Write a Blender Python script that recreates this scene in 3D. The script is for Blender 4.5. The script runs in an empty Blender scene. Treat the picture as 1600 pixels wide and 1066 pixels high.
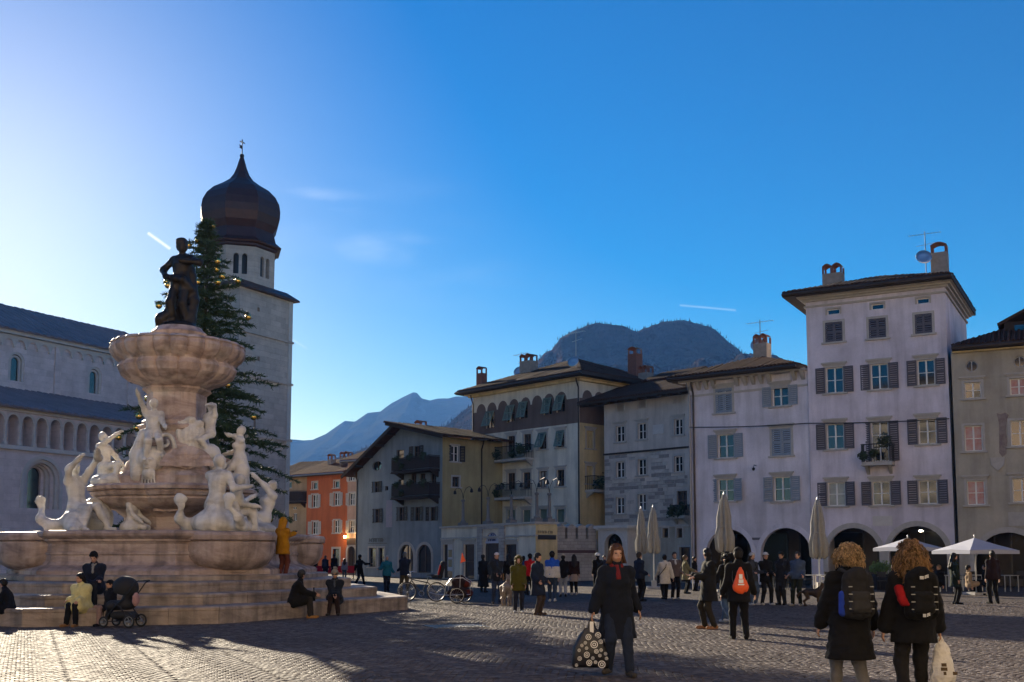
import bpy, bmesh, math, random
import numpy as np
from mathutils import Vector, Matrix
from mathutils.geometry import tessellate_polygon

# ---------------------------------------------------------------- camera, sky, sun, exposure
SC = bpy.context.scene
COL = SC.collection
R = math.radians
FPX, TILT, CAMH = 1700.0, R(5.7), 1.55          # focal length in px of a 1600 px wide frame
PPX, PPY = 800.0, 702.0                          # principal point (lens shifted up)
cam_d = bpy.data.cameras.new('camera')
cam = bpy.data.objects.new('camera', cam_d); COL.objects.link(cam)
cam.location = (0, 0, CAMH); cam.rotation_euler = (R(90) + TILT, 0, 0)
cam_d.sensor_width = 36.0; cam_d.lens = FPX / 1600 * 36.0
cam_d.shift_y = (PPY - 533.0) / 1600.0
cam_d.clip_start = 0.1; cam_d.clip_end = 40000
SC.camera = cam

SUN_AZ, SUN_EL = R(-27.5), R(18.5)               # azimuth from +Y, towards +X positive
sun_vec = Vector((math.sin(SUN_AZ) * math.cos(SUN_EL), math.cos(SUN_AZ) * math.cos(SUN_EL), math.sin(SUN_EL)))
sun_d = bpy.data.lights.new('sun', 'SUN'); sun_d.energy = 5.0; sun_d.angle = R(0.55); sun_d.color = (1.0, 0.92, 0.83)
sun = bpy.data.objects.new('sun', sun_d); COL.objects.link(sun)
sun.rotation_euler = sun_vec.to_track_quat('Z', 'Y').to_euler(); sun.location = (-40, 60, 60)

world = bpy.data.worlds.new('World'); SC.world = world; world.use_nodes = True
def build_sky():
    nt = world.node_tree; N = nt.nodes; L = nt.links; N.clear()
    out = N.new('ShaderNodeOutputWorld'); bg = N.new('ShaderNodeBackground'); bg.inputs['Strength'].default_value = 0.052
    sky = N.new('ShaderNodeTexSky'); sky.sky_type = 'NISHITA'; sky.sun_disc = False
    sky.sun_elevation = SUN_EL; sky.sun_rotation = SUN_AZ
    sky.altitude = 1200; sky.air_density = 1.0; sky.dust_density = 0.5; sky.ozone_density = 2.5
    hs = N.new('ShaderNodeHueSaturation'); hs.inputs['Hue'].default_value = 0.51; hs.inputs['Saturation'].default_value = 1.62; L.new(sky.outputs[0], hs.inputs['Color'])
    tc = N.new('ShaderNodeTexCoord'); sep = N.new('ShaderNodeSeparateXYZ'); L.new(tc.outputs['Generated'], sep.inputs[0])
    def m(op, a, b=None, clamp=False):
        n = N.new('ShaderNodeMath'); n.operation = op; n.use_clamp = clamp
        for i, v in enumerate((a, b)):
            if v is None: continue
            if isinstance(v, (int, float)): n.inputs[i].default_value = v
            else: L.new(v, n.inputs[i])
        return n.outputs[0]
    tx = m('DIVIDE', sep.outputs[0], m('MAXIMUM', sep.outputs[1], 0.001))       # tangent-plane direction, real sky positions
    tz = m('DIVIDE', sep.outputs[2], m('MAXIMUM', sep.outputs[1], 0.001))
    noi = N.new('ShaderNodeTexNoise'); noi.inputs['Scale'].default_value = 9.0; noi.inputs['Detail'].default_value = 8.0
    mp = N.new('ShaderNodeMapping'); mp.inputs['Scale'].default_value = (1.0, 1.0, 4.0); mp.inputs['Rotation'].default_value = (0, R(6), 0)
    L.new(tc.outputs['Generated'], mp.inputs[0]); L.new(mp.outputs[0], noi.inputs[0])
    ridg = m('MULTIPLY', m('SUBTRACT', noi.outputs['Fac'], 0.42), 3.2, True)
    def wisp(cx, cz, rx, rz, k):
        a = m('DIVIDE', m('SUBTRACT', tx, cx), rx); b = m('DIVIDE', m('SUBTRACT', tz, cz), rz)
        d = m('SUBTRACT', 1.0, m('ADD', m('MULTIPLY', a, a), m('MULTIPLY', b, b)), True)
        return m('MULTIPLY', m('MULTIPLY', d, ridg), k)
    def trail(ax, az, bx, bz, wd, k):                                     # a contrail: straight streak between two directions
        dx, dz = bx - ax, bz - az; ln = math.hypot(dx, dz); dx /= ln; dz /= ln
        u = m('ADD', m('MULTIPLY', m('SUBTRACT', tx, ax), dx), m('MULTIPLY', m('SUBTRACT', tz, az), dz))
        v = m('ABSOLUTE', m('ADD', m('MULTIPLY', m('SUBTRACT', tx, ax), -dz), m('MULTIPLY', m('SUBTRACT', tz, az), dx)))
        inn = m('MULTIPLY', m('GREATER_THAN', u, 0.0), m('LESS_THAN', u, ln))
        return m('MULTIPLY', m('MULTIPLY', m('SUBTRACT', 1.0, m('DIVIDE', v, wd), True), inn), k)
    def TD(px, py):
        d = cam_ray(px, py); return d.x / d.y, d.z / d.y
    fac = None
    for w_ in (wisp(*TD(490, 316), 0.055, 0.016, 0.42), wisp(*TD(600, 385), 0.05, 0.022, 0.28), wisp(*TD(700, 440), 0.12, 0.03, 0.10),
               wisp(*TD(560, 345), 0.14, 0.06, 0.08),
               trail(*TD(231, 364), *TD(266, 389), 0.0022, 0.8), trail(*TD(1062, 477), *TD(1150, 485), 0.0014, 0.32),
               trail(*TD(440, 520), *TD(480, 545), 0.0016, 0.18)):
        fac = w_ if fac is None else m('ADD', fac, w_, True)
    mix = N.new('ShaderNodeMix'); mix.data_type = 'RGBA'; L.new(fac, mix.inputs[0]); L.new(hs.outputs[0], mix.inputs[6])
    sc_ = N.new('ShaderNodeVectorMath'); sc_.operation = 'MULTIPLY_ADD'; L.new(hs.outputs[0], sc_.inputs[0])
    sc_.inputs[1].default_value = (1.1, 0.9, 0.8); sc_.inputs[2].default_value = (5.0, 5.0, 5.0); L.new(sc_.outputs[0], mix.inputs[7])
    L.new(mix.outputs[2], bg.inputs[0]); L.new(bg.outputs[0], out.inputs[0])
def cam_ray(px, py):
    a = (px - PPX) / FPX; b = (PPY - py) / FPX; c, s = math.cos(TILT), math.sin(TILT)
    return Vector((a, c - b * s, s + b * c))
build_sky()
SC.view_settings.view_transform = 'Standard'; SC.view_settings.look = 'None'
SC.view_settings.exposure = 1.35; SC.view_settings.gamma = 1.0; SC.view_settings.use_curve_mapping = False
SC.render.engine = 'CYCLES'
SC.cycles.use_denoising = True; SC.cycles.max_bounces = 6; SC.cycles.diffuse_bounces = 3; SC.cycles.glossy_bounces = 3
SC.cycles.transmission_bounces = 4; SC.cycles.transparent_max_bounces = 6; SC.cycles.volume_bounces = 0
SC.cycles.sample_clamp_indirect = 6.0; SC.cycles.use_adaptive_sampling = True

# ---------------------------------------------------------------- placing helpers
CT, ST = math.cos(TILT), math.sin(TILT)
def W(px, py, Y):                                # the point at depth Y seen at that pixel
    d = cam_ray(px, py); s = Y / d.y
    return Vector((d.x * s, Y, CAMH + d.z * s))
def GX(px, Y, z=0.0):                            # x of a point at depth Y and height z
    return (px - PPX) / FPX * (Y * CT + (z - CAMH) * ST)
def GY(py, z=0.0):                               # depth of a ground point seen at row py
    d = cam_ray(PPX, py); return (z - CAMH) / d.z * d.y
rnd = random.Random(7)

# ---------------------------------------------------------------- materials
MATS = {}
def mat(name, color=(0.5, 0.5, 0.5), rough=0.8, metal=0.0, spec=0.5, noise=None, bump=None, emit=None, coat=0.0, ior=None, sheen=0.0):
    """noise = (scale, amount[, second colour]); bump = (scale, strength, distance)"""
    if name in MATS: return MATS[name]
    m = bpy.data.materials.new(name); m.use_nodes = True; MATS[name] = m
    nt = m.node_tree; N = nt.nodes; L = nt.links; b = N['Principled BSDF']
    b.inputs['Base Color'].default_value = (*color, 1); b.inputs['Roughness'].default_value = rough
    b.inputs['Metallic'].default_value = metal; b.inputs['Specular IOR Level'].default_value = spec
    b.inputs['Coat Weight'].default_value = coat; b.inputs['Sheen Weight'].default_value = sheen
    if ior: b.inputs['IOR'].default_value = ior
    if emit:
        b.inputs['Emission Color'].default_value = (*emit[0], 1); b.inputs['Emission Strength'].default_value = emit[1]
    tc = N.new('ShaderNodeTexCoord')
    if noise:
        n = N.new('ShaderNodeTexNoise'); n.inputs['Scale'].default_value = noise[0]; n.inputs['Detail'].default_value = 6; n.inputs['Roughness'].default_value = 0.65
        L.new(tc.outputs['Object'], n.inputs['Vector'])
        rp = N.new('ShaderNodeValToRGB'); rp.color_ramp.elements[0].position = 0.28; rp.color_ramp.elements[1].position = 0.72
        c2 = noise[2] if len(noise) > 2 else tuple(max(0, c * (1 - noise[1])) for c in color)
        rp.color_ramp.elements[0].color = (*c2, 1); rp.color_ramp.elements[1].color = (*color, 1)
        L.new(n.outputs['Fac'], rp.inputs[0]); L.new(rp.outputs[0], b.inputs['Base Color'])
    if bump:
        n2 = N.new('ShaderNodeTexNoise'); n2.inputs['Scale'].default_value = bump[0]; n2.inputs['Detail'].default_value = 5
        L.new(tc.outputs['Object'], n2.inputs['Vector'])
        bp = N.new('ShaderNodeBump'); bp.inputs['Strength'].default_value = bump[1]; bp.inputs['Distance'].default_value = bump[2]
        L.new(n2.outputs['Fac'], bp.inputs['Height']); L.new(bp.outputs[0], b.inputs['Normal'])
    return m
def plaster(name, color, stain=0.32, streak=0.26):
    """limewashed render: broad patches, fine mottling, rain streaks running down"""
    if name in MATS: return MATS[name]
    m = mat(name, color, 0.93, spec=0.2); nt = m.node_tree; N = nt.nodes; L = nt.links; b = N['Principled BSDF']
    tc = next(n for n in N if n.type == 'TEX_COORD')
    def noise(scale, sc=(1, 1, 1), det=5):
        n = N.new('ShaderNodeTexNoise'); n.inputs['Scale'].default_value = scale; n.inputs['Detail'].default_value = det; n.inputs['Roughness'].default_value = 0.6
        mp = N.new('ShaderNodeMapping'); mp.inputs['Scale'].default_value = sc; L.new(tc.outputs['Object'], mp.inputs[0]); L.new(mp.outputs[0], n.inputs[0]); return n.outputs['Fac']
    def ramp(src, a, b_, lo):
        r = N.new('ShaderNodeMapRange'); r.inputs['From Min'].default_value = a; r.inputs['From Max'].default_value = b_; r.inputs['To Min'].default_value = lo; r.inputs['To Max'].default_value = 1.0
        L.new(src, r.inputs[0]); return r.outputs[0]
    f1 = ramp(noise(0.35), 0.3, 0.62, 1 - stain); f2 = ramp(noise(1.6, (1, 1, 0.12)), 0.3, 0.55, 1 - streak); f3 = ramp(noise(9.0), 0.3, 0.7, 0.93)
    m1 = N.new('ShaderNodeMath'); m1.operation = 'MULTIPLY'; L.new(f1, m1.inputs[0]); L.new(f2, m1.inputs[1])
    m2 = N.new('ShaderNodeMath'); m2.operation = 'MULTIPLY'; L.new(m1.outputs[0], m2.inputs[0]); L.new(f3, m2.inputs[1])
    vm = N.new('ShaderNodeVectorMath'); vm.operation = 'SCALE'; vm.inputs[0].default_value = color; L.new(m2.outputs[0], vm.inputs['Scale'])
    L.new(vm.outputs[0], b.inputs['Base Color'])
    bp = N.new('ShaderNodeBump'); bp.inputs['Strength'].default_value = 0.35; bp.inputs['Distance'].default_value = 0.02
    L.new(noise(5.0, (1, 1, 1), 8), bp.inputs['Height']); L.new(bp.outputs[0], b.inputs['Normal'])
    return m
def masonry(name, color, bw=0.7, bh=0.35, dark=0.75, mortar=0.6, plane='xz'):
    """coursed stone: blocks of uneven tone with recessed joints"""
    if name in MATS: return MATS[name]
    m = mat(name, color, 0.9, spec=0.25); nt = m.node_tree; N = nt.nodes; L = nt.links; b = N['Principled BSDF']
    tc = next(n for n in N if n.type == 'TEX_COORD')
    sep = N.new('ShaderNodeSeparateXYZ'); cmb = N.new('ShaderNodeCombineXYZ'); L.new(tc.outputs['Object'], sep.inputs[0])
    ad = N.new('ShaderNodeMath'); ad.operation = 'ADD'; L.new(sep.outputs[0], ad.inputs[0]); L.new(sep.outputs[1], ad.inputs[1])
    L.new(ad.outputs[0], cmb.inputs[0]); L.new(sep.outputs[2], cmb.inputs[1])
    br = N.new('ShaderNodeTexBrick'); br.inputs['Scale'].default_value = 1.0; br.inputs['Brick Width'].default_value = bw; br.inputs['Row Height'].default_value = bh
    br.inputs['Mortar Size'].default_value = 0.012; br.inputs['Color1'].default_value = (*color, 1); br.inputs['Color2'].default_value = (*[c * dark for c in color], 1)
    br.inputs['Mortar'].default_value = (*[c * mortar for c in color], 1); L.new(cmb.outputs[0], br.inputs[0])
    n = N.new('ShaderNodeTexNoise'); n.inputs['Scale'].default_value = 0.8; n.inputs['Detail'].default_value = 8; n.inputs['Roughness'].default_value = 0.7; L.new(tc.outputs['Object'], n.inputs[0])
    mr = N.new('ShaderNodeMapRange'); mr.inputs['From Min'].default_value = 0.3; mr.inputs['From Max'].default_value = 0.7; mr.inputs['To Min'].default_value = 0.72; mr.inputs['To Max'].default_value = 1.08; L.new(n.outputs['Fac'], mr.inputs[0])
    vm = N.new('ShaderNodeVectorMath'); vm.operation = 'SCALE'; L.new(br.outputs['Color'], vm.inputs[0]); L.new(mr.outputs[0], vm.inputs['Scale']); L.new(vm.outputs[0], b.inputs['Base Color'])
    bp = N.new('ShaderNodeBump'); bp.inputs['Strength'].default_value = 0.5; bp.inputs['Distance'].default_value = 0.03; bp.invert = True
    L.new(br.outputs['Fac'], bp.inputs['Height']); bp2 = N.new('ShaderNodeBump'); bp2.inputs['Strength'].default_value = 0.4; bp2.inputs['Distance'].default_value = 0.03
    n3 = N.new('ShaderNodeTexNoise'); n3.inputs['Scale'].default_value = 7; n3.inputs['Detail'].default_value = 6; L.new(tc.outputs['Object'], n3.inputs[0])
    L.new(n3.outputs['Fac'], bp2.inputs['Height']); L.new(bp.outputs[0], bp2.inputs['Normal']); L.new(bp2.outputs[0], b.inputs['Normal'])
    return m

# ---------------------------------------------------------------- mesh builder
class MB:
    def __init__(s): s.v = []; s.f = []
    def add(s, vs, fs):
        o = len(s.v); s.v += [tuple(p) for p in vs]; s.f += [tuple(i + o for i in f) for f in fs]; return s
    def box(s, x0, x1, y0, y1, z0, z1):
        return s.add([(x0, y0, z0), (x1, y0, z0), (x1, y1, z0), (x0, y1, z0), (x0, y0, z1), (x1, y0, z1), (x1, y1, z1), (x0, y1, z1)],
                     [(0, 3, 2, 1), (4, 5, 6, 7), (0, 1, 5, 4), (1, 2, 6, 5), (2, 3, 7, 6), (3, 0, 4, 7)])
    def bar(s, a, b, w, h=None, up=(0, 0, 1)):                       # square bar between two points
        a, b = Vector(a), Vector(b); h = h or w; d = (b - a).normalized(); up = Vector(up)
        x = d.cross(up); x = x.normalized() if x.length > 1e-4 else Vector((1, 0, 0)); y = x.cross(d)
        q = [(-w / 2, -h / 2), (w / 2, -h / 2), (w / 2, h / 2), (-w / 2, h / 2)]
        return s.add([p + x * i + y * j for p in (a, b) for i, j in q], [(0, 1, 2, 3)[::-1], (4, 5, 6, 7), (0, 1, 5, 4), (1, 2, 6, 5), (2, 3, 7, 6), (3, 0, 4, 7)])
    def tube(s, pts, rad, n=8, cap=True):
        pts = [Vector(p) for p in pts]; rad = rad if isinstance(rad, (list, tuple)) else [rad] * len(pts)
        rings = []; ref = None
        for i, p in enumerate(pts):
            d = (pts[min(i + 1, len(pts) - 1)] - pts[max(i - 1, 0)]).normalized()
            if ref is None: ref = d.orthogonal().normalized()
            x = (ref - d * ref.dot(d)); x = x.normalized() if x.length > 1e-5 else d.orthogonal().normalized(); ref = x; y = d.cross(x)
            rings.append([p + (x * math.cos(2 * math.pi * k / n) + y * math.sin(2 * math.pi * k / n)) * rad[i] for k in range(n)])
        fs = [(i * n + k, i * n + (k + 1) % n, (i + 1) * n + (k + 1) % n, (i + 1) * n + k) for i in range(len(pts) - 1) for k in range(n)]
        if cap: fs += [tuple(range(n))[::-1], tuple((len(pts) - 1) * n + k for k in range(n))]
        return s.add([q for r in rings for q in r], fs)
    def lathe(s, prof, n=32, c=(0, 0), mod=None, cap=True):           # prof: (radius, z); mod(angle, i) -> factor
        vs = []; c = Vector((c[0], c[1], 0))
        for i, (r, z) in enumerate(prof):
            for k in range(n):
                a = 2 * math.pi * k / n; q = r * (mod(a, i) if mod else 1); vs.append((c.x + q * math.cos(a), c.y + q * math.sin(a), z))
        fs = [(i * n + k, i * n + (k + 1) % n, (i + 1) * n + (k + 1) % n, (i + 1) * n + k) for i in range(len(prof) - 1) for k in range(n)]
        if cap: fs += [tuple(range(n))[::-1], tuple((len(prof) - 1) * n + k for k in range(n))]
        return s.add(vs, fs)
    def prism(s, poly, z0, z1):
        n = len(poly)
        return s.add([(x, y, z0) for x, y in poly] + [(x, y, z1) for x, y in poly], [tuple(range(n))[::-1], tuple(range(n, 2 * n))] + [(i, (i + 1) % n, n + (i + 1) % n, n + i) for i in range(n)])
    def ball(s, c, r, n=10, sc=(1, 1, 1)):
        prof = [(max(1e-4, math.sin(math.pi * i / n)) * r, -math.cos(math.pi * i / n) * r) for i in range(n + 1)]
        m = MB().lathe(prof, n); return s.add([(c[0] + p[0] * sc[0], c[1] + p[1] * sc[1], c[2] + p[2] * sc[2]) for p in m.v], m.f)
    def xf(s, mtx):
        s.v = [tuple(mtx @ Vector(p)) for p in s.v]; return s
    def mesh(s, name, m=None, smooth=False):
        me = bpy.data.meshes.new(name); me.from_pydata(s.v, [], s.f); me.update()
        if m: me.materials.append(m if not isinstance(m, str) else MATS[m])
        if smooth: me.shade_smooth()
        return me
    def build(s, name, m=None, parent=None, loc=(0, 0, 0), rot=(0, 0, 0), smooth=False):
        return link(name, s.mesh(name, m, smooth), parent, loc, rot)
def link(name, me, parent=None, loc=(0, 0, 0), rot=(0, 0, 0)):
    o = bpy.data.objects.new(name, me); COL.objects.link(o); o.parent = parent; o.location = loc; o.rotation_euler = rot; return o
def tag(o, label, cat, group=None):
    o['label'] = label; o['category'] = cat
    if group: o['group'] = group
    return o
def thing(name, label, cat, loc=(0, 0, 0), rz=0.0, group=None):
    o = link(name, None, None, loc, (0, 0, rz)); o.empty_display_size = 0.3; return tag(o, label, cat, group)
def struct(o): o['kind'] = 'structure'; return o
def dup(o, parent=None):
    c = o.copy(); COL.objects.link(c); c.parent = parent
    for ch in o.children: dup(ch, c)
    return c
CACHE = {}
def cached(key, fn):
    if key not in CACHE: CACHE[key] = fn()
    return CACHE[key]
def auto_smooth(me, ang=40):
    me.shade_smooth(); me.set_sharp_from_angle(angle=R(ang)); return me
# ---------------------------------------------------------------- house kit
mat('stone_trim', (0.50, 0.47, 0.43), 0.85, noise=(3, 0.25), bump=(12, 0.3, 0.02))
mat('white_frame', (0.80, 0.79, 0.76), 0.55)
mat('brown_frame', (0.10, 0.065, 0.045), 0.6)
mat('glass_dark', (0.010, 0.013, 0.018), 0.05, spec=0.5, ior=1.9)
mat('glass_curtain', (0.42, 0.41, 0.37), 0.35, coat=0.6, noise=(3, 0.4))
mat('glass_red', (0.40, 0.035, 0.04), 0.3, coat=0.15, noise=(1.6, 0, (0.42, 0.36, 0.37)))  # reflection of a red poster, painted into the pane colour
mat('shutter_grey', (0.105, 0.10, 0.125), 0.6, noise=(5, 0.2))
mat('shutter_blue', (0.30, 0.35, 0.41), 0.65, noise=(5, 0.25))
mat('shutter_dark', (0.025, 0.022, 0.022), 0.6)
mat('shutter_green', (0.15, 0.21, 0.17), 0.6, noise=(5, 0.2))
mat('shutter_pale', (0.47, 0.46, 0.43), 0.65, noise=(5, 0.2))
mat('iron', (0.02, 0.02, 0.022), 0.5, metal=0.4)
mat('pipe_brown', (0.05, 0.036, 0.03), 0.45, metal=0.3)
mat('pipe_grey', (0.24, 0.25, 0.27), 0.4, metal=0.6)
mat('timber_dark', (0.035, 0.024, 0.019), 0.8, noise=(6, 0.4))
mat('tile_brown', (0.085, 0.050, 0.038), 1.0, spec=0.08, noise=(2.5, 0.5), bump=(9, 0.5, 0.03))
mat('tile_red', (0.14, 0.070, 0.05), 1.0, spec=0.08, noise=(2.5, 0.5), bump=(9, 0.5, 0.03))
mat('brick', (0.24, 0.10, 0.07), 0.9, noise=(8, 0.4))
mat('chimney_plaster', (0.33, 0.29, 0.25), 0.92, noise=(3, 0.35))
mat('shop_glass', (0.012, 0.012, 0.013), 0.2, spec=0.15)
mat('shop_dark', (0.03, 0.03, 0.033), 0.35)
mat('leaf_green', (0.035, 0.06, 0.022), 0.7, noise=(8, 0.5))
mat('marble_white', (0.62, 0.60, 0.57), 0.6, noise=(2, 0.2), bump=(15, 0.2, 0.02))
mat('metal_light', (0.55, 0.56, 0.58), 0.35, metal=0.8)

def outline(o):
    u, z, w, h = o['u'], o['z'], o['w'], o['h']
    a = o.get('arch')
    if not a: return [(u - w / 2, z), (u + w / 2, z), (u + w / 2, z + h), (u - w / 2, z + h)]
    if a == 'full':
        return [(u + w / 2 * math.cos(t), z + h / 2 + h / 2 * math.sin(t)) for t in [2 * math.pi * i / 20 for i in range(20)]]
    r = w / 2; rise = r if a == 'round' else r * a
    return [(u - r, z), (u + r, z)] + [(u + r * math.cos(math.pi * i / 14), z + h - rise + rise * math.sin(math.pi * i / 14)) for i in range(15)]
def wall_poly(mb, poly, holes, depth=0.28, fr=None):
    fr = fr or (lambda u, y, z: (u, y, z))
    loops = [[Vector((u, z, 0)) for u, z in poly]] + [[Vector((u, z, 0)) for u, z in h] for h in holes]
    flat = [p for l in loops for p in l]
    tris = tessellate_polygon(loops)
    fs = []
    for t in tris:
        a, b, c = (flat[i] for i in t)
        fs.append(tuple(t) if (b - a).cross(c - a).z > 0 else tuple(t)[::-1])
    mb.add([fr(p.x, 0, p.y) for p in flat], fs)
    for h in holes:
        n = len(h)
        mb.add([fr(u, 0, z) for u, z in h] + [fr(u, depth, z) for u, z in h], [(i, n + i, n + (i + 1) % n, (i + 1) % n) for i in range(n)])

class House:
    def __init__(s, name, label, L, Rr, depth=9.0, cat='house'):
        s.L, s.R = Vector((L[0], L[1], 0)), Vector((Rr[0], Rr[1], 0)); e = (s.R - s.L); s.w = e.length; s.d = depth
        s.rz = math.atan2(e.y, e.x); s.root = thing(name, label, cat, s.L, s.rz)
        s.m = Matrix.Translation(s.L) @ Matrix.Rotation(s.rz, 4, 'Z')
        s.faces = {'front': Matrix(), 'right': Matrix.Translation((s.w, 0, 0)) @ Matrix.Rotation(R(90), 4, 'Z'), 'left': Matrix.Translation((0, s.d, 0)) @ Matrix.Rotation(R(-90), 4, 'Z')}
        s.open = {'front': [], 'right': [], 'left': []}
    def uv(s, px, py, face='front', off=0.0):
        inv = (s.m @ s.faces[face]).inverted(); o = inv @ Vector((0, 0, CAMH)); d = inv.to_3x3() @ cam_ray(px, py)
        t = (off - o.y) / d.y; p = o + d * t; return p.x, p.z
    def fr(s, face):
        fm = s.faces[face]; return lambda u, y, z: tuple(fm @ Vector((u, y, z)))
    def put(s, name, mb_or_me, m, face='front', u=0, z=0, y=0.0, parent=None):
        me = mb_or_me if not isinstance(mb_or_me, MB) else mb_or_me.mesh(name, m)
        o = bpy.data.objects.new(name, me); COL.objects.link(o)
        if parent is None:
            o.parent = s.root; fm = s.faces[face] @ Matrix.Translation((u, y, z)); o.location = fm.to_translation(); o.rotation_euler = fm.to_euler()
        else: o.parent = parent; o.location = (u, y, z)
        return o
    def walls(s, m, H, tops=None, reveal=0.28):
        """front, right, left walls with their openings and a back; tops: face -> polygon"""
        mb = MB(); W_ = {'front': s.w, 'right': s.d, 'left': s.d}
        for f in ('front', 'right', 'left'):
            poly = (tops or {}).get(f) or [(0, 0), (W_[f], 0), (W_[f], H), (0, H)]
            wall_poly(mb, poly, [outline(o) for o in s.open[f]], reveal, s.fr(f))
        mb.add([(0, s.d, 0), (s.w, s.d, 0), (s.w, s.d, H), (0, s.d, H)], [(0, 3, 2, 1)])
        return mb.build('wall', m, s.root)
    def window(s, u, z, w, h, pane='glass_dark', shut=None, smat='shutter_grey', trim='stone_trim', frame='white_frame', grid=(2, 2), face='front', arch=None, cap=True, sill=True, name='window', sw=None, tw=0.13):
        w, h = round(w, 2), round(h, 2); s.open[face].append(dict(u=u, z=z, w=w, h=h, arch=arch))
        def mk_frame():
            b = MB(); t = 0.055; y0, y1 = 0.13, 0.19
            if arch:
                ol = outline(dict(u=0, z=0, w=w, h=h, arch=arch)); c = (0, h * .5)
                inn = [(a + (c[0] - a) * t * 2 / w, q + (c[1] - q) * t * 2 / w) for a, q in ol]; n = len(ol)
                b.add([(a, y0, q) for a, q in ol] + [(a, y0, q) for a, q in inn], [(i, (i + 1) % n, n + (i + 1) % n, n + i) for i in range(n)])
                b.box(-t / 2, t / 2, y0 - .01, y1, 0, h)
            else:
                b.box(-w / 2, -w / 2 + t, y0, y1, 0, h); b.box(w / 2 - t, w / 2, y0, y1, 0, h); b.box(-w / 2 + t, w / 2 - t, y0, y1, 0, t); b.box(-w / 2 + t, w / 2 - t, y0, y1, h - t, h)
                for i in range(1, grid[0]): x = -w / 2 + w * i / grid[0]; b.box(x - .04, x + .04, y0 - .012, y1, t, h - t)
                for j in range(1, grid[1]): zz = h * j / grid[1]; b.box(-w / 2 + t, w / 2 - t, y0 + .01, y1, zz - .018, zz + .018)
            return b.mesh('window', MATS[frame])
        win = s.put(name, cached(('wf', w, h, grid, frame, arch), mk_frame), None, face, u, z)
        def mk_pane():
            ol = outline(dict(u=0, z=0, w=w - .02, h=h - .02, arch=arch)); ol = [(a, q + .01) for a, q in ol]
            return MB().add([(a, 0, q) for a, q in ol], [tuple(range(len(ol)))]).mesh('pane', MATS[pane])
        s.put('pane', cached(('wp', w, h, pane, arch), mk_pane), None, parent=win, y=0.175)
        if trim:
            def mk_trim():
                b = MB(); p = 0.035
                if arch:
                    ol = outline(dict(u=0, z=0, w=w, h=h, arch=arch)); c = (0, h * .5); k = 1 + 2 * tw / w
                    ou = [(a * k, max(0, c[1] + (q - c[1]) * (1 + 2 * tw / h))) for a, q in ol]; n = len(ol)
                    b.add([(a, -p, q) for a, q in ol] + [(a, -p, q) for a, q in ou] + [(a, .02, q) for a, q in ol] + [(a, .02, q) for a, q in ou],
                          [(i, n + i, n + (i + 1) % n, (i + 1) % n) for i in range(n)] + [(n + i, 3 * n + i, 3 * n + (i + 1) % n, n + (i + 1) % n) for i in range(n)] + [(i, (i + 1) % n, 2 * n + (i + 1) % n, 2 * n + i) for i in range(n)])
                else:
                    b.box(-w / 2 - tw, -w / 2, -p, .02, 0, h); b.box(w / 2, w / 2 + tw, -p, .02, 0, h); b.box(-w / 2 - tw, w / 2 + tw, -p, .02, h, h + tw)
                return b.mesh('surround', MATS[trim])
            s.put('surround', cached(('wt', w, h, trim, arch, tw), mk_trim), None, parent=win)
            if cap and not arch:
                s.put('lintel', cached(('wl', w, trim), lambda: MB().box(-w / 2 - .24, w / 2 + .24, -.13, .02, tw + .07, tw + .16).box(-w / 2 - .18, w / 2 + .18, -.08, .02, tw + .0, tw + .07).mesh('lintel', MATS[trim])), None, parent=win, z=h)
            if sill:
                s.put('sill', cached(('ws', w, trim), lambda: MB().box(-w / 2 - .22, w / 2 + .22, -.12, .1, -.1, 0).mesh('sill', MATS[trim])), None, parent=win)
        if shut:
            swd = sw or w / 2 + .06
            def mk_sh():
                b = MB(); t = .07
                b.box(0, t, 0, .04, 0, h); b.box(swd - t, swd, 0, .04, 0, h); b.box(t, swd - t, 0, .04, 0, t); b.box(t, swd - t, 0, .04, h - t, h); b.box(t, swd - t, 0, .04, h * .5 - .04, h * .5 + .04)
                n = max(4, int(h / .13))
                for i in range(n):
                    zz = t + (h - 2 * t) * (i + .5) / n; b.add([(t, .008, zz - .05), (swd - t, .008, zz - .05), (swd - t, .034, zz + .045), (t, .034, zz + .045)], [(0, 1, 2, 3)])
                return b.mesh('shutter', MATS[smat])
            me = cached(('sh', swd, h, smat), mk_sh)
            if shut == 'open':
                a = s.put('shutter', me, None, parent=win, u=-w / 2 - .04, y=-.05); a.rotation_euler.z = R(180 - rnd.choice((0, 0, 4, 9, 18)))
                a = s.put('shutter', me, None, parent=win, u=w / 2 + .04, y=-.09); a.rotation_euler.z = -R(rnd.choice((0, 2, 6, 14)))
            elif shut == 'closed':
                me = cached(('shc', w, h, smat), lambda: me_scaled(me, (w / 2 - .005) / swd))
                s.put('shutter', me, None, parent=win, u=-w / 2 + .002, y=-.02); s.put('shutter', me, None, parent=win, u=.003, y=-.02)
            elif shut == 'awning':                                       # single leaf hinged at the top, pushed out
                me = cached(('sha', w, h, smat), lambda: me_scaled(me, w / swd))
                a = s.put('shutter', me, None, parent=win, u=-w / 2, y=-.06, z=h); a.rotation_euler.x = R(180 - rnd.choice((14, 20, 24))); a.rotation_euler.x = R(rnd.choice((-16, -20, -24))); a.location.z = 0.02 + h * (1 - math.cos(a.rotation_euler.x)); a.location.y = -.06 - h * math.sin(-a.rotation_euler.x)
        return win
    def win_px(s, px, py, pw, ph, face='front', **k):
        u, z = s.uv(px, py, face); u1, _ = s.uv(px + pw / 2, py, face); u0, _ = s.uv(px - pw / 2, py, face); _, za = s.uv(px, py - ph / 2, face); _, zb = s.uv(px, py + ph / 2, face)
        return s.window(u, zb, u1 - u0, za - zb, face=face, **k)
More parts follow.
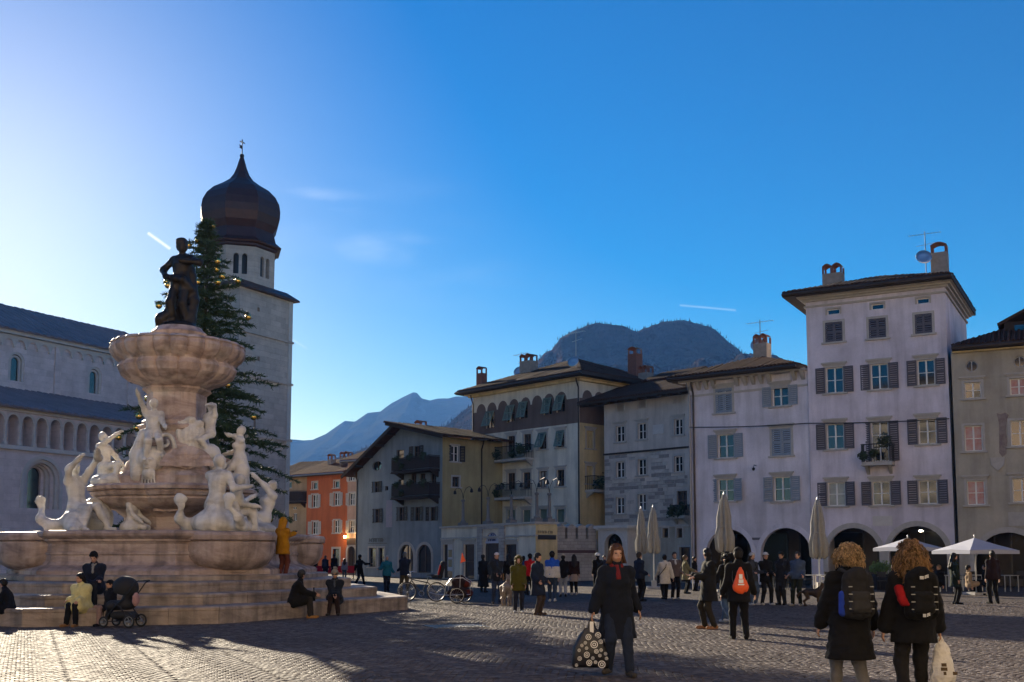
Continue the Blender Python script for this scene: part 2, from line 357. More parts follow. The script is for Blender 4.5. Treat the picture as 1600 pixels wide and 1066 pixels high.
    def arch_px(s, x0, x1, ytop, face='front', z0=0.0):
        u0, _ = s.uv(x0, ytop, face); u1, _ = s.uv(x1, ytop, face); _, z = s.uv((x0 + x1) / 2, ytop, face)
        s.open[face].append(dict(u=(u0 + u1) / 2, z=z0, w=u1 - u0, h=z - z0, arch='round')); return (u0 + u1) / 2, u1 - u0, z
    def arch_trim(s, u, w, h, m, tw=.28, face='front', name='arch_surround'):
        b = MB(); r = w / 2; n = 18; zc = h - r
        ang = [math.pi * i / n for i in range(n + 1)]
        inn = [(r, 0)] + [(r * math.cos(t), zc + r * math.sin(t)) for t in ang] + [(-r, 0)]; R2 = r + tw
        out = [(R2, 0)] + [(R2 * math.cos(t), zc + R2 * math.sin(t)) for t in ang] + [(-R2, 0)]; k = len(inn)
        b.add([(x, -.05, z) for x, z in inn] + [(x, -.05, z) for x, z in out] + [(x, .15, z) for x, z in inn] + [(x, .02, z) for x, z in out],
              [(i, k + i, k + i + 1, i + 1)[::-1] for i in range(k - 1)] + [(i, i + 1, 2 * k + i + 1, 2 * k + i) for i in range(k - 1)] + [(k + i, 3 * k + i, 3 * k + i + 1, k + i + 1) for i in range(k - 1)])
        return s.put(name, b, m, face, u)
def me_scaled(me, k):
    m2 = me.copy()
    for v in m2.vertices: v.co.x *= k
    return m2

def roof_plane(parent, pts, m, th=0.10, rib=0.24, name='roof_slope'):
    """one tiled slope: pts eave-left, eave-right, then round the top; real ribs of cover tiles"""
    P = [Vector(p) for p in pts]; ex = (P[1] - P[0]).normalized(); nrm = ex.cross(P[2] - P[0]).normalized()
    if nrm.z < 0: nrm = -nrm
    ey = nrm.cross(ex); q = [((p - P[0]).dot(ex), (p - P[0]).dot(ey)) for p in P]; n = len(P)
    b = MB(); b.add(P + [p - nrm * th for p in P], [tuple(range(n)), tuple(range(n, 2 * n))[::-1]] + [(i, n + i, n + (i + 1) % n, (i + 1) % n) for i in range(n)])
    xs = min(a for a, _ in q) + rib / 2; xe = max(a for a, _ in q); x = xs; rr = random.Random(int(abs(P[0].x * 77 + P[1].z * 13)))
    while x < xe:
        hit = sorted(q[i][1] + (x - q[i][0]) / (q[(i + 1) % n][0] - q[i][0]) * (q[(i + 1) % n][1] - q[i][1]) for i in range(n)
                     if (q[i][0] - x) * (q[(i + 1) % n][0] - x) < 0)
        if len(hit) >= 2 and hit[-1] - hit[0] > .15:
            a0, a1 = hit[0] - .04 * rr.random(), hit[-1]; w = rib * .33; h = .055 + .03 * rr.random(); x_ = x + rr.uniform(-.015, .015)
            ring = [(-w, 0), (-w * .6, h), (w * .6, h), (w, 0)]; vs = []; fs = []; seg = max(1, int((a1 - a0) / 1.2))
            for k in range(seg + 1):
                y = a0 + (a1 - a0) * k / seg; dz = rr.uniform(-.012, .012)
                vs += [P[0] + ex * (x_ + i) + ey * y + nrm * (j + dz if j else 0) for i, j in ring]
            fs = [(k * 4 + i, k * 4 + i + 1, k * 4 + i + 5, k * 4 + i + 4)[::-1] for k in range(seg) for i in range(3)] + [(0, 1, 2, 3)]
            b.add(vs, fs)
        x += rib
    return b.build(name, m, parent)
def hip_roof(h, H, over=(1, 1, 1, 1), slope=20, m='tile_brown', fascia='timber_dark', thick=.22):
    """over: front, right, back, left overhang, in the house frame"""
    x0, x1, y0, y1 = -over[3], h.w + over[1], -over[0], h.d + over[2]; sl = math.tan(R(slope)); hw = min(x1 - x0, y1 - y0) / 2; zr = H + hw * sl
    if x1 - x0 >= y1 - y0: ra, rb = (x0 + hw, (y0 + y1) / 2, zr), (x1 - hw, (y0 + y1) / 2, zr)
    else: ra, rb = ((x0 + x1) / 2, y0 + hw, zr), ((x0 + x1) / 2, y1 - hw, zr)
    a, b, c, d = (x0, y0, H), (x1, y0, H), (x1, y1, H), (x0, y1, H)
    if x1 - x0 >= y1 - y0: sl_ = [(a, b, rb, ra), (b, c, rb), (c, d, ra, rb), (d, a, ra)]
    else: sl_ = [(a, b, ra), (b, c, rb, ra), (c, d, rb), (d, a, ra, rb)]
    up = lambda p: (p[0], p[1], p[2] + thick)
    for s_ in sl_: roof_plane(h.root, [up(p) for p in s_], MATS[m])
    fb = MB(); t = .06
    fb.box(x0, x1, y0, y0 + t, H - .06, H + thick - .02).box(x0, x1, y1 - t, y1, H - .06, H + thick - .02).box(x0, x0 + t, y0 + t, y1 - t, H - .06, H + thick - .02).box(x1 - t, x1, y0 + t, y1 - t, H - .06, H + thick - .02)
    fb.add([(x0 + t, y0 + t, H), (x1 - t, y0 + t, H), (x1 - t, y1 - t, H), (x0 + t, y1 - t, H)], [(3, 2, 1, 0)])
    fb.build('eave_board', MATS[fascia], h.root)
    g = MB(); g.tube([(x0, y0 - .07, H + .06), (x1, y0 - .07, H + .06)], .075, 6); g.build('gutter', MATS['pipe_brown'], h.root)
    return zr + thick
def chimney(h, u, y, z, w=.7, d=.6, ht=1.5, m='chimney_plaster', pots=2):
    o = MB().box(-w / 2, w / 2, -d / 2, d / 2, -1.2, ht).build('chimney', MATS[m], h.root, (u, y, z))
    b = MB()
    for i in range(pots):
        x = -w / 2 + w * (i + .5) / pots; k = w / pots * .42
        for sx in (-1, 1):
            for sy in (-1, 1): b.box(x + sx * k - .05, x + sx * k + .05, sy * d * .42 - .05, sy * d * .42 + .05, ht, ht + .38)
        n = 6; arc = [(x - k * 1.15 + 2.3 * k * j / n, ht + .38 + .16 * math.sin(math.pi * j / n)) for j in range(n + 1)]
        b.add([(a, -d / 2 - .05, q) for a, q in arc] + [(a, d / 2 + .05, q) for a, q in arc] + [(a, -d / 2 - .05, q + .06) for a, q in arc] + [(a, d / 2 + .05, q + .06) for a, q in arc],
              [(j, n + 1 + j, n + 2 + j, j + 1) for j in range(n)] + [(2 * n + 2 + j, 2 * n + 3 + j, 3 * n + 4 + j, 3 * n + 3 + j) for j in range(n)] + [(j, j + 1, 2 * n + 3 + j, 2 * n + 2 + j) for j in range(n)])
    b.build('chimney_cap', MATS['brick'], o); return o
def antenna(h, u, y, z, ht=3.0, dish=True):
    o = MB().tube([(0, 0, -.5), (0, 0, ht)], .03, 6).build('antenna', MATS['pipe_grey'], h.root, (u, y, z))
    b = MB().tube([(-.9, 0, ht - .15), (.9, 0, ht - .15)], .015, 4)
    for i in range(9): b.tube([(-.85 + i * .21, -.22, ht - .15), (-.85 + i * .21, .22, ht - .15)], .01, 4)
    b.tube([(-.5, .1, ht - .8), (.5, .1, ht - .7)], .015, 4); b.build('aerial', MATS['metal_light'], o)
    if dish:
        d = MB().lathe([(.02, 0), (.2, .02), (.38, .08), (.45, .13), (.45, .15), (.2, .05), (.02, .03)], 20, cap=False); d.xf(Matrix.Translation((-.1, -.15, .9)) @ Matrix.Rotation(R(20), 4, 'Z') @ Matrix.Rotation(R(70), 4, 'X'))
        d.build('satellite_dish', MATS['metal_light'], o, smooth=True)
    return o
def balcony(h, u0, u1, z, out=.9, m='iron', hgt=1.0, plants=None, face='front', slab='stone_trim', solid=None):
    w = u1 - u0; o = h.put('balcony', MB().box(-w / 2, w / 2, -out, .02, -.14, 0).box(-w / 2 - .04, w / 2 + .04, -out - .04, .02, -.2, -.143), MATS[slab], face, (u0 + u1) / 2, z)
    b = MB()
    for x in (-w / 2 + .2, w / 2 - .2): b.add([(x - .08, 0, -.2), (x + .08, 0, -.2), (x + .08, -out * .8, -.2), (x - .08, -out * .8, -.2), (x - .08, 0, -.65), (x + .08, 0, -.65)], [(0, 3, 2, 1), (4, 5, 2, 3), (0, 4, 3), (1, 2, 5)])
    h.put('bracket', b, MATS[slab], parent=o)
    b = MB(); yo = -out + .05
    if solid:
        n = int(w / .16)
        for i in range(n): x = -w / 2 + w * (i + .5) / n; b.box(x - w / n * .46, x + w / n * .46, yo - .03, yo, .04, hgt - .04)
        for x in (-w / 2, w / 2 - .03): b.box(x, x + .03, yo, 0, .04, hgt - .04)
    else:
        n = int(w / .13)
        for i in range(n + 1): x = -w / 2 + w * i / n; b.box(x - .012, x + .012, yo - .012, yo + .012, 0, hgt)
        for x in (-w / 2, w / 2):
            for j in range(5): y = yo * (j + .5) / 5; b.box(x - .012, x + .012, y - .012, y + .012, 0, hgt)
    b.box(-w / 2 - .03, w / 2 + .03, yo - .03, yo + .03, hgt, hgt + .05)
    for x in (-w / 2, w / 2): b.box(x - .03, x + .03, yo + .03, 0, hgt, hgt + .05)
    h.put('railing', b, MATS[m], parent=o)
    if plants:
        for k, (px, pz, rr) in enumerate(plants): leaf_ball(rr, 90, k).build('balcony_plant', MATS['leaf_green'], o, (px * w, yo, pz))
    return o
def leaf_ball(r, n, seed=0, size=.13, squash=1.0):
    rr = random.Random(seed * 31 + n); b = MB()
    for i in range(n):
        d = Vector((rr.gauss(0, 1), rr.gauss(0, 1), rr.gauss(0, 1))).normalized(); p = d * r * rr.uniform(.25, 1.05); p.z *= squash
        x = Vector((rr.gauss(0, 1), rr.gauss(0, 1), rr.gauss(0, 1))).normalized(); y = x.orthogonal().normalized(); s_ = size * rr.uniform(.6, 1.3)
        b.add([p - x * s_, p + y * s_ * .5, p + x * s_, p - y * s_ * .5], [(0, 1, 2, 3)])
    return b
def downpipe(h, u, H, face='front', m='pipe_brown', z0=.2, y=-.09):
    b = MB().tube([(u, y - .25, H), (u, y - .2, H - .25), (u, y, H - .7), (u, y, z0)], .06, 7); return h.put('downpipe', b, MATS[m], face)

# ---------------------------------------------------------------- ground
def paving_mat():
    m = mat('porphyry_setts', (0.24, 0.20, 0.185), 0.6, spec=0.08); nt = m.node_tree; N = nt.nodes; L = nt.links; b = N['Principled BSDF']
    tc = next(n for n in N if n.type == 'TEX_COORD'); geo = N.new('ShaderNodeNewGeometry')
    n = N.new('ShaderNodeTexNoise'); n.inputs['Scale'].default_value = .22; n.inputs['Detail'].default_value = 7; L.new(geo.outputs['Position'], n.inputs[0])
    v = N.new('ShaderNodeTexVoronoi'); v.inputs['Scale'].default_value = 9.5; L.new(geo.outputs['Position'], v.inputs[0])
    ramp = N.new('ShaderNodeValToRGB'); e = ramp.color_ramp.elements
    e[0].position = 0.0; e[0].color = (0.060, 0.050, 0.048, 1); e[1].position = 1.0; e[1].color = (0.160, 0.140, 0.134, 1); ramp.color_ramp.elements.new(.45).color = (0.098, 0.082, 0.078, 1); ramp.color_ramp.elements.new(.75).color = (0.12, 0.097, 0.087, 1)
    hs = N.new('ShaderNodeSeparateColor'); L.new(v.outputs['Color'], hs.inputs[0]); L.new(hs.outputs[0], ramp.inputs[0])
    mr = N.new('ShaderNodeMapRange'); mr.inputs['From Min'].default_value = .3; mr.inputs['From Max'].default_value = .7; mr.inputs['To Min'].default_value = .75; mr.inputs['To Max'].default_value = 1.12; L.new(n.outputs['Fac'], mr.inputs[0])
    vm = N.new('ShaderNodeVectorMath'); vm.operation = 'SCALE'; L.new(ramp.outputs[0], vm.inputs[0]); L.new(mr.outputs[0], vm.inputs['Scale']); L.new(vm.outputs[0], b.inputs['Base Color'])
    n4 = N.new('ShaderNodeTexNoise'); n4.inputs['Scale'].default_value = 14; n4.inputs['Detail'].default_value = 4; L.new(geo.outputs['Position'], n4.inputs[0])
    r2 = N.new('ShaderNodeMapRange'); r2.inputs['To Min'].default_value = .6; r2.inputs['To Max'].default_value = .85; L.new(n4.outputs['Fac'], r2.inputs[0]); L.new(r2.outputs[0], b.inputs['Roughness'])
    return m, v, n4
def setup_paving():
    m, v, n4 = paving_mat(); N = m.node_tree.nodes; L = m.node_tree.links; b = N['Principled BSDF']
    bp = N.new('ShaderNodeBump'); bp.inputs['Strength'].default_value = .5; bp.inputs['Distance'].default_value = .012
    L.new(n4.outputs['Fac'], bp.inputs['Height']); L.new(bp.outputs[0], b.inputs['Normal'])
    g = m.copy(); g.name = 'paving_far'; MATS['paving_far'] = g; N = g.node_tree.nodes; L = g.node_tree.links; b = N['Principled BSDF']
    vd = next(n for n in N if n.type == 'TEX_VORONOI'); v2 = N.new('ShaderNodeTexVoronoi'); v2.feature = 'DISTANCE_TO_EDGE'; v2.inputs['Scale'].default_value = 9.5
    geo = next(n for n in N if n.type == 'NEW_GEOMETRY'); L.new(geo.outputs['Position'], v2.inputs[0])
    cl = N.new('ShaderNodeMapRange'); cl.inputs['From Max'].default_value = .16; L.new(v2.outputs['Distance'], cl.inputs[0])
    b2 = N.new('ShaderNodeBump'); b2.inputs['Strength'].default_value = .8; b2.inputs['Distance'].default_value = .02; L.new(cl.outputs[0], b2.inputs['Height'])
    old = next(n for n in N if n.type == 'BUMP' and n != b2); L.new(b2.outputs[0], old.inputs['Normal'])
    mx = N.new('ShaderNodeVectorMath'); mx.operation = 'SCALE'; src = b.inputs['Base Color'].links[0].from_socket; L.new(src, mx.inputs[0])
    c2 = N.new('ShaderNodeMapRange'); c2.inputs['From Max'].default_value = .1; c2.inputs['To Min'].default_value = .55; L.new(v2.outputs['Distance'], c2.inputs[0]); L.new(c2.outputs[0], mx.inputs['Scale']); L.new(mx.outputs[0], b.inputs['Base Color'])
setup_paving()
mat('joint_sand', (0.055, 0.048, 0.044), .95, noise=(30, .3))
def build_ground():
    b = MB(); S = 5000
    b.add([(-S, -200, -.02), (S, -200, -.02), (S, S, -.02), (-S, S, -.02)], [(0, 1, 2, 3)])
    struct(b.build('ground', mat('far_ground', (.07, .075, .05), .95, noise=(.02, .4))))
    pz = MB(); n = 40
    pz.add([(-70, 37.9, 0), (80, 37.9, 0), (80, 140, 0), (-70, 140, 0)], [(0, 1, 2, 3)]); pz.add([(-70, -40, 0), (80, -40, 0), (80, 10.5, 0), (-70, 10.5, 0)], [(0, 1, 2, 3)])
    struct(pz.build('piazza_paving', MATS['paving_far']))
    bed = MB().add([(-70, 10.5, -.008), (80, 10.5, -.008), (80, 38.3, -.008), (-70, 38.3, -.008)], [(0, 1, 2, 3)]).build('sett_bedding', MATS['joint_sand']); struct(bed)
    # setts of porphyry laid in segmental arcs: columns of width w, arcs of radius w/sqrt2 stacked every s
    w, s = 1.25, .115; Rr = w / math.sqrt(2); ang = R(24); ca, sa = math.cos(ang), math.sin(ang); rr = random.Random(3)
    cells = []
    for ci in range(-34, 38):
        for k in range(-110, 420):
            nst = 13; odd = k % 2
            for j in range(nst + odd):
                th = -math.pi / 4 + math.pi / 2 * (j + .5 - .5 * odd) / nst
                if odd and j in (0, nst): continue
                u = ci * w + Rr * math.sin(th); v_ = k * s + Rr * math.cos(th) + (0 if ci % 2 else .04)
                x, y = u * ca - v_ * sa, u * sa + v_ * ca + 6
                if not (10.9 < y < 38.0): continue
                if abs(x) > y * .53 + 1.0: continue
                cells.append((x, y, ang - th))
    keep = []
    for c in cells:
        dx, dy = c[0] + 10.35, c[1] - 33.3
        if math.hypot(dx, dy) < 6.2: continue
        keep.append(c)
    def sett(seed, hw, hd):
        r2 = random.Random(seed); z = .014 + r2.uniform(-.002, .003); k = .84; tl = [z + r2.uniform(-.0028, .0028) for _ in range(4)]
        q = [(-1, -1), (1, -1), (1, 1), (-1, 1)]; j = [(r2.uniform(.9, 1.04), r2.uniform(.9, 1.04)) for _ in range(4)]
        vs = [(a * hw * jx, b_ * hd * jy, -.03) for (a, b_), (jx, jy) in zip(q, j)] + [(a * hw * jx, b_ * hd * jy, t - .008) for (a, b_), (jx, jy), t in zip(q, j, tl)] + [(a * hw * jx * k, b_ * hd * jy * k, t) for (a, b_), (jx, jy), t in zip(q, j, tl)]
        return vs, [(0, 1, 5, 4), (1, 2, 6, 5), (2, 3, 7, 6), (3, 0, 4, 7), (4, 5, 9, 8), (5, 6, 10, 9), (6, 7, 11, 10), (7, 4, 8, 11), (8, 9, 10, 11)]
    var = [sett(i, .0525, .0535) for i in range(24)]
    def seen(c): return c[1] + abs(c[0]) * .0
    keep.sort(key=lambda c: c[1])
    vis = [c for c in keep if c[1] > GY(1066) and abs(c[0]) < GX(1600, c[1]) + .1]
    near = set(id(c) for c in vis[:300]); meshes = [MB().add(*v_).mesh('sett', MATS['porphyry_setts']) for v_ in var]
    for c in vis[:300]: link('sett', meshes[rr.randrange(24)], bed, (c[0], c[1], 0), (0, 0, c[2]))
    rest = [c for c in keep if id(c) not in near]; V = np.zeros((len(rest) * 12, 3)); base = np.array([v_[0] for v_ in var])
    a = np.array([c[2] for c in rest]); xy = np.array([c[:2] for c in rest]); pick = np.array([rr.randrange(24) for _ in rest]); P = base[pick]
    cs, sn = np.cos(a)[:, None], np.sin(a)[:, None]
    X = P[:, :, 0] * cs - P[:, :, 1] * sn + xy[:, :1]; Y = P[:, :, 0] * sn + P[:, :, 1] * cs + xy[:, 1:]
    V = np.stack([X, Y, P[:, :, 2]], -1).reshape(-1, 3); Fc = (np.array(var[0][1])[None] + (np.arange(len(rest)) * 12)[:, None, None]).reshape(-1, 4)
    me = np_mesh('setts', V, Fc, MATS['porphyry_setts']); o = link('setts', me, bed); o['kind'] = 'stuff'
def np_mesh(name, V, Fc, m, smooth=False):
    me = bpy.data.meshes.new(name); k = Fc.shape[1]
    me.vertices.add(len(V)); me.vertices.foreach_set('co', np.ascontiguousarray(V, dtype=np.float32).ravel())
    me.loops.add(len(Fc) * k); me.loops.foreach_set('vertex_index', np.ascontiguousarray(Fc, dtype=np.int32).ravel())
    me.polygons.add(len(Fc)); me.polygons.foreach_set('loop_start', np.arange(0, len(Fc) * k, k, dtype=np.int32))
    me.update(calc_edges=True)
    if m: me.materials.append(m)
    if smooth: me.shade_smooth()
    return me
build_ground()

# ---------------------------------------------------------------- mountains
def fbm(x, y, seed, octv=6, gain=.5):
    out = np.zeros_like(x); a = 1.0; f = 1.0; rs = np.random.RandomState(seed)
    for o in range(octv):
        T_ = rs.rand(64, 64); xi = np.floor(x * f).astype(int); yi = np.floor(y * f).astype(int); fx = x * f - xi; fy = y * f - yi
        fx = fx * fx * (3 - 2 * fx); fy = fy * fy * (3 - 2 * fy); g = lambda i, j: T_[(xi + i) % 64, (yi + j) % 64]
        out += a * (g(0, 0) * (1 - fx) * (1 - fy) + g(1, 0) * fx * (1 - fy) + g(0, 1) * (1 - fx) * fy + g(1, 1) * fx * fy); a *= gain; f *= 2.03
    return out / 2
def ridge(name, prof, Y, depth, m, rough, seed, n=(420, 150), front=.55, trees=0):
    """a mountain whose crest runs at depth Y; its height along x is given by where the skyline stands"""
    px = np.array([p[0] for p in prof], float); py = np.array([p[1] for p in prof], float)
    xs = np.linspace(GX(px[0], Y), GX(px[-1], Y), n[0]); t = np.linspace(-1, 1, n[1])
    crest = np.array([W(a, b, Y).z for a, b in prof]); cx = np.array([W(a, b, Y).x for a, b in prof])
    X, T_ = np.meshgrid(xs, t, indexing='ij'); Hc = np.interp(X, cx, crest)
    d = np.where(T_ < 0, -T_, T_ * 1.6); fall = np.clip(1 - d, 0, 1) ** 1.15
    Yg = Y + T_ * depth; e = 1 - fall
    nz = fbm(X / (depth * .30) + 9, Yg / (depth * .30) + 5, seed); nr = np.abs(fbm(X / (depth * .12) + 3, Yg / (depth * .12), seed + 1, 5) - .5)
    edge = np.clip(e * 3.2 - .04, 0, 1)
    Z = Hc * fall * (1 + rough * edge * (nz - .5) * 1.6) - Hc * rough * .9 * nr * edge * np.clip(fall * 3, 0, 1) - 3
    Z += rough * 22 * (fbm(X / (depth * .03), Yg / (depth * .03), seed + 4, 4) - .5) * np.clip(fall * 4, 0, 1)
    V = np.stack([X, Yg, Z], -1).reshape(-1, 3); i, j = np.meshgrid(np.arange(n[0] - 1), np.arange(n[1] - 1), indexing='ij'); a = (i * n[1] + j).ravel()
    o = link(name, np_mesh(name, V, np.stack([a, a + n[1], a + n[1] + 1, a + 1], -1), m, True)); struct(o)
    if trees:
        rs = np.random.RandomState(seed + 9); VV = []; FF = []
        for k in range(trees):
            ii = rs.randint(4, n[0] - 4); jj = min(n[1] - 1, int(abs(rs.normal(0, 3.5)) * -1 + n[1] // 2 + 1)) if rs.rand() < .10 else rs.randint(2, n[1] // 2 + 1); p = V[ii * n[1] + jj]
            if p[2] < 30: continue
            h = rs.uniform(1.3, 3.8) * (.6 if rs.rand() < .5 else 1); r_ = h * rs.uniform(.16, .3); x, y = p[0] + rs.uniform(-4, 4), p[1] + rs.uniform(-5, 5); o_ = len(VV)
            VV += [(x + r_ * math.cos(q), y + r_ * math.sin(q), p[2] - 2 + h * .15) for q in (0.3, 1.6, 2.8, 4.1, 5.4)] + [(x, y, p[2] + h)]
            FF += [(o_ + q, o_ + (q + 1) % 5, o_ + 5) for q in range(5)]
        t_ = link('forest', np_mesh('forest', np.array(VV), np.array(FF), mat('forest_trees', (.016, .015, .012), 1.0, spec=0.0)), o); t_['kind'] = 'stuff'
    return o
mat('mountain_near', (0.060, 0.037, 0.027), 1.0, spec=0.0, noise=(.03, 0, (0.010, 0.013, 0.009)), bump=(.08, 1.0, 14))
mat('mountain_far', (0.035, 0.035, 0.034), 1.0, spec=0.0, noise=(.005, 0, (0.018, 0.02, 0.018)), bump=(.01, 1.0, 40))
ridge('mountain', [(560, 700), (700, 660), (760, 610), (815, 578), (850, 548), (862, 545), (875, 524), (900, 511), (925, 503), (950, 500), (975, 503), (995, 511), (1010, 506), (1035, 499), (1060, 497), (1090, 500), (1115, 508), (1140, 528), (1160, 548), (1200, 590), (1280, 640), (1400, 700)], 1300, 780, MATS['mountain_near'], .5, 21, trees=16000)
ridge('far_mountain', [(300, 700), (380, 692), (450, 684), (475, 686), (490, 685), (510, 676), (540, 655), (556, 656), (575, 643), (595, 641), (612, 628), (630, 618), (646, 610), (652, 611), (660, 620), (672, 623), (685, 620), (700, 620), (712, 617), (727, 617), (740, 614), (775, 606), (830, 590), (900, 600), (1100, 640)], 3600, 1750, MATS['mountain_far'], .16, 5)
# ---------------------------------------------------------------- the row of houses on the far side
plaster('plaster_lilac', (0.79, 0.73, 0.80)); plaster('plaster_pale', (0.80, 0.755, 0.81)); plaster('plaster_beige', (0.66, 0.60, 0.54)); plaster('plaster_cream', (0.84, 0.77, 0.63))
plaster('plaster_yellow', (0.76, 0.61, 0.33)); plaster('plaster_brown', (0.20, 0.145, 0.125)); plaster('plaster_blue', (0.30, 0.35, 0.38)); plaster('plaster_yellowgreen', (0.46, 0.39, 0.21))
plaster('plaster_orange', (0.52, 0.15, 0.06)); plaster('plaster_pink', (0.52, 0.36, 0.28)); plaster('plaster_ochre', (0.55, 0.42, 0.26)); plaster('plaster_khaki', (0.50, 0.455, 0.37), .35, .25)
masonry('rubble_stone', (0.54, 0.50, 0.46), .55, .22, .7, .55)
ED = lambda px_vp: Vector(((px_vp - 800) / FPX * CT, 1, 0)).normalized()     # ground direction of a vanishing point
def meet(P, d, px):                                                       # point on line P + t d seen at column px
    k = (px - PPX) / FPX; # X = k (Y CT - CAMH ST)
    t = (k * (P[1] * CT - CAMH * ST) - P[0]) / (d.x - k * CT * d.y); return Vector((P[0] + d.x * t, P[1] + d.y * t, 0))
def gpt(px, Y): return Vector((GX(px, Y), Y, 0))

# tall lilac house
d1 = ED(-2230); pT = gpt(1379, 60.0); TR = meet(pT, d1, 1495); TL = meet(pT, d1, 1271)
T_ = House('tall_house', 'tall lilac five storey house with grey shutters and wide dark eaves', TL, TR, 9.0)
HT = T_.uv(1374, 452)[1]
for x, y in ((1302, 487), (1371, 479), (1442, 470)): T_.win_px(x, y, 20, 9, cap=False, sill=False, grid=(1, 1), name='attic_window', tw=.09)
for x, y in ((1303, 519), (1371, 513), (1443, 506)): T_.win_px(x, y, 27, 31, shut='closed', cap=False)
for x, y in ((1304, 594), (1374, 588.5), (1447, 582)): T_.win_px(x, y, 27, 40, shut='open')
T_.win_px(1305, 682, 27, 40, shut='open', grid=(2, 2)); T_.win_px(1375, 690, 27, 62, shut='open', grid=(2, 3), name='balcony_door'); T_.win_px(1449, 674, 28, 40, shut='open', pane='glass_dark')
T_.win_px(1307, 772, 27, 37, shut='open', pane='glass_curtain'); T_.win_px(1377, 771, 28, 37, shut='open', pane='glass_dark'); T_.win_px(1450, 769, 29, 37, shut='open', pane='glass_dark')
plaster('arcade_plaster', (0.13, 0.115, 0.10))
def arcade(h, arches, mtrim, wallm, back=3.6, zc=4.4):
    for a in arches:
        u, w, z = h.arch_px(*a); h.arch_trim(u, w, z, MATS[mtrim])
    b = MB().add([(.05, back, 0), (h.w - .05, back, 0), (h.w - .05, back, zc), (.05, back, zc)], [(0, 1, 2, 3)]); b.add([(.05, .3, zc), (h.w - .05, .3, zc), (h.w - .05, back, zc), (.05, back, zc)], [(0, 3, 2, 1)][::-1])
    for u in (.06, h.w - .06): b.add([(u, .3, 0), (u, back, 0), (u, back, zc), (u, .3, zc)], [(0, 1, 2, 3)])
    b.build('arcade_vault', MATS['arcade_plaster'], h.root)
    n = 3; sw = h.w / n
    for i in range(n):
        f = MB(); x0, x1 = i * sw + .35, (i + 1) * sw - .35
        f.box(x0, x0 + .1, back - .12, back - .02, 0, 3.1).box(x1 - .1, x1, back - .12, back - .02, 0, 3.1).box(x0 + .1, x1 - .1, back - .12, back - .02, 3.0, 3.1).box(x0 + .1, x1 - .1, back - .12, back - .02, 0, .4)
        o = f.build('shop_front', MATS['shop_dark'], h.root); MB().box(x0 + .1, x1 - .1, back - .08, back - .06, .4, 3.0).build('shop_pane', MATS['shop_glass'], o)
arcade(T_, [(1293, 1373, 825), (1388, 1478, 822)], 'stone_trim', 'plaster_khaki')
T_.walls(MATS['plaster_lilac'], HT)
b = MB()
for k, (o_, z0, z1) in enumerate(((.10, -.62, -.52), (.16, -.30, -.18), (.30, -.18, -.06), (.44, -.06, 0))): b.box(-o_, T_.w + o_, -o_, T_.d + o_, HT + z0, HT + z1 - .004)
b.build('cornice', MATS['stone_trim'], T_.root)
zr = hip_roof(T_, HT, (1.0, .5, .6, 1.1), 17)
chimney(T_, .9, 3.2, HT + .9, 1.15, .8, 1.1); chimney(T_, T_.w - .65, 3.4, HT + 1.0, .9, .7, 1.5, pots=1); antenna(T_, T_.w - 1.35, 3.0, HT + 1.3, 2.5)
u0, z = T_.uv(1351, 724); u1, _ = T_.uv(1398, 724); balcony(T_, u0, u1, z, .8, plants=[(-.1, .5, .24), (.28, 1.15, .42), (-.45, .35, .25)], hgt=.95)
u, z = T_.uv(1379, 814); T_.put('plaque', MB().box(-.52, .52, -.04, .02, -.27, .27), MATS['marble_white'], 'front', u, z)
u, z = T_.uv(1433, 829); lamp = T_.put('arcade_lamp', MB().ball((0, 1.2, 0), .085, 8, (1.5, 1, .7)), mat('lamp_glow', (1, .9, .7), .4, emit=((1.0, .86, .62), 6.0)), 'front', u, z)

# pale house with blue shutters
d2 = ED(-1450); pP = TL + Vector((.02, .12, 0)); PL = meet(pP, d2, 1080)
P_ = House('pale_house', 'pale lilac three storey house with blue shutters over two arches', PL, pP - d2 * -.0, 9.0)
HP = P_.uv(1170, 586)[1]
kw = dict(smat='shutter_blue')
P_.win_px(1131, 626, 26, 38, shut='closed', **kw); P_.win_px(1219, 619, 25, 31, shut='open', **kw)
P_.win_px(1134, 697, 25, 37, shut='open', **kw); P_.win_px(1221, 691, 30, 42, shut='closed', **kw)
P_.win_px(1134, 766, 25, 35, shut='open', **kw); P_.win_px(1222, 764, 26, 38, shut='open', pane='glass_dark', **kw)
for x, y in ((1133, 590), (1218, 582)): P_.win_px(x, y, 13, 8, cap=False, sill=False, grid=(1, 1), trim=None, name='attic_window')
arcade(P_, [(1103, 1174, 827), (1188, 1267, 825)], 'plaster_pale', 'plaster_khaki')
P_.walls(MATS['plaster_pale'], HP)
b = MB().box(-.06, P_.w, -.06, .03, HP - 1.0, HP - .88).box(-.45, P_.w, -.45, .03, HP - .12, HP); b.build('cornice', MATS['stone_trim'], P_.root)
for i in range(15):
    u = .25 + (P_.w - .5) * i / 14
    if all(abs(u - o['u']) > .45 for o in P_.open['front'] if o['z'] > HP - 1.2): P_.put('bracket', cached('brk', lambda: MB().add([(-.11, 0, 0), (.11, 0, 0), (.11, -.42, 0), (-.11, -.42, 0), (-.11, 0, -.5), (.11, 0, -.5), (.11, -.14, -.38), (-.11, -.14, -.38)], [(0, 1, 2, 3), (3, 2, 6, 7), (7, 6, 5, 4), (0, 3, 7, 4), (1, 5, 6, 2)]).mesh('bracket', MATS['stone_trim'])), None, 'front', u, HP - .125)
hip_roof(P_, HP, (1.0, -.25, .6, .9), 19)
u, z = P_.uv(1163, 545); chimney(P_, u - .2, 3.0, HP + 1.2, .9, .7, 1.2); antenna(P_, u - .4, 3.2, HP + 1.4, 2.6)
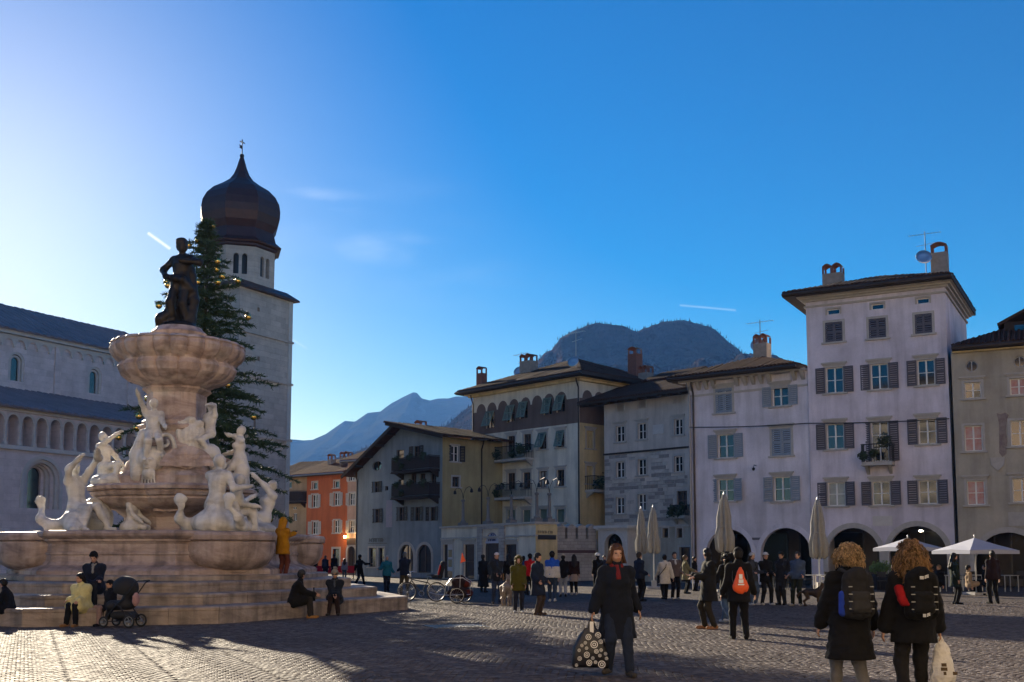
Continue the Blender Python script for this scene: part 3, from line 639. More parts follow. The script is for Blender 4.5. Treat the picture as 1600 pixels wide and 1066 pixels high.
downpipe(P_, .12, HP - .1, m='pipe_grey'); downpipe(P_, .38, HP - .1)
u, z = P_.uv(1183, 842); P_.put('wall_sign', MB().box(-.32, .32, -.03, .01, -.07, .07), mat('sign_grey', (.12, .11, .12), .6), 'front', u, z)
u, z = P_.uv(1182, 735); P_.put('bracket_lamp', MB().tube([(0, 0, .25), (0, -.3, .3), (0, -.4, .15)], .02, 5).ball((0, -.4, .05), .1, 6), MATS['iron'], 'front', u, z)

# beige house with painted stone storeys
d3 = ED(-820); BRr = gpt(1079, 76.0); BL = meet(BRr, d3, 946)
B_ = House('beige_house', 'beige house with bare stonework on its lower storeys, beside the pale house', BL, BRr + d3 * -1.5, 9.0)
HB = B_.uv(1010, 622)[1]
kw = dict(grid=(2, 2), tw=.16)
for x, y, w, h in ((969, 635, 10, 15), (1003, 630, 11, 17), (1059, 622, 12, 16)): B_.win_px(x, y, w, h, cap=False, sill=False, grid=(1, 1), frame='brown_frame', pane='shop_glass', tw=.13)
for x, y in ((969, 678), (1003, 674), (1060, 667)): B_.win_px(x, y, 13, 25, pane='shop_glass', **kw)
for x, y in ((969, 734), (1003, 730), (1060, 725)): B_.win_px(x, y, 13, 25, cap=False, pane='shop_glass', **kw)
for x, y in ((969, 790), (1003, 785)): B_.win_px(x, y, 13, 26, cap=False, **kw)
B_.win_px(1066, 782, 16, 30, cap=False, frame='brown_frame')
B_.walls(MATS['plaster_beige'], HB)
zs = B_.uv(1010, 706)[1]; B_.put('string_course', MB().box(-.03, B_.w, -.09, .01, 0, .13), MATS['timber_dark'], 'front', 0, zs)
def facing_stones():
    z0 = B_.uv(1010, 815)[1]; rows = int((zs - z0) / .26); k = 0; rr = random.Random(11); mm = [masonry('rubble_stone', 0), mat('rubble_light', (.60, .56, .51), .9, noise=(3, .3)), mat('rubble_dark', (.33, .30, .28), .9, noise=(3, .3))]
    me = {}
    big = []
    for r_ in range(rows):
        z = z0 + (zs - z0 - .03) * r_ / rows; hh = (zs - z0 - .03) / rows; u = -.0
        while u < B_.w - 1.6:
            w = rr.choice((.45, .6, .75, .9)); w = min(w, B_.w - 1.6 - u)
            hit = any(u - .2 < o['u'] + o['w'] / 2 and u + w + .2 > o['u'] - o['w'] / 2 and z - .22 < o['z'] + o['h'] and z + hh + .12 > o['z'] for o in B_.open['front'])
            if w > .15 and not hit and k < 300 and rr.random() < .92:
                key = (round(w, 2), rr.randrange(3))
                if key not in me: me[key] = MB().add([(.012, 0, .012), (key[0] - .012, 0, .012), (key[0] - .012, 0, hh - .012), (.012, 0, hh - .012), (.03, -.03, .03), (key[0] - .03, -.03, .03), (key[0] - .03, -.03, hh - .03), (.03, -.03, hh - .03)], [(4, 5, 6, 7), (0, 1, 5, 4), (1, 2, 6, 5), (2, 3, 7, 6), (3, 0, 4, 7)]).mesh('stone', mm[key[1]])
                B_.put('stone', me[key], None, 'front', u, z, -.003); k += 1
            u += max(w, .1)
facing_stones()
u, z = B_.uv(1029, 671); B_.put('plaque', MB().box(-.5, .5, -.05, .01, -.34, .34), MATS['marble_white'], 'front', u, z)
roof_plane(B_.root, [(-1.6, -1.3, HB + .1), (B_.w - .2, -1.3, HB + .1), (B_.w - .2, 5, HB + 2.3), (-1.6, 5, HB + 2.3)], MATS['tile_brown'])
MB().box(-1.6, B_.w - .2, -1.28, -1.2, HB - .12, HB + .02).box(-1.6, B_.w - .2, -1.2, 0.02, HB - .1, HB - .04).build('eave_board', MATS['timber_dark'], B_.root)
b = MB()
for i in range(12): u = -1.4 + (B_.w + 1.0) * i / 11; b.bar((u, .3, HB + .03), (u, -1.15, HB - .18), .12, .16)
b.build('rafter', MATS['timber_dark'], B_.root)
u, z = B_.uv(1066, 800); bb = balcony(B_, u - .65, u + .65, B_.uv(1066, 806)[1], .6, plants=[(-.3, .5, .35), (.3, .55, .35), (0, .2, .4), (-.4, .1, .35)], hgt=.7)
# attic room rising behind the beige roof
A_ = House('attic_house', 'small cream attic gable rising behind the beige house roof', B_.m @ Vector((1.2, 4.5, 0)), B_.m @ Vector((4.2, 4.5, 0)), 4.0)
ha = A_.uv(1000, 600)[1]; A_.win_px(1012, 601, 8, 9, cap=False, sill=False, grid=(1, 1), trim=None, frame='brown_frame'); A_.walls(MATS['plaster_cream'], ha)
roof_plane(A_.root, [(-.7, -.8, ha), (3.6, -.8, ha), (3.6, 2, ha + 1.0), (-.7, 2, ha + 1.0)], MATS['tile_brown']); roof_plane(A_.root, [(3.6, 4.8, ha), (-.7, 4.8, ha), (-.7, 2, ha + 1.0), (3.6, 2, ha + 1.0)], MATS['tile_brown']); chimney(A_, -1.6, 1, ha - .2, .9, .8, 1.2)

# cream house with a painted arcade under the roof
CRr = gpt(907, 82.0); CL = meet(CRr, ED(-800), 738)
C_ = House('cream_house', 'cream house with brown painted arches under its hipped roof and two balconies', CL, CRr, 11.0)
HC = C_.uv(820, 603)[1]
kg = dict(smat='shutter_green', trim=None, sill=False)
for x, y in ((766, 655), (798, 645.5), (818, 640), (856, 634), (876, 630)): C_.win_px(x, y + 1, 13, 26, shut='awning', frame='brown_frame', **kg)
for x, y, sh in ((765, 699, None), (799, 694, None), (824, 691, None), (848, 689, 'awning'), (876, 686, 'awning')): C_.win_px(x, y, 12, 26, shut=sh, smat='shutter_green', frame='brown_frame')
for x, y in ((765, 753), (799, 752), (823, 751), (849, 749), (876, 747)): C_.win_px(x, y, 12, 26, shut='open' if x == 765 else None, smat='shutter_grey', pane='glass_curtain' if x in (849,) else 'glass_dark', frame='brown_frame')
for x, y in ((765, 809), (799, 807), (823, 807), (849, 806), (876, 806)): C_.win_px(x, y, 12, 20, pane='shutter_green', frame='shutter_green')
for y in (687, 742): C_.win_px(922, y, 12, 28, face='right', pane='plaster_yellow', frame='plaster_yellow')
C_.walls(MATS['plaster_cream'], HC)
for f, wd in (('front', C_.w), ('right', 11.0)): pass
zb = C_.uv(820, 671)[1]; za = C_.uv(820, 634)[1]
b = MB(); wall_poly(b, [(-.01, 0), (11, 0), (11, zb), (-.01, zb)], [outline(o) for o in C_.open['right']], .03); C_.put('side_render', b, MATS['plaster_yellow'], 'right', y=-.03)
bays = [C_.uv(x, y)[0] for x, y in ((752, 650), (766, 646), (781, 642), (799, 637), (818, 632), (837, 628), (856, 624), (877, 619))]
def painted_band(face, us, u0, u1, r):
    b = MB(); n = 8
    poly = [(u0, zb), (u1, zb), (u1, za)]
    for u in reversed(us):
        poly += [(u + r * math.cos(math.pi * i / n), za + r * 1.15 * math.sin(math.pi * i / n) + .0) for i in range(n + 1)]
    poly += [(u0, za)]
    hl = [outline(o) for o in C_.open[face] if o['z'] > zb - .3]
    wall_poly(b, poly, hl, .01, lambda u, y, z: (u, y, z)); C_.put('painted_arcade', b, MATS['plaster_brown'], face, y=-.012)
sp = (bays[-1] - bays[0]) / 7; painted_band('front', [bays[0] + sp * i for i in range(8)], .02, C_.w - .005, sp * .44)
painted_band('right', [.9 + sp * i for i in range(5)], .005, 10, sp * .44)
HCt = hip_roof(C_, HC, (1.1, 1.3, 1.0, 1.0), 21)
for f, wd in (('front', C_.w + .5), ('right', 11.5)): C_.put('cornice', MB().box(-.5, wd, -.55, -.02, -.12, -.065).box(-.3, wd - .2, -.3, -.015, -.3, -.12), MATS['plaster_yellow'], f, 0, HC)
u, z = C_.uv(798, 585); chimney(C_, u - 1.0, 3.0, HC + 1.1, 1.3, .9, 1.6); chimney(C_, .2, .8, HC + .35, .7, .6, 1.5, 'brick', 1); chimney(C_, C_.w - .8, 7.5, HC + 1.2, .9, .8, 1.6, 'brick', 1); antenna(C_, u - 1.9, 3, HC + 1.0, 2.6); a_ = antenna(C_, C_.w - .9, .6, HC + .4, 3.4)
u0, z = C_.uv(777, 721); u1, _ = C_.uv(834, 719); balcony(C_, u0, u1, z, .9, plants=[(-.42, .7, .55), (-.3, .4, .45), (.3, .75, .5), (.42, .6, .5), (.12, .35, .3)])
u0, z = C_.uv(781, 779); u1, _ = C_.uv(832, 777); balcony(C_, u0, u1, z, .9, plants=[(-.4, .4, .4), (-.2, .9, .25)])
u0, z = C_.uv(922, 766, 'right'); balcony(C_, u0 - .6, u0 + 2.4, z, 1.0, face='right', plants=[(-.3, .6, .6), (0, .8, .6), (.3, .7, .6)])
downpipe(C_, C_.w - .02, HC - .1); downpipe(C_, .1, HC - .1)

# blue-grey gabled house with timber balconies
XR = gpt(690, 84.0); XL = meet(XR, ED(-800), 556)
X_ = House('gabled_house', 'blue-grey gabled house with two dark timber balconies and arched shop windows', XL, XR, 7.0)
hl = X_.uv(556, 738)[1]; up, hp = X_.uv(628, 668); hr = X_.uv(688, 683)[1]
kd = dict(smat='shutter_dark', frame='brown_frame', trim=None, cap=False)
X_.win_px(589, 728, 15, 15, arch='full', **kd); X_.win_px(625, 716, 12, 26, grid=(1, 2), **kd); X_.win_px(651, 707, 10, 20, shut='open', **kd)
X_.win_px(588, 761, 8, 17, shut='open', **kd); X_.win_px(604, 763, 5, 7, grid=(1, 1), **kd); X_.win_px(626, 758, 9, 18, grid=(1, 2), **kd)
for x in (646, 660, 677): X_.win_px(x, 750, 9, 20, **kd)
X_.win_px(589, 806, 8, 22, shut='open', **kd)
for x in (627, 652, 676): X_.win_px(x, 803, 9, 22, shut='open', **kd)
X_.win_px(582, 871, 11, 30, cap=False, trim='stone_trim', frame='brown_frame', grid=(1, 2)); X_.win_px(596, 871, 9, 30, cap=False, trim='stone_trim', frame='brown_frame', grid=(1, 2))
for x in (635, 663): X_.win_px(x, 873, 22, 44, arch='round', trim='stone_trim', frame='brown_frame', sill=False, tw=.22)
kd['trim'] = 'stone_trim'; X_.win_px(711, 709, 12, 25, shut='open', face='right', **{**kd, 'frame': 'white_frame'}); X_.win_px(712, 753, 11, 16, face='right', **kd)
X_.walls(MATS['plaster_blue'], hr, {'front': [(0, 0), (X_.w, 0), (X_.w, hr), (up, hp), (0, hl)], 'left': [(0, 0), (7, 0), (7, hl), (0, hl)]})
b = MB(); wall_poly(b, [(0, 0), (7, 0), (7, hr), (0, hr)], [outline({**o, 'w': o['w'] + .001}) for o in X_.open['right']], .02); X_.put('side_render', b, MATS['plaster_yellowgreen'], 'right', y=-.02)
f_ = 1.0; sR = (hp - hr) / (X_.w - up); sL = (hp - hl) / up
roof_plane(X_.root, [(X_.w + 1.2, -f_, hr - sR * 1.2 + .3), (X_.w + 1.2, 8, hr - sR * 1.2 + .3), (up - .5, 8, hp + sR * .5 + .3), (up - .5, -f_ - .5, hp + sR * .5 + .3)], MATS['tile_brown'])
roof_plane(X_.root, [(-.9, 8, hl - sL * .9 + .18), (-.9, -f_, hl - sL * .9 + .18), (up, -f_, hp + .18), (up, 8, hp + .18)], MATS['tile_brown'])
MB().bar((X_.w + 1.2, -f_ - .02, hr - sR * 1.2 + .13), (up - .5, -f_ - .3, hp + sR * .5 + .12), .08, .26).bar((-.9, -f_ - .02, hl - sL * .9 + .02), (up, -f_ - .02, hp + .02), .08, .26).build('barge_board', MATS['timber_dark'], X_.root)
b = MB()
for t in (.12, .35, .6, .85): b.bar((up * t, -f_ + .1, hl + (hp - hl) * t + .0), (up * t, .3, hl + (hp - hl) * t + .0), .16, .2)
for t in (.2, .5, .8): x = up + (X_.w - up) * t; b.bar((x, -f_ + .1, hp + (hr - hp) * t + .1), (x, .3, hp + (hr - hp) * t + .1), .16, .2)
b.build('purlin', MATS['timber_dark'], X_.root)
chimney(X_, up - 1.6, 3.2, hp - .6, .8, .7, 1.0, pots=1); chimney(X_, up - 3, 2.4, hp - 1.6, .5, .5, .8, pots=1)
for y0, yy in ((738, 716), (778, 757)):
    u0, z = X_.uv(628, y0); u1, _ = X_.uv(687, y0 - 3); z1 = X_.uv(657, yy)[1]; o = balcony(X_, u0, u1, z, 1.1, 'timber_dark', z1 - z, plants=[(-.35, .95, .35), (0, 1.0, .3), (.35, .95, .35), (-.2, .3, .3)], slab='timber_dark', solid=True)
u, z = X_.uv(608, 803); X_.put('fresco', MB().box(-.42, .42, -.012, .01, -1.1, 1.1), mat('fresco_faded', (.26, .25, .34), .9, noise=(4, 0, (.34, .33, .36))), 'front', u, z)
u, z = X_.uv(590, 845); X_.put('shop_lettering', MB().box(-1.3, 1.3, -.03, .01, -.02, .02), MATS['shop_dark'], 'front', u, z - .22)
downpipe(X_, 4.0, hr, face='right', z0=3.9); downpipe(X_, .1, hl)

# one-storey shop annexe with lamp posts on its parapet
AL = gpt(689, 82.6); AR = gpt(837, 71.0)
_e = (AR - AL).normalized(); ND = (meet(AR, Vector((-_e.y, _e.x, 0)), 871) - AR).length
N_ = House('shop_annex', 'low cream shop annexe with stone doorways and a lunette sign, below the cream house', AL, AR, ND)
HN = N_.uv(765, 819)[1]
wd = N_.uv(700, 890)
for x, w in ((700, 15), (733, 17), (798, 19)):
    u, _ = N_.uv(x, 870); _, zt = N_.uv(x, 851); uw = N_.uv(x + w / 2, 870)[0] - N_.uv(x - w / 2, 870)[0]
    N_.window(u, 0.02, uw, zt, trim='stone_trim', frame='brown_frame', grid=(1, 2), sill=False, tw=.2, name='shop_door')
u, _ = N_.uv(768, 860); uw = N_.uv(781, 860)[0] - N_.uv(755, 860)[0]; zt = N_.uv(768, 832)[1]; zl = N_.uv(768, 849)[1]
N_.open['front'].append(dict(u=u, z=0, w=uw, h=zt, arch='round'))
N_.walls(mat_n := MATS['plaster_cream'], HN, None)
MB().add([(N_.w + .02, -.01, 0), (N_.w + .02, ND, 0), (N_.w + .02, ND, HN - .2), (N_.w + .02, -.01, HN - .2)], [(0, 1, 2, 3)]).build('side_render', MATS['plaster_yellow'], N_.root)
MB().box(-.1, N_.w + .12, -.14, ND + .1, HN - .14, HN).box(-.05, N_.w + .06, -.07, ND + .05, HN - .95, HN - .85).build('cornice', MATS['stone_trim'], N_.root)
fr = N_.put('portal', MB().box(-uw / 2 - .75, -uw / 2 - .02, -.12, -.001, 0, HN - .16).box(uw / 2 + .02, uw / 2 + .75, -.12, -.001, 0, HN - .16).box(-uw / 2 - .02, uw / 2 + .02, -.12, -.001, zt + .25, HN - .16), MATS['rubble_stone'], 'front', u, 0)
N_.put('door', MB().box(-uw / 2, uw / 2, .18, .22, 0, zl), MATS['glass_dark'], parent=fr)
lun = N_.put('lunette_sign', MB().add([(x, .1, z) for x, z in [(-uw / 2, zl), (uw / 2, zl)] + [(uw / 2 * math.cos(math.pi * i / 12), max(zl, zt - uw / 2) + (zt - max(zl, zt - uw / 2)) * math.sin(math.pi * i / 12)) for i in range(13)]], [tuple(range(15))]), mat('sign_pale_blue', (.42, .47, .62), .5), parent=fr)
def text_mesh(txt, size, m, ext=.01):
    cu = bpy.data.curves.new('lettering', 'FONT'); cu.body = txt; cu.size = size; cu.align_x = 'CENTER'; cu.extrude = ext
    o = bpy.data.objects.new('tmp', cu); COL.objects.link(o); dg = bpy.context.evaluated_depsgraph_get(); me = bpy.data.meshes.new_from_object(o.evaluated_get(dg)); bpy.data.objects.remove(o); me.materials.clear(); me.materials.append(m)
    me.name = 'lettering'; return me
def worn_letters(n, size, m, seed):
    """lettering too small and faded to read: letter-sized strokes in a row"""
    rr = random.Random(seed); b = MB(); x = -n * size * .36
    for i in range(n):
        w = size * rr.uniform(.38, .6); b.box(x, x + size * .1, 0, size * .7, -.008, .008)
        if rr.random() < .75: b.box(x + size * .1, x + w, size * .6, size * .7, -.008, .008)
        if rr.random() < .6: b.box(x + size * .1, x + w * .9, size * .3, size * .39, -.008, .008)
        if rr.random() < .5: b.box(x + w - size * .1, x + w, 0, size * .6, -.008, .008)
        x += w + size * .16
    me = b.mesh('lettering', m); return me
mat('ink_blue', (.03, .04, .16), .6)
t = link('lettering', text_mesh('CRISS', .55, MATS['ink_blue']), lun, (0, .085, zl + .42), (R(90), 0, 0)); t = link('lettering', worn_letters(8, .22, MATS['ink_blue'], 1), lun, (0, .085, zl + .15), (R(90), 0, 0))
t = link('lettering', worn_letters(7, .45, MATS['shop_dark'], 2), X_.root, (X_.uv(590, 845)[0], -.03, X_.uv(590, 847)[1]), (R(90), 0, 0))
pu, pz = N_.uv(701, 868); N_.put('poster', MB().box(-.42, .42, .10, .125, -1.15, 1.0), mat('poster_paper', (.50, .49, .53), .6), 'front', pu + .06, pz)
b = MB()
for r_ in range(2):
    for c_ in range(4): b.box(-.30 + c_ * .155, -.17 + c_ * .155, .085, .098, -.85 + r_ * .72, -.30 + r_ * .72)
N_.put('poster_print', b, MATS['shop_dark'], 'front', pu + .06, pz)
sg = N_.put('shop_sign', MB().box(0, ND - .3, -.09, -.03, 0, .3), MATS['shop_dark'], 'right', .15, N_.uv(845, 838)[1] - .2)
link('lettering', worn_letters(8, .24, MATS['shop_dark'], 3), N_.root, tuple(N_.faces['right'] @ Vector((ND / 2, -.06, N_.uv(845, 838)[1] + .2))), (R(90), 0, R(90)))
LP = []
for i, x in enumerate((717, 756, 792, 836)):
    u, _ = N_.uv(x, 815); u = min(u, N_.w - .4); p = N_.m @ Vector((u, .35, HN)); o = thing('lamp_post', '%s stone lamp post standing on the shop annexe parapet' % ('leftmost', 'second from left', 'third from left', 'fourth from left')[i], 'lamp post', p, N_.rz, 'lamp posts on the annexe parapet'); LP.append(o)
p = N_.m @ Vector((N_.w - .4, ND - .35, HN)); o = thing('lamp_post', 'rightmost stone lamp post on the annexe parapet, set back on the yellow side', 'lamp post', p, N_.rz, 'lamp posts on the annexe parapet'); LP.append(o)
for i, o in enumerate(LP):
    MB().box(-.28, .28, -.28, .28, 0, .22).lathe([(.2, .22), (.22, .3), (.12, .42), (.105, 1.2), (.09, 1.75), (.15, 1.8), (.15, 1.9), (.05, 1.95)], 10).build('post', mat('weathered_stone', (.22, .21, .20), .85, noise=(4, .3)), o)
    b = MB()
    for sx in ((-1, 1) if i % 2 else (1, -1)):
        b.tube([(0, 0, 1.95), (sx * .12, 0, 2.4), (sx * .45, 0, 2.75), (sx * .95, 0, 2.85), (sx * 1.3, 0, 2.7)], .02, 5)
    b.build('arm', MATS['iron'], o); l = MB()
    for sx in (-1, 1): l.lathe([(.02, 2.7), (.09, 2.62), (.13, 2.42), (.05, 2.38)], 8, (sx * 1.3, 0))
    l.build('lantern', MATS['iron'], o)

# crenellated garden wall and stone portal below the beige house
KL, KR = gpt(869, 73.2), gpt(934, 74.6)
K_ = House('crenellated_wall', 'grey crenellated wall between the annexe and the stone portal', KL, KR, .7, 'wall'); hk = K_.uv(895, 842)[1]; K_.walls(MATS['rubble_stone'], hk)
MB().box(0, K_.w, 0, .7, hk - .02, hk + .003).build('coping', MATS['stone_trim'], K_.root)
for i in range(4):
    u = K_.w * (i + .5) / 4; w = .62
    o = K_.put('merlon', MB().box(-w / 2, w / 2, .02, .6, 0, .75).add([(-w / 2 - .08, -.04, .75), (w / 2 + .08, -.04, .75), (w / 2 + .08, .66, .75), (-w / 2 - .08, .66, .75), (0, -.04, 1.0), (0, .66, 1.0)], [(0, 1, 4), (2, 3, 5), (0, 4, 5, 3), (1, 2, 5, 4), (0, 3, 2, 1)]), MATS['rubble_stone'], 'front', u, hk + .003)
u, z = K_.uv(900, 862); K_.put('sign_strip', MB().box(-1.5, 1.5, -.05, .01, -.1, .1), mat('sign_maroon', (.09, .05, .06), .6), 'front', u, z)
O_ = House('stone_portal', 'white stone portal with an arched iron gate in the garden wall', gpt(935, 74.0), gpt(981, 72.0), 1.0, 'portal')
ho = O_.uv(958, 821)[1]; u, w, z = O_.arch_px(945, 973, 834); O_.arch_trim(u, w, z, MATS['marble_white'], .25); O_.walls(MATS['marble_white'], ho)
MB().box(-.22, O_.w + .22, -.22, 1.1, ho - .2, ho).box(-.12, O_.w + .12, -.12, 1.05, ho - .32, ho - .203).build('cornice', MATS['marble_white'], O_.root)
b = MB()
for i in range(11): x = u - w / 2 + w * (i + .5) / 11; b.box(x - .02, x + .02, .35, .39, 0, z - w / 2 + math.sqrt(max(0, (w / 2) ** 2 - (x - u) ** 2)))
for zz in (.3, 1.4, 2.2): b.box(u - w / 2, u + w / 2, .33, .345, zz, zz + .05)
b.build('gate', MATS['iron'], O_.root); leaf_ball(.8, 160, 3, .12).build('ivy', MATS['leaf_green'], O_.root, (u, .9, z - .4))
MB().box(.1, O_.w - .1, .95, .99, 0, ho - .4).build('gate_backing', MATS['shop_dark'], O_.root)
Q_ = House('parapet_wall', 'beige parapet wall with small openings at the foot of the beige house', gpt(981, 73.5), gpt(1080, 68.5), 3.0, 'wall')
hq = Q_.uv(1030, 824)[1]
for x in (1003, 1040, 1062): Q_.win_px(x, 833, 9, 15, cap=False, sill=False, grid=(1, 1), frame='brown_frame', tw=.1)
u, _ = Q_.uv(1074, 880); Q_.window(u - .2, .02, 1.0, 2.2, grid=(1, 1), sill=False, cap=False, frame='brown_frame', name='door'); Q_.walls(MATS['plaster_khaki'], hq); MB().box(-.05, Q_.w - .02, -.1, 3.0, hq, hq + .12).build('coping', MATS['stone_trim'], Q_.root)

# khaki frescoed house at the right edge
d4 = ED(-2600); VL = TR + Vector((.05, -.35, 0)); VR = meet(VL, d4 * -1, 1700)
V_ = House('frescoed_house', 'worn khaki house with round attic windows and fresco traces, right of the tall house', VL, VR, 9.0)
HV = V_.uv(1540, 545)[1]
for x, y in ((1518, 572), (1593, 565)): V_.win_px(x, y, 20, 18, arch='full', cap=False, sill=False, trim=None, frame='pipe_grey', name='round_window')
V_.win_px(1520, 610, 26, 25); V_.win_px(1592, 604, 28, 26, pane='glass_red'); V_.win_px(1521, 685, 28, 40, pane='glass_red', cap=False); V_.win_px(1594, 677, 30, 40, pane='glass_dark', cap=False)
V_.win_px(1525, 770, 28, 38, pane='glass_red'); V_.win_px(1597, 766, 30, 38, pane='glass_dark')
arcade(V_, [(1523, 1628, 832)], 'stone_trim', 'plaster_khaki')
V_.walls(MATS['plaster_khaki'], HV)
hip_roof(V_, HV, (.6, .5, .5, -.08), 24)
V_.put('cornice', MB().box(.1, V_.w + .3, -.3, -.01, -.14, -.065), MATS['plaster_yellow'], 'front', 0, HV)
u, z = V_.uv(1568, 678); b = MB(); rr = random.Random(5)
pts = [(-.24, -1.0), (-.1, -1.22), (.1, -1.05), (.17, -.4), (.12, .2), (.2, .75), (.3, .98), (.12, 1.12), (-.1, 1.04), (-.28, 1.1), (-.2, .6), (-.22, -.2)]
b.add([(x, -.012, z_) for x, z_ in pts], []); b.f = [tuple(t) for t in tessellate_polygon([[Vector((x, z_, 0)) for x, z_ in pts]])]; V_.put('fresco', b, mat('fresco_dark', (.17, .11, .11), .9, noise=(3, 0, (.36, .31, .26))), 'front', u, z)
u, z = V_.uv(1559, 724); V_.put('coat_of_arms', MB().add([(-.35, -.05, .3), (.35, -.05, .3), (.3, -.08, -.1), (0, -.08, -.42), (-.3, -.08, -.1), (-.35, .01, .3), (.35, .01, .3), (.3, .01, -.1), (0, .01, -.42), (-.3, .01, -.1)], [(4, 3, 2, 1, 0), (0, 1, 6, 5), (1, 2, 7, 6), (2, 3, 8, 7), (3, 4, 9, 8), (4, 0, 5, 9)]), MATS['stone_trim'], 'front', u, z)
u, z = V_.uv(1594, 811); V_.put('plaque', MB().box(-.55, .55, -.04, .01, -.35, .35), MATS['stone_trim'], 'front', u, z)
dm = House('roof_dormer', 'dark dormer window on the khaki house roof', V_.m @ Vector((V_.uv(1568, 520)[0], 1.4, 0)), V_.m @ Vector((V_.uv(1568, 520)[0] + 2.2, 1.4, 0)), 3.0, 'dormer')
dm.root.parent = V_.root; dm.root.matrix_parent_inverse = V_.m.inverted(); del dm.root['category'], dm.root['label']
zd = HV + .4; MB().box(0, 2.2, 0, 3, zd, zd + 1.2).build('dormer_wall', MATS['timber_dark'], dm.root); MB().box(.5, 1.9, -.02, .0, zd + .35, zd + 1.0).build('dormer_pane', MATS['glass_dark'], dm.root)
roof_plane(dm.root, [(-.3, 3, zd + 1.1), (-.3, -.3, zd + 1.1), (1.1, -.3, zd + 1.8), (1.1, 3, zd + 1.8)], MATS['tile_brown']); roof_plane(dm.root, [(2.5, -.3, zd + 1.1), (2.5, 3, zd + 1.1), (1.1, 3, zd + 1.8), (1.1, -.3, zd + 1.8)], MATS['tile_brown'])

# orange, pink and ochre houses at the end of the piazza
G_ = House('orange_house', 'orange house with white shutters at the far end of the square', gpt(477, 112), gpt(541, 108), 8)
hg = G_.uv(508, 742)[1]; kp = dict(smat='shutter_pale', cap=False)
for x, y in ((492, 759), (526, 757)): G_.win_px(x, y, 8, 11, grid=(1, 1), **kp)
for x, y in ((492, 783), (526, 780), (492, 825), (526, 823)): G_.win_px(x, y, 9, 20, shut='open', **kp)
u, _ = G_.uv(525, 880); zt = G_.uv(525, 858)[1]; G_.window(u, .02, 1.0, zt, sill=False, cap=False, frame='shutter_dark', grid=(1, 1), tw=.2, name='door'); G_.walls(MATS['plaster_orange'], hg)
def lean_roof(h, H, o=.8, dz=2.0, back=5, m='tile_red', l=.3, r=.3): 
    roof_plane(h.root, [(-l, -o, H), (h.w + r, -o, H), (h.w + r, back, H + dz), (-l, back, H + dz)], MATS[m]); MB().box(-l, h.w + r, -o, -o + .08, H - .25, H - .1).box(-l, h.w + r, -o + .08, .02, H - .16, H - .11).build('eave_board', MATS['timber_dark'], h.root); MB().tube([(-l, -o - .08, H - .1), (h.w + r, -o - .08, H - .1)], .08, 6).build('gutter', MATS['pipe_grey'], h.root)
lean_roof(G_, hg + .1, l=2.2); chimney(G_, .3, 3, hg + 1.2, .6, .6, .7, pots=1); chimney(G_, 2.6, 3, hg + 1.4, 1.3, .7, .6)
H_ = House('pink_house', 'narrow pink house between the orange and the blue-grey house', gpt(541, 107.5), gpt(572, 106), 8)
hh = H_.uv(546, 722)[1]
for x, y in ((550, 742), (550, 780), (550, 823)): H_.win_px(x, y, 8, 19, shut='open', **kp)
u, _ = H_.uv(549, 870); zt = H_.uv(549, 854)[1]; H_.window(u, .02, 1.05, zt, arch='round', sill=False, frame='timber_dark', pane='timber_dark', tw=.2, name='door'); H_.walls(MATS['plaster_pink'], hh); lean_roof(H_, hh + .1)
u, z = H_.uv(550, 846); sgn = H_.put('hanging_sign', MB().box(-.6, .6, -.12, -.04, -.35, .3), mat('sign_brown', (.06, .035, .02), .6), 'front', u, z)
for sx in (-1, 1):
    lmp = H_.put('wall_lamp', MB().box(-.1, .1, -.2, -.02, -.12, .12), mat('warm_lamp', (1, .7, .3), .5, emit=((1, .62, .2), 9.0)), 'front', u + sx * .85, z + .45)
    ld = bpy.data.lights.new('wall_lamp_light', 'POINT'); ld.energy = 22; ld.color = (1, .62, .25); ld.shadow_soft_size = .12; lo = bpy.data.objects.new('wall_lamp_light', ld); COL.objects.link(lo); lo.parent = lmp; lo.location = (0, -.35, 0)
Y_ = House('ochre_house', 'low ochre house with a dark balcony, half hidden by the bell tower', gpt(425, 121), gpt(479, 119), 8)
hy = Y_.uv(460, 745)[1]
for x, y, w, h in ((461, 808, 6, 12), (460, 794, 7, 4), (450, 758, 12, 10)): Y_.win_px(x, y, w, h, trim=None, cap=False, grid=(2, 1))
Y_.walls(MATS['plaster_ochre'], hy); lean_roof(Y_, hy + .1); u0, z = Y_.uv(440, 785); balcony(Y_, u0, Y_.uv(479, 784)[0], z, 1.0, 'timber_dark', 1.1, solid=True, slab='timber_dark')
# overhead wire strung along the fronts
wp = [T_.m @ Vector((T_.w, -.25, T_.uv(1487, 655)[1])), T_.m @ Vector((0, -.25, T_.uv(1268, 662)[1])), P_.m @ Vector((.2, -.25, P_.uv(1085, 668)[1]))]; pts = [wp[k].lerp(wp[k + 1], i / 8) - Vector((0, 0, .07 * math.sin(math.pi * i / 8))) for k in (0, 1) for i in range(8)] + [wp[2]]
tag(MB().tube(pts, .03, 5).build('overhead_wire', MATS['iron']), 'black cable strung across the pale and the tall house fronts', 'cable')

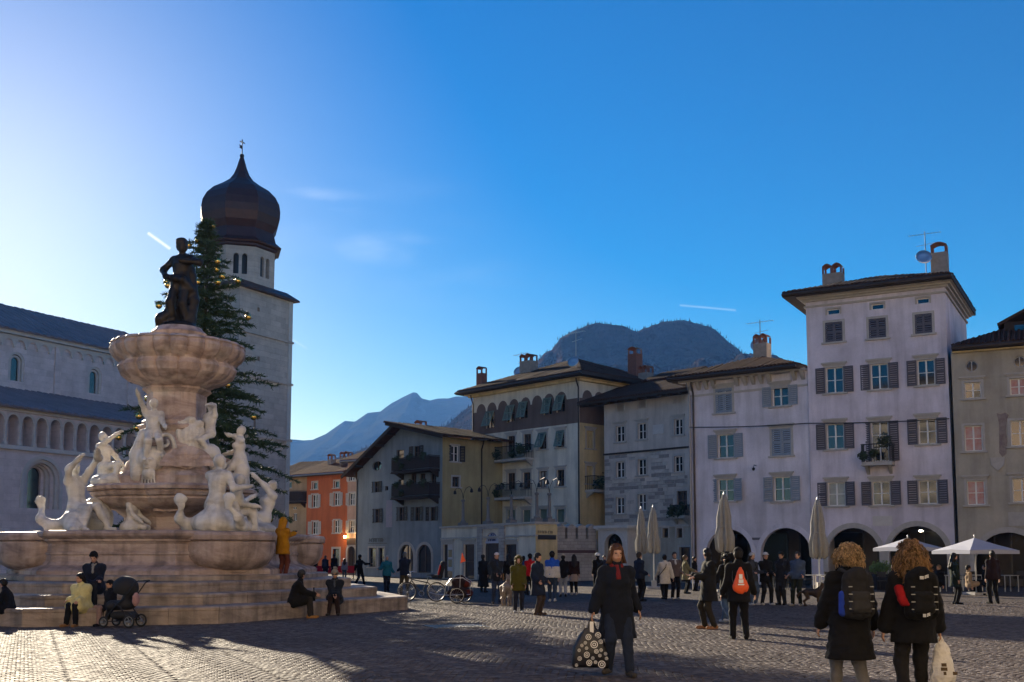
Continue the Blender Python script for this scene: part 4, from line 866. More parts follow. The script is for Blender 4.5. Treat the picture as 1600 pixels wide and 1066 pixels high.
# ---------------------------------------------------------------- unseen houses closing the square behind and beside the viewer, shaped for bounce light
plaster('plaster_warm', (.78, .64, .44)); plaster('plaster_apricot', (.78, .60, .46))
for i, (L_, R_, hh, mt, lab) in enumerate((((32, -9), (16, -9), 23, 'plaster_warm', 'unseen cream house closing the square behind the viewer, to the right'), ((16, -9), (0, -9), 26, 'plaster_warm', 'unseen ochre house closing the square straight behind the viewer'),
        ((0, -9), (-18, -9), 24, 'plaster_apricot', 'unseen pale apricot house closing the square behind the viewer, to the left'), ((-18, -9), (-38, -8), 24, 'tower_wall', 'unseen stone palace closing the square behind the viewer by the cathedral'),
        ((32.5, 50), (32.5, 30), 20, 'plaster_pink', 'unseen pink house on the right side of the square, nearest the frescoed house'), ((32.5, 30), (32.5, 10), 22, 'plaster_cream', 'unseen cream house in the middle of the right side of the square'), ((32.5, 10), (32.5, -8), 20, 'plaster_ochre', 'unseen ochre house on the right side of the square beside the viewer'))):
    if mt == 'tower_wall': masonry(mt, (0.5, 0.45, 0.40), 1.0, .4, .85, .75)
    h = House('fill_house', lab, L_, R_, 8.0); nb = int(h.w / 2.9)
    for fl in range(6 if hh > 22 else 5):
        for k in range(nb): h.window(h.w * (k + .5) / nb, 4.6 + fl * 3.0, 1.0, 1.6, shut='open' if i % 2 else None, smat='shutter_grey', grid=(2, 2))
    h.walls(MATS[mt], hh); hip_roof(h, hh, (.8, .2, .4, .2), 18)
# ---------------------------------------------------------------- organic shapes: smooth unions of tapered limbs, meshed as one surface
V3 = lambda *a: np.array(a, float)
def cap(a, b, ra, rb=None, flat=None): return ('c', V3(*a), V3(*b), float(ra), float(ra if rb is None else rb), flat)
def ell(c, r, rot=None): return ('e', V3(*c), V3(*r), None if rot is None else np.array(rot))
def sdf_mesh(prims, res=.02, k=.03, cuts=(), subs=(), noise=None):
    lo = np.full(3, 1e9); hi = -lo
    for p in prims:
        if p[0] == 'c':
            for q, r in ((p[1], p[3]), (p[2], p[4])): lo = np.minimum(lo, q - r); hi = np.maximum(hi, q + r)
        else: m = p[2].max(); lo = np.minimum(lo, p[1] - m); hi = np.maximum(hi, p[1] + m)
    pad = res * 2.5 + k * .5 + (noise[0] if noise else 0); lo -= pad; hi += pad
    n = np.maximum(4, np.ceil((hi - lo) / res).astype(int) + 1); ax = [lo[i] + np.arange(n[i]) * res for i in range(3)]
    D = np.full(n, 1.0, np.float32)
    def ev(p, sl):
        X = ax[0][sl[0]][:, None, None].astype(np.float32); Y = ax[1][sl[1]][None, :, None].astype(np.float32); Z = ax[2][sl[2]][None, None, :].astype(np.float32)
        if p[0] == 'c':
            a, b, ra, rb, fl = p[1:]; ba = b - a; x, y, z = X - a[0], Y - a[1], Z - a[2]
            t = np.clip((x * ba[0] + y * ba[1] + z * ba[2]) / max(1e-9, ba @ ba), 0, 1)
            dx, dy, dz = x - t * ba[0], y - t * ba[1], z - t * ba[2]
            if fl is not None:
                nn, f = np.array(fl[0], float), fl[1]; q = (dx * nn[0] + dy * nn[1] + dz * nn[2]) * (1 / f - 1); dx = dx + q * nn[0]; dy = dy + q * nn[1]; dz = dz + q * nn[2]
                return (np.sqrt(dx * dx + dy * dy + dz * dz) - (ra + (rb - ra) * t)) * f ** .5
            return np.sqrt(dx * dx + dy * dy + dz * dz) - (ra + (rb - ra) * t)
        c, r, rot = p[1:]; x, y, z = X - c[0], Y - c[1], Z - c[2]
        if rot is not None: x, y, z = (rot[0][i] * x + rot[1][i] * y + rot[2][i] * z for i in range(3))
        k0 = np.sqrt((x / r[0]) ** 2 + (y / r[1]) ** 2 + (z / r[2]) ** 2); k1 = np.sqrt((x / r[0] ** 2) ** 2 + (y / r[1] ** 2) ** 2 + (z / r[2] ** 2) ** 2) + 1e-6
        return k0 * (k0 - 1) / k1
    def box(p, m):
        if p[0] == 'c': a = np.minimum(p[1] - p[3], p[2] - p[4]); b = np.maximum(p[1] + p[3], p[2] + p[4])
        else: a = p[1] - p[2].max(); b = p[1] + p[2].max()
        i0 = np.maximum(0, np.floor((a - m - lo) / res).astype(int)); i1 = np.minimum(n, np.ceil((b + m - lo) / res).astype(int) + 1); return tuple(slice(i0[i], max(i0[i] + 1, i1[i])) for i in range(3))
    for p in prims:
        sl = box(p, pad); d = ev(p, sl); o = D[sl]; h = np.clip(k - np.abs(d - o), 0, None) / k; D[sl] = np.minimum(o, d) - h * h * k * .25
    if noise:
        A, f, sd = noise; rs = np.random.RandomState(sd); g = np.zeros(n, np.float32)
        for q in range(7):
            w = rs.normal(0, 1, 3) * f * (1 + q * .35); ph = rs.rand() * 6.28; g += np.sin(ax[0][:, None, None] * w[0] + ax[1][None, :, None] * w[1] + ax[2][None, None, :] * w[2] + ph).astype(np.float32) / (1 + q * .35)
        D += A * g * .4
    for p in subs:
        sl = box(p, pad); D[sl] = np.maximum(D[sl], -ev(p, sl))
    for pt, nr in cuts:
        D = np.maximum(D, ((ax[0][:, None, None] - pt[0]) * nr[0] + (ax[1][None, :, None] - pt[1]) * nr[1] + (ax[2][None, None, :] - pt[2]) * nr[2]).astype(np.float32))
    # surface nets
    D[0] = D[-1] = 1; D[:, 0] = D[:, -1] = 1; D[:, :, 0] = D[:, :, -1] = 1
    ins = D < 0; c = [slice(None, -1), slice(1, None)]
    tot = sum(ins[c[i], c[j], c[l]].astype(np.int8) for i in (0, 1) for j in (0, 1) for l in (0, 1)); act = (tot > 0) & (tot < 8)
    ci = np.argwhere(act); N = len(ci); idx = np.full(act.shape, -1, np.int64); idx[act] = np.arange(N)
    cor = np.array([[i, j, l] for i in (0, 1) for j in (0, 1) for l in (0, 1)]); val = np.stack([D[ci[:, 0] + q[0], ci[:, 1] + q[1], ci[:, 2] + q[2]] for q in cor], 1)
    acc = np.zeros((N, 3)); cnt = np.zeros(N)
    for a in range(8):
        for b in range(a + 1, 8):
            if np.abs(cor[a] - cor[b]).sum() != 1: continue
            x = (val[:, a] < 0) != (val[:, b] < 0); t = val[x, a] / (val[x, a] - val[x, b]); acc[x] += cor[a] + t[:, None] * (cor[b] - cor[a]); cnt[x] += 1
    V = (ci + acc / np.maximum(cnt, 1)[:, None]) * res + lo; F = []
    for axis in range(3):
        sa = [slice(None)] * 3; sb = [slice(None)] * 3; sa[axis] = slice(None, -1); sb[axis] = slice(1, None); A_, B_2 = ins[tuple(sa)], ins[tuple(sb)]
        e = np.argwhere(A_ != B_2); o1, o2 = [(1, 2), (2, 0), (0, 1)][axis]
        e = e[(e[:, o1] > 0) & (e[:, o2] > 0)]; flip = A_[e[:, 0], e[:, 1], e[:, 2]]
        q = []
        for d1, d2 in ((-1, -1), (0, -1), (0, 0), (-1, 0)):
            m = e.copy(); m[:, o1] += d1; m[:, o2] += d2; q.append(idx[m[:, 0], m[:, 1], m[:, 2]])
        q = np.stack(q, 1); q[~flip] = q[~flip][:, ::-1]; F.append(q)
    F = np.concatenate(F); return V, F[(F >= 0).all(1)]
def organic(name, prims, m, parent, res=.02, extra=None, **kw):
    V, F = sdf_mesh(prims, res, **kw)
    me = np_mesh(name, V, F, m, True)
    if extra is not None and extra.v:                                     # small solid bits rooted in the same body (fingers)
        bm = bmesh.new(); bm.from_mesh(me); t = extra.mesh('t'); bm.from_mesh(t); bm.to_mesh(me); bm.free(); bpy.data.meshes.remove(t); me.shade_smooth()
    return link(name, me, parent)

# ---------------------------------------------------------------- people: a skeleton posed by inverse kinematics
def ik(a, t, l1, l2, pole):
    a, t, pole = V3(*a), V3(*t), V3(*pole); d = t - a; L_ = np.linalg.norm(d); L2 = min(L_, (l1 + l2) * .999); u = d / max(L_, 1e-6); t = a + u * L2
    x = (l1 * l1 - l2 * l2 + L2 * L2) / (2 * L2); h = math.sqrt(max(0, l1 * l1 - x * x)); p = pole - u * (pole @ u); p = p / max(np.linalg.norm(p), 1e-6); return a + u * x + p * h, t
def rotm(yaw=0, pitch=0, roll=0): return np.array((Matrix.Rotation(yaw, 3, 'Z') @ Matrix.Rotation(pitch, 3, 'X') @ Matrix.Rotation(roll, 3, 'Y')))
def skeleton(s=1.0, pel=None, lean=0, twist=0, side=0, head=(0, 0), hands=(None, None), feet=(None, None), toes=(0, 0), knee=((0, -1, 0), (0, -1, 0)), elbow=((.4, 1, -.3), (-.4, 1, -.3)), wide=1.0):
    """faces -Y; index 0 is the figure's right (x < 0 when it faces the viewer ... x = -1), 1 its left"""
    J = {}; P = V3(*(pel if pel is not None else (0, 0, .93))); T_ = rotm(twist, lean, side); J['pel'] = P; up = lambda x, y, z: P + T_ @ V3(x, y, z)
    J['waist'] = up(0, .01, .14); J['chest'] = up(0, .015, .34); J['neck'] = up(0, .025, .53); Hm = rotm(head[0], head[1]) if True else T_; J['H'] = Hm
    J['head'] = J['neck'] + T_ @ V3(0, -.005, .05) + Hm @ V3(0, -.02, .125)
    for i, sx in ((0, -1), (1, 1)):
        J['hip', i] = P + rotm(twist * .5) @ V3(sx * .092 * wide, 0, -.03); f = feet[i] if feet[i] is not None else (sx * .105, 0, .085)
        J['knee', i], J['ank', i] = ik(J['hip', i], f, .425, .42, knee[i]); ty = toes[i] + sx * .18
        J['toe', i] = J['ank', i] + rotm(ty) @ V3(0, -.165, -.055); J['heel', i] = J['ank', i] + rotm(ty) @ V3(0, .045, -.05)
        J['sho', i] = up(sx * .172 * wide, .02, .455); h = hands[i] if hands[i] is not None else (J['sho', i] + V3(sx * .055, -.03, -.525))
        J['elb', i], J['wri', i] = ik(J['sho', i], h, .28, .255, elbow[i]); d = J['wri', i] - J['elb', i]; J['hd', i] = d / np.linalg.norm(d)
    J['T'] = T_; J['s'] = s; return J
def body_prims(J, fem=0, infl=0.0, head=True):
    p = []; T_ = J['T']; fx = T_ @ V3(0, 1, 0); g = infl
    p += [cap(J['pel'] - V3(.06, 0, 0), J['pel'] + V3(.06, 0, 0), .115 + g, .115 + g, (fx, .9)), cap(J['pel'], J['waist'], .135 + g, .122 - .012 * fem + g, (fx, .78)), cap(J['waist'], J['chest'], .122 - .012 * fem + g, .15 + g, (fx, .76)),
          cap(J['chest'], J['neck'] - T_ @ V3(0, 0, .09), .155 + g, .10 + g, (fx, .74)), cap(J['sho', 0], J['sho', 1], .062 + g, .062 + g)]
    if fem: p += [ell(J['chest'] + T_ @ V3(sx * .07, -.10, .0), (.062 + g, .055 + g, .06 + g)) for sx in (-1, 1)]
    for i in (0, 1):
        p += [cap(J['hip', i], J['knee', i], .088 + g, .058 + g), cap(J['knee', i], J['ank', i], .057 + g, .036 + g), cap(J['knee', i] * .75 + J['ank', i] * .25 + V3(0, .012, 0), J['knee', i] * .5 + J['ank', i] * .5, .054 + g, .045 + g), cap(J['heel', i], J['toe', i], .036 + g, .028 + g),
              cap(J['sho', i], J['elb', i], .053 + g, .04 + g), cap(J['elb', i], J['wri', i], .041 + g, .027 + g)]
        if not infl: w = J['wri', i]; p += [cap(w, w + J['hd', i] * .085, .03, .033, (palm_n(J, i), .5))]
    if head:
        H, c = J['H'], J['head']; q = lambda x, y, z: c + H @ V3(x, y, z)
        p += [cap(J['neck'] - V3(0, 0, .04), c - H @ V3(0, -.02, .06), .055, .05), ell(c + H @ V3(0, .012, .02), (.076, .095, .10), H), ell(q(0, -.022, -.05), (.056, .066, .068), H), cap(q(0, -.088, .008), q(0, -.108, -.022), .010, .014), ell(q(0, -.078, -.062), (.026, .018, .010), H),
              ell(q(.077, .012, -.008), (.012, .022, .032), H), ell(q(-.077, .012, -.008), (.012, .022, .032), H), ell(q(0, -.078, .03), (.05, .018, .012), H)]
    return p
def palm_n(J, i):
    d = J['hd', i]; n = np.cross(d, V3(0, -1, 0)); l = np.linalg.norm(n); return n / l if l > .2 else np.cross(d, V3(0, 0, 1)) / max(1e-6, np.linalg.norm(np.cross(d, V3(0, 0, 1))))
def fingers(J, curl=.5):
    b = MB()
    for i, sx in ((0, -1), (1, 1)):
        d = J['hd', i]; n = palm_n(J, i); s_ = np.cross(n, d); w = J['wri', i] + d * .095; n = n * (1 if (n @ V3(-sx, 0, 0)) > 0 else -1)
        for j, (o, ln) in enumerate(((-.027, .062), (-.009, .075), (.009, .078), (.027, .070))):
            a = w + s_ * o; c1 = a + (d * math.cos(curl * .5) + n * math.sin(curl * .5)) * ln * .55; c2 = c1 + (d * math.cos(curl * 1.4) + n * math.sin(curl * 1.4)) * ln * .55; b.tube([a - d * .02, a, c1, c2], [.009, .0095, .0085, .006], 6)
        t = J['wri', i] + d * .03 + s_ * .03; t1 = t + (d * .6 + s_ * .75 + n * .2) * .035; t2 = t1 + (d * .9 + s_ * .2 + n * .4) * .03; b.tube([t - s_ * .02, t, t1, t2], [.011, .012, .010, .007], 6)
    return b
# ---------------------------------------------------------------- cathedral flank, bell tower
masonry('cathedral_stone', (0.72, 0.63, 0.62), 1.1, .42, .86, .8); mat('slate_roof', (0.26, 0.22, 0.235), .85, noise=(.8, .35), bump=(6, .4, .03)); mat('pale_stone', (0.58, 0.55, 0.52), .85, noise=(2, .2), bump=(10, .3, .02))
masonry('tower_stone', (0.60, 0.52, 0.46), 1.2, .45, .80, .72); mat('copper_brown', (0.085, 0.035, 0.032), .5, metal=.25, noise=(1.5, .4), bump=(4, .15, .02))
EC = ED(1745); P0 = gpt(0, 66.0)
D_ = House('cathedral', 'long stone cathedral flank with blind gallery and slate roofs behind the fountain', P0 - EC * 16, P0 + EC * 19.5, 7.0, 'cathedral')
def dz(px, py, off=0.0): return D_.uv(px, py, off=off)
hA = dz(60, 641)[1]; NY = 6.5                                               # aisle eave height, set-back of the nave wall
uw, _ = dz(65, 760); w0 = dz(93, 760)[0] - dz(37, 760)[0]; zt = dz(65, 718)[1]; zb_ = dz(65, 795)[1]
mw = dict(u=uw, z=zb_, w=w0, h=zt - zb_, arch='round'); D_.open['front'].append(mw)
u_a, u_b = dz(19.7, 680)[0], dz(147, 688)[0]; sp = (u_b - u_a) / 6; gz0 = dz(85, 702)[1]; gz1 = dz(85, 656)[1]; gal = []
for i in range(-9, 12):
    u = u_a + sp * i
    if .8 < u < D_.w - .8: gal.append(u); D_.open['front'].append(dict(u=u, z=gz0, w=sp * .76, h=gz1 - gz0, arch='round'))
D_.walls(MATS['cathedral_stone'], hA, reveal=.9)
MB().box(.1, D_.w - .1, .88, .95, gz0 - .3, gz1 + .4).build('gallery_back', MATS['cathedral_stone'], D_.root)
for u in gal:
    o = D_.put('gallery_column', cached('gcol', lambda: MB().lathe([(.16, 0), (.16, .1), (.10, .18), (.085, .2), (.085, (gz1 - gz0) - sp * .38 - .25), (.15, (gz1 - gz0) - sp * .38 - .02), (.15, (gz1 - gz0) - sp * .38)], 10).mesh('gallery_column', MATS['pale_stone'])), None, 'front', u + sp / 2, gz0, .0)
    D_.put('gallery_arch', cached('garch', lambda: MB().add([(sp * k * math.cos(math.pi * i / 10), y, (gz1 - gz0) - sp * .38 + sp * k * math.sin(math.pi * i / 10)) for k in (.38, .5) for y in (-.05,) for i in range(11)], [(i, i + 1, 12 + i, 11 + i) for i in range(10)]).mesh('gallery_arch', MATS['pale_stone'])), None, 'front', u, gz0)
D_.put('string_course', MB().box(0, D_.w, -.18, .02, -.28, -.02), MATS['pale_stone'], 'front', 0, gz0); D_.put('string_course', MB().box(0, D_.w, -.14, .02, -.3, -.05), MATS['pale_stone'], 'front', 0, hA)
n = 4                                                                       # splayed window: nested arches stepping inwards
for i in range(n):
    k0, k1 = 1 - .16 * i, 1 - .16 * (i + 1); y = .12 + .2 * i; b = MB(); H_w = mw['h']; ww = mw['w']
    o0 = outline(dict(u=0, z=0, w=ww * k0, h=H_w * (1 - .03 * i), arch='round')); o1 = outline(dict(u=0, z=0, w=ww * k1, h=H_w * (1 - .03 * i) - ww * .08, arch='round')); m_ = len(o0)
    b.add([(a, y, q) for a, q in o0] + [(a, y, q) for a, q in o1] + [(a, y + .2, q) for a, q in o1], [(j, (j + 1) % m_, m_ + (j + 1) % m_, m_ + j) for j in range(m_)] + [(m_ + j, m_ + (j + 1) % m_, 2 * m_ + (j + 1) % m_, 2 * m_ + j) for j in range(m_)])
    wn = D_.put('window_moulding', b, MATS['pale_stone' if i % 2 == 0 else 'cathedral_stone'], 'front', uw, zb_)
D_.put('window_pane', MB().add([(a, .9, q) for a, q in outline(dict(u=0, z=0, w=mw['w'] * .38, h=mw['h'] * .86, arch='round'))], [tuple(range(17))]), MATS['glass_dark'], 'front', uw, zb_)
D_.arch_trim(uw, mw['w'] + .02, mw['h'], MATS['pale_stone'], .22).location.z = zb_
z1 = dz(60, 612, NY)[1]
roof_plane(D_.root, [(-.2, -.5, hA - .02), (D_.w, -.5, hA - .02), (D_.w, NY + .2, z1), (-.2, NY + .2, z1)], MATS['slate_roof'], rib=.5)
hN = dz(60, 525, NY)[1]
nv = [(25.6, 573, 24, 38), (148, 594, 22, 35)]; un = [dz(x, y, NY) for x, y, _, _ in nv]; du = un[1][0] - un[0][0]; b = MB(); holes = []
for k in (-1, 0, 1, 2):
    u = un[0][0] + du * k; wv = .62 * 2; hv = 2.0; zv = (un[0][1] + un[1][1]) / 2 - hv / 2
    if 1 < u < D_.w - 1: holes.append((u, zv, wv, hv))
wall_poly(b, [(0, z1 - 1), (D_.w, z1 - 1), (D_.w, hN), (0, hN)], [outline(dict(u=u, z=z, w=w, h=h, arch='round')) for u, z, w, h in holes], .35); b.build('nave_wall', MATS['cathedral_stone'], D_.root, (0, NY, 0))
for u, z, w, h in holes:
    b = MB(); wo = D_.put('nave_window', MB().add([(a, .3, q) for a, q in outline(dict(u=0, z=0, w=w, h=h, arch='round'))], [tuple(range(17))]), MATS['glass_dark'], 'front', u, z, NY)
    for kk, yy in ((1.0, .06), (.72, .18)):
        o0 = outline(dict(u=0, z=0, w=w * kk, h=h * (1 if kk == 1 else .9), arch='round')); o1 = outline(dict(u=0, z=0, w=w * (kk - .24), h=h * (1 if kk == 1 else .9) - w * .12, arch='round')); b.add([(a, yy, q) for a, q in o0] + [(a, yy, q) for a, q in o1] + [(a, yy + .14, q) for a, q in o1], [(j, (j + 1) % 17, 17 + (j + 1) % 17, 17 + j) for j in range(17)] + [(17 + j, 17 + (j + 1) % 17, 34 + (j + 1) % 17, 34 + j) for j in range(17)])
    D_.put('moulding', b, MATS['pale_stone'], parent=wo)
    D_.put('pilaster_strip', MB().box(-.25, .25, -.12, 0, 0, hN - z1 - .4), MATS['cathedral_stone'], 'front', u + du / 2, z1, NY)
fs = .95; nfr = int(D_.w / fs)
for i in range(nfr):
    r_ = fs * .36; me = cached('corb', lambda: (lambda b: (wall_poly(b, [(-fs / 2, 0)] + [(-r_ + 0 * i, 0)] + [(r_ * math.cos(math.pi - math.pi * j / 8), r_ * 1.1 * math.sin(math.pi * j / 8)) for j in range(1, 8)] + [(r_, 0), (fs / 2, 0), (fs / 2, .62), (-fs / 2, .62)], [], .1), b.box(-fs / 2 - .06, -fs / 2 + .06, .0, .14, -.2, -.003), b)[-1])(MB()).mesh('corbel_arch', MATS['pale_stone']))
    D_.put('corbel_arch', me, None, 'front', fs * (i + .5), hN - .95, NY - .14)
D_.put('cornice', MB().box(0, D_.w, -.4, .0, -.3, 0), MATS['pale_stone'], 'front', 0, hN, NY)
zr = dz(60, 489, NY + 6)[1]; roof_plane(D_.root, [(-.2, NY - .6, hN), (D_.w, NY - .6, hN), (D_.w, NY + 6, zr), (-.2, NY + 6, zr)], MATS['slate_roof'], rib=.6); roof_plane(D_.root, [(D_.w, NY + 12.6, hN), (-.2, NY + 12.6, hN), (-.2, NY + 6, zr), (D_.w, NY + 6, zr)], MATS['slate_roof'], rib=.6)
MB().add([(D_.w, NY, 0), (D_.w, NY + 12, 0), (D_.w, NY + 12, hN), (D_.w, NY + 6, zr), (D_.w, NY, hN)], [(0, 1, 2, 3, 4)]).add([(0, NY, 0), (0, NY + 12, 0), (0, NY + 12, hN), (0, NY + 6, zr), (0, NY, hN)], [(4, 3, 2, 1, 0)]).add([(0, NY + 12, 0), (D_.w, NY + 12, 0), (D_.w, NY + 12, hN), (0, NY + 12, hN)], [(3, 2, 1, 0)]).build('gable_wall', MATS['cathedral_stone'], D_.root)

NT = meet(P0, EC, 364); FT = meet(P0, EC, 448.5)
K2 = House('bell_tower', 'tall stone bell tower with octagonal belfry and dark onion dome', NT, FT, (FT - NT).length, 'tower'); a = K2.w
hT = K2.uv(449, 470)[1]
for px, py in ((404, 484), (404, 561), (398, 668)):
    u, z = K2.uv(px, py); K2.open['front'].append(dict(u=u, z=z - .15, w=.26, h=.34 if py < 600 else .9))
K2.walls(MATS['tower_stone'], hT, reveal=.4)
for o in K2.open['front']: K2.put('slit', MB().box(-.2, .2, .38, .42, -.05, 1.0), MATS['shop_dark'], 'front', o['u'], o['z'])
for py in (536, 602, 690): z = K2.uv(449, py)[1]; MB().box(-.14, a + .14, -.14, a + .14, z, z + .16).build('string_course', MATS['tower_stone'], K2.root)
for px in (443,):
    for f in ('front',): K2.put('pilaster_strip', MB().box(a - .45, a, -.06, 0, 0, hT), MATS['pale_stone'], f)
b = MB(); e_ = .42                                                           # sloping skirt roof below the belfry
sk = [(-e_, -e_), (a + e_, -e_), (a + e_, a + e_), (-e_, a + e_)]; tp = [(.35, .35), (a - .35, .35), (a - .35, a - .35), (.35, a - .35)]
b.add([(x, y, hT) for x, y in sk] + [(x, y, hT + .14) for x, y in sk] + [(x, y, hT + .75) for x, y in tp], [(3, 2, 1, 0)] + [(i, (i + 1) % 4, 4 + (i + 1) % 4, 4 + i) for i in range(4)] + [(4 + i, 4 + (i + 1) % 4, 8 + (i + 1) % 4, 8 + i) for i in range(4)]); b.build('skirt_roof', MATS['copper_brown'], K2.root)
c = a / 2; ap = a / 2 - .32; hO = K2.uv(408, 383, off=.3)[1]; s8 = 2 * ap * math.tan(math.pi / 8)          # octagonal belfry
bel = link('belfry', None, K2.root, (c, c, 0)); b = MB(); z0 = hT + .5
for f in range(8):
    M_ = Matrix.Rotation(f * math.pi / 4, 4, 'Z') @ Matrix.Translation((0, -ap, 0)); hs = []
    for du_ in (-.33, .33): hs.append(outline(dict(u=du_, z=z0 + (hO - z0) * .26, w=.42, h=(hO - z0) * .48, arch='round')))
    wall_poly(b, [(-s8 / 2, z0), (s8 / 2, z0), (s8 / 2, hO), (-s8 / 2, hO)], hs, .35, lambda u, y, z: tuple(M_ @ Vector((u, y, z))))
    w_ = link('bifora', MB().lathe([(.09, 0), (.06, .1), (.06, (hO - z0) * .36), (.1, (hO - z0) * .42)], 8).mesh('bifora', MATS['pale_stone']), bel, M_ @ Vector((0, .15, z0 + (hO - z0) * .26)), (0, 0, f * math.pi / 4))
b.build('belfry_wall', MATS['tower_stone'], bel); MB().lathe([(ap * .95, z0), (ap * .95, hO)], 8).build('belfry_core', MATS['shop_dark'], bel)
oc = lambda r, z: [(r / math.cos(math.pi / 8) * math.cos(math.pi / 8 + k * math.pi / 4), r / math.cos(math.pi / 8) * math.sin(math.pi / 8 + k * math.pi / 4), z) for k in range(8)]
def octo(prof): 
    b = MB(); 
    for r, z in prof: b.v += oc(r, z)
    b.f = [(i * 8 + k, i * 8 + (k + 1) % 8, i * 8 + 8 + (k + 1) % 8, i * 8 + 8 + k) for i in range(len(prof) - 1) for k in range(8)] + [tuple(range(8))[::-1], tuple((len(prof) - 1) * 8 + k for k in range(8))]; return b
octo([(ap + .02, hO - .3), (ap + .2, hO - .2), (ap + .2, hO - .05), (ap + .45, hO), (ap + .5, hO + .12), (ap + .1, hO + .5)]).build('cornice', MATS['copper_brown'], bel)
pxm = W(372, 335, 88).x - W(371, 335, 88).x                                 # metres per pixel at the dome
Rm = 59 * pxm; zf = lambda py: K2.uv(376, py, off=a / 2)[1]
prof = [(ap + .08, hO + .45), (Rm * .84, zf(368)), (Rm * .94, zf(358)), (Rm * .995, zf(345)), (Rm, zf(334)), (Rm * .97, zf(323)), (Rm * .87, zf(311)), (Rm * .70, zf(300)), (Rm * .47, zf(291)), (Rm * .30, zf(283)), (Rm * .2, zf(274)), (Rm * .13, zf(263)), (Rm * .08, zf(252)), (Rm * .05, zf(246))]
octo(prof).build('onion_dome', MATS['copper_brown'], bel)
fin = MB().ball((0, 0, zf(243)), 3.6 * pxm, 10).tube([(0, 0, zf(244)), (0, 0, zf(217))], .05, 6); fin.box(-.28, .28, -.03, .03, zf(222), zf(220.5)); fin.add([(-.0, 0, zf(232)), (-.32, 0, zf(231)), (-.22, 0, zf(229)), (-.34, 0, zf(226.5)), (0, 0, zf(227)), (0, .04, zf(232)), (-.32, .04, zf(231)), (-.22, .04, zf(229)), (-.34, .04, zf(226.5)), (0, .04, zf(227))], [(0, 1, 2, 3, 4), (9, 8, 7, 6, 5), (0, 5, 6, 1), (1, 6, 7, 2), (2, 7, 8, 3), (3, 8, 9, 4)]); fin.build('weathervane', MATS['iron'], bel)

# ---------------------------------------------------------------- Christmas tree behind the fountain
def fir_tree():
    Y = 42.5; x0 = GX(306, Y); Ht = W(314, 343, Y).z; rr = random.Random(4)
    t = thing('fir_tree', 'tall Christmas fir with gold baubles behind the fountain', 'tree', (x0, Y, 0))
    MB().tube([(0, 0, 0), (0, 0, Ht * .5), (.1, 0, Ht * .98)], [.22, .14, .02], 8).build('trunk', mat('bark', (.06, .045, .035), .9, noise=(10, .4)), t)
    V, F = [], []; tips = []; BR = MB()
    def needle(p, d, ln, w):
        sd = Vector((rr.gauss(0, 1), rr.gauss(0, 1), rr.gauss(0, .5))).cross(d); sd = sd.normalized() * w if sd.length > 1e-4 else Vector((w, 0, 0)); o = len(V)
        V.extend([tuple(p - sd * .6), tuple(p + sd * .6), tuple(p + d * ln + sd * .3), tuple(p + d * ln - sd * .3)]); F.append((o, o + 1, o + 2, o + 3))
    z = 1.6
    while z < Ht - .1:
        f = (z - 1.6) / (Ht - 1.6); rad = 3.95 * (1 - f) ** .85 * (1.0 if f > .12 else .75 + f * 2) + .06; nb = max(4, int(13 - 8 * f)); a0 = rr.random() * 6.28
        for k in range(nb):
            a = a0 + k * 2 * math.pi / nb + rr.uniform(-.25, .25); L_ = rad * rr.choice((rr.uniform(.5, .9), rr.uniform(.85, 1.3))); d = Vector((math.cos(a), math.sin(a), 0)); seg = max(3, int(L_ / .22)); pr = None; up = rr.uniform(.1, .35) + .5 * f
            for i in range(seg + 1):
                s_ = i / seg; p = Vector((0, 0, z + rr.uniform(-.02, .02))) + d * L_ * s_ + Vector((0, 0, L_ * (up * s_ - .55 * s_ * s_ + .12 * s_ ** 3)))
                if pr is not None:
                    dr = (p - pr).normalized()
                    if i % 2: BR.tube([pr, p], .02 * (1 - s_) + .006, 3, False)
                    nn = 9 if s_ > .3 else 2
                    for q in range(nn):
                        sd = dr.cross(Vector((0, 0, 1))).normalized() * rr.choice((-1, 1)); w = (dr * rr.uniform(.3, .9) + sd * rr.uniform(.3, 1.0) + Vector((0, 0, rr.uniform(-.35, .3)))).normalized()
                        ln = min(.5, .16 + .34 * (1 - s_) * L_ / 3) * rr.uniform(.6, 1.2); b0 = pr.lerp(p, rr.random()); needle(b0, w, ln, .035)
                        for g in range(3): needle(b0 + w * ln * rr.uniform(.2, .9), (w + Vector((rr.gauss(0, .6), rr.gauss(0, .6), rr.gauss(0, .5)))).normalized(), rr.uniform(.08, .2), .028)
                pr = p
            if i and rr.random() < .5: tips.append((p.copy(), a))
        z += .19 + .16 * (1 - f)
    BR.build('branch', MATS['bark'], t)['kind'] = 'stuff'
    me = np_mesh('crown', np.array(V), np.array(F), mat('fir_needles', (.060, .105, .050), .75, spec=.3, noise=(1.2, .45))); o = link('crown', me, t)
    tips = [q for q in tips if math.sin(q[1]) < .35]; rr.shuffle(tips)
    gm = MB().ball((0, 0, -.13), .13, 9).tube([(0, 0, -.03), (0, 0, .02)], .02, 5).mesh('gold_bauble', mat('gold_bauble', (.80, .55, .16), .22, metal=.9)); gm.shade_smooth()
    for p, _ in tips[:60]: tag(link('gold_bauble', gm, None, Vector((x0, Y, 0)) + p), 'round gold bauble hanging on the Christmas fir', 'bauble', 'gold baubles on the Christmas fir')
fir_tree()
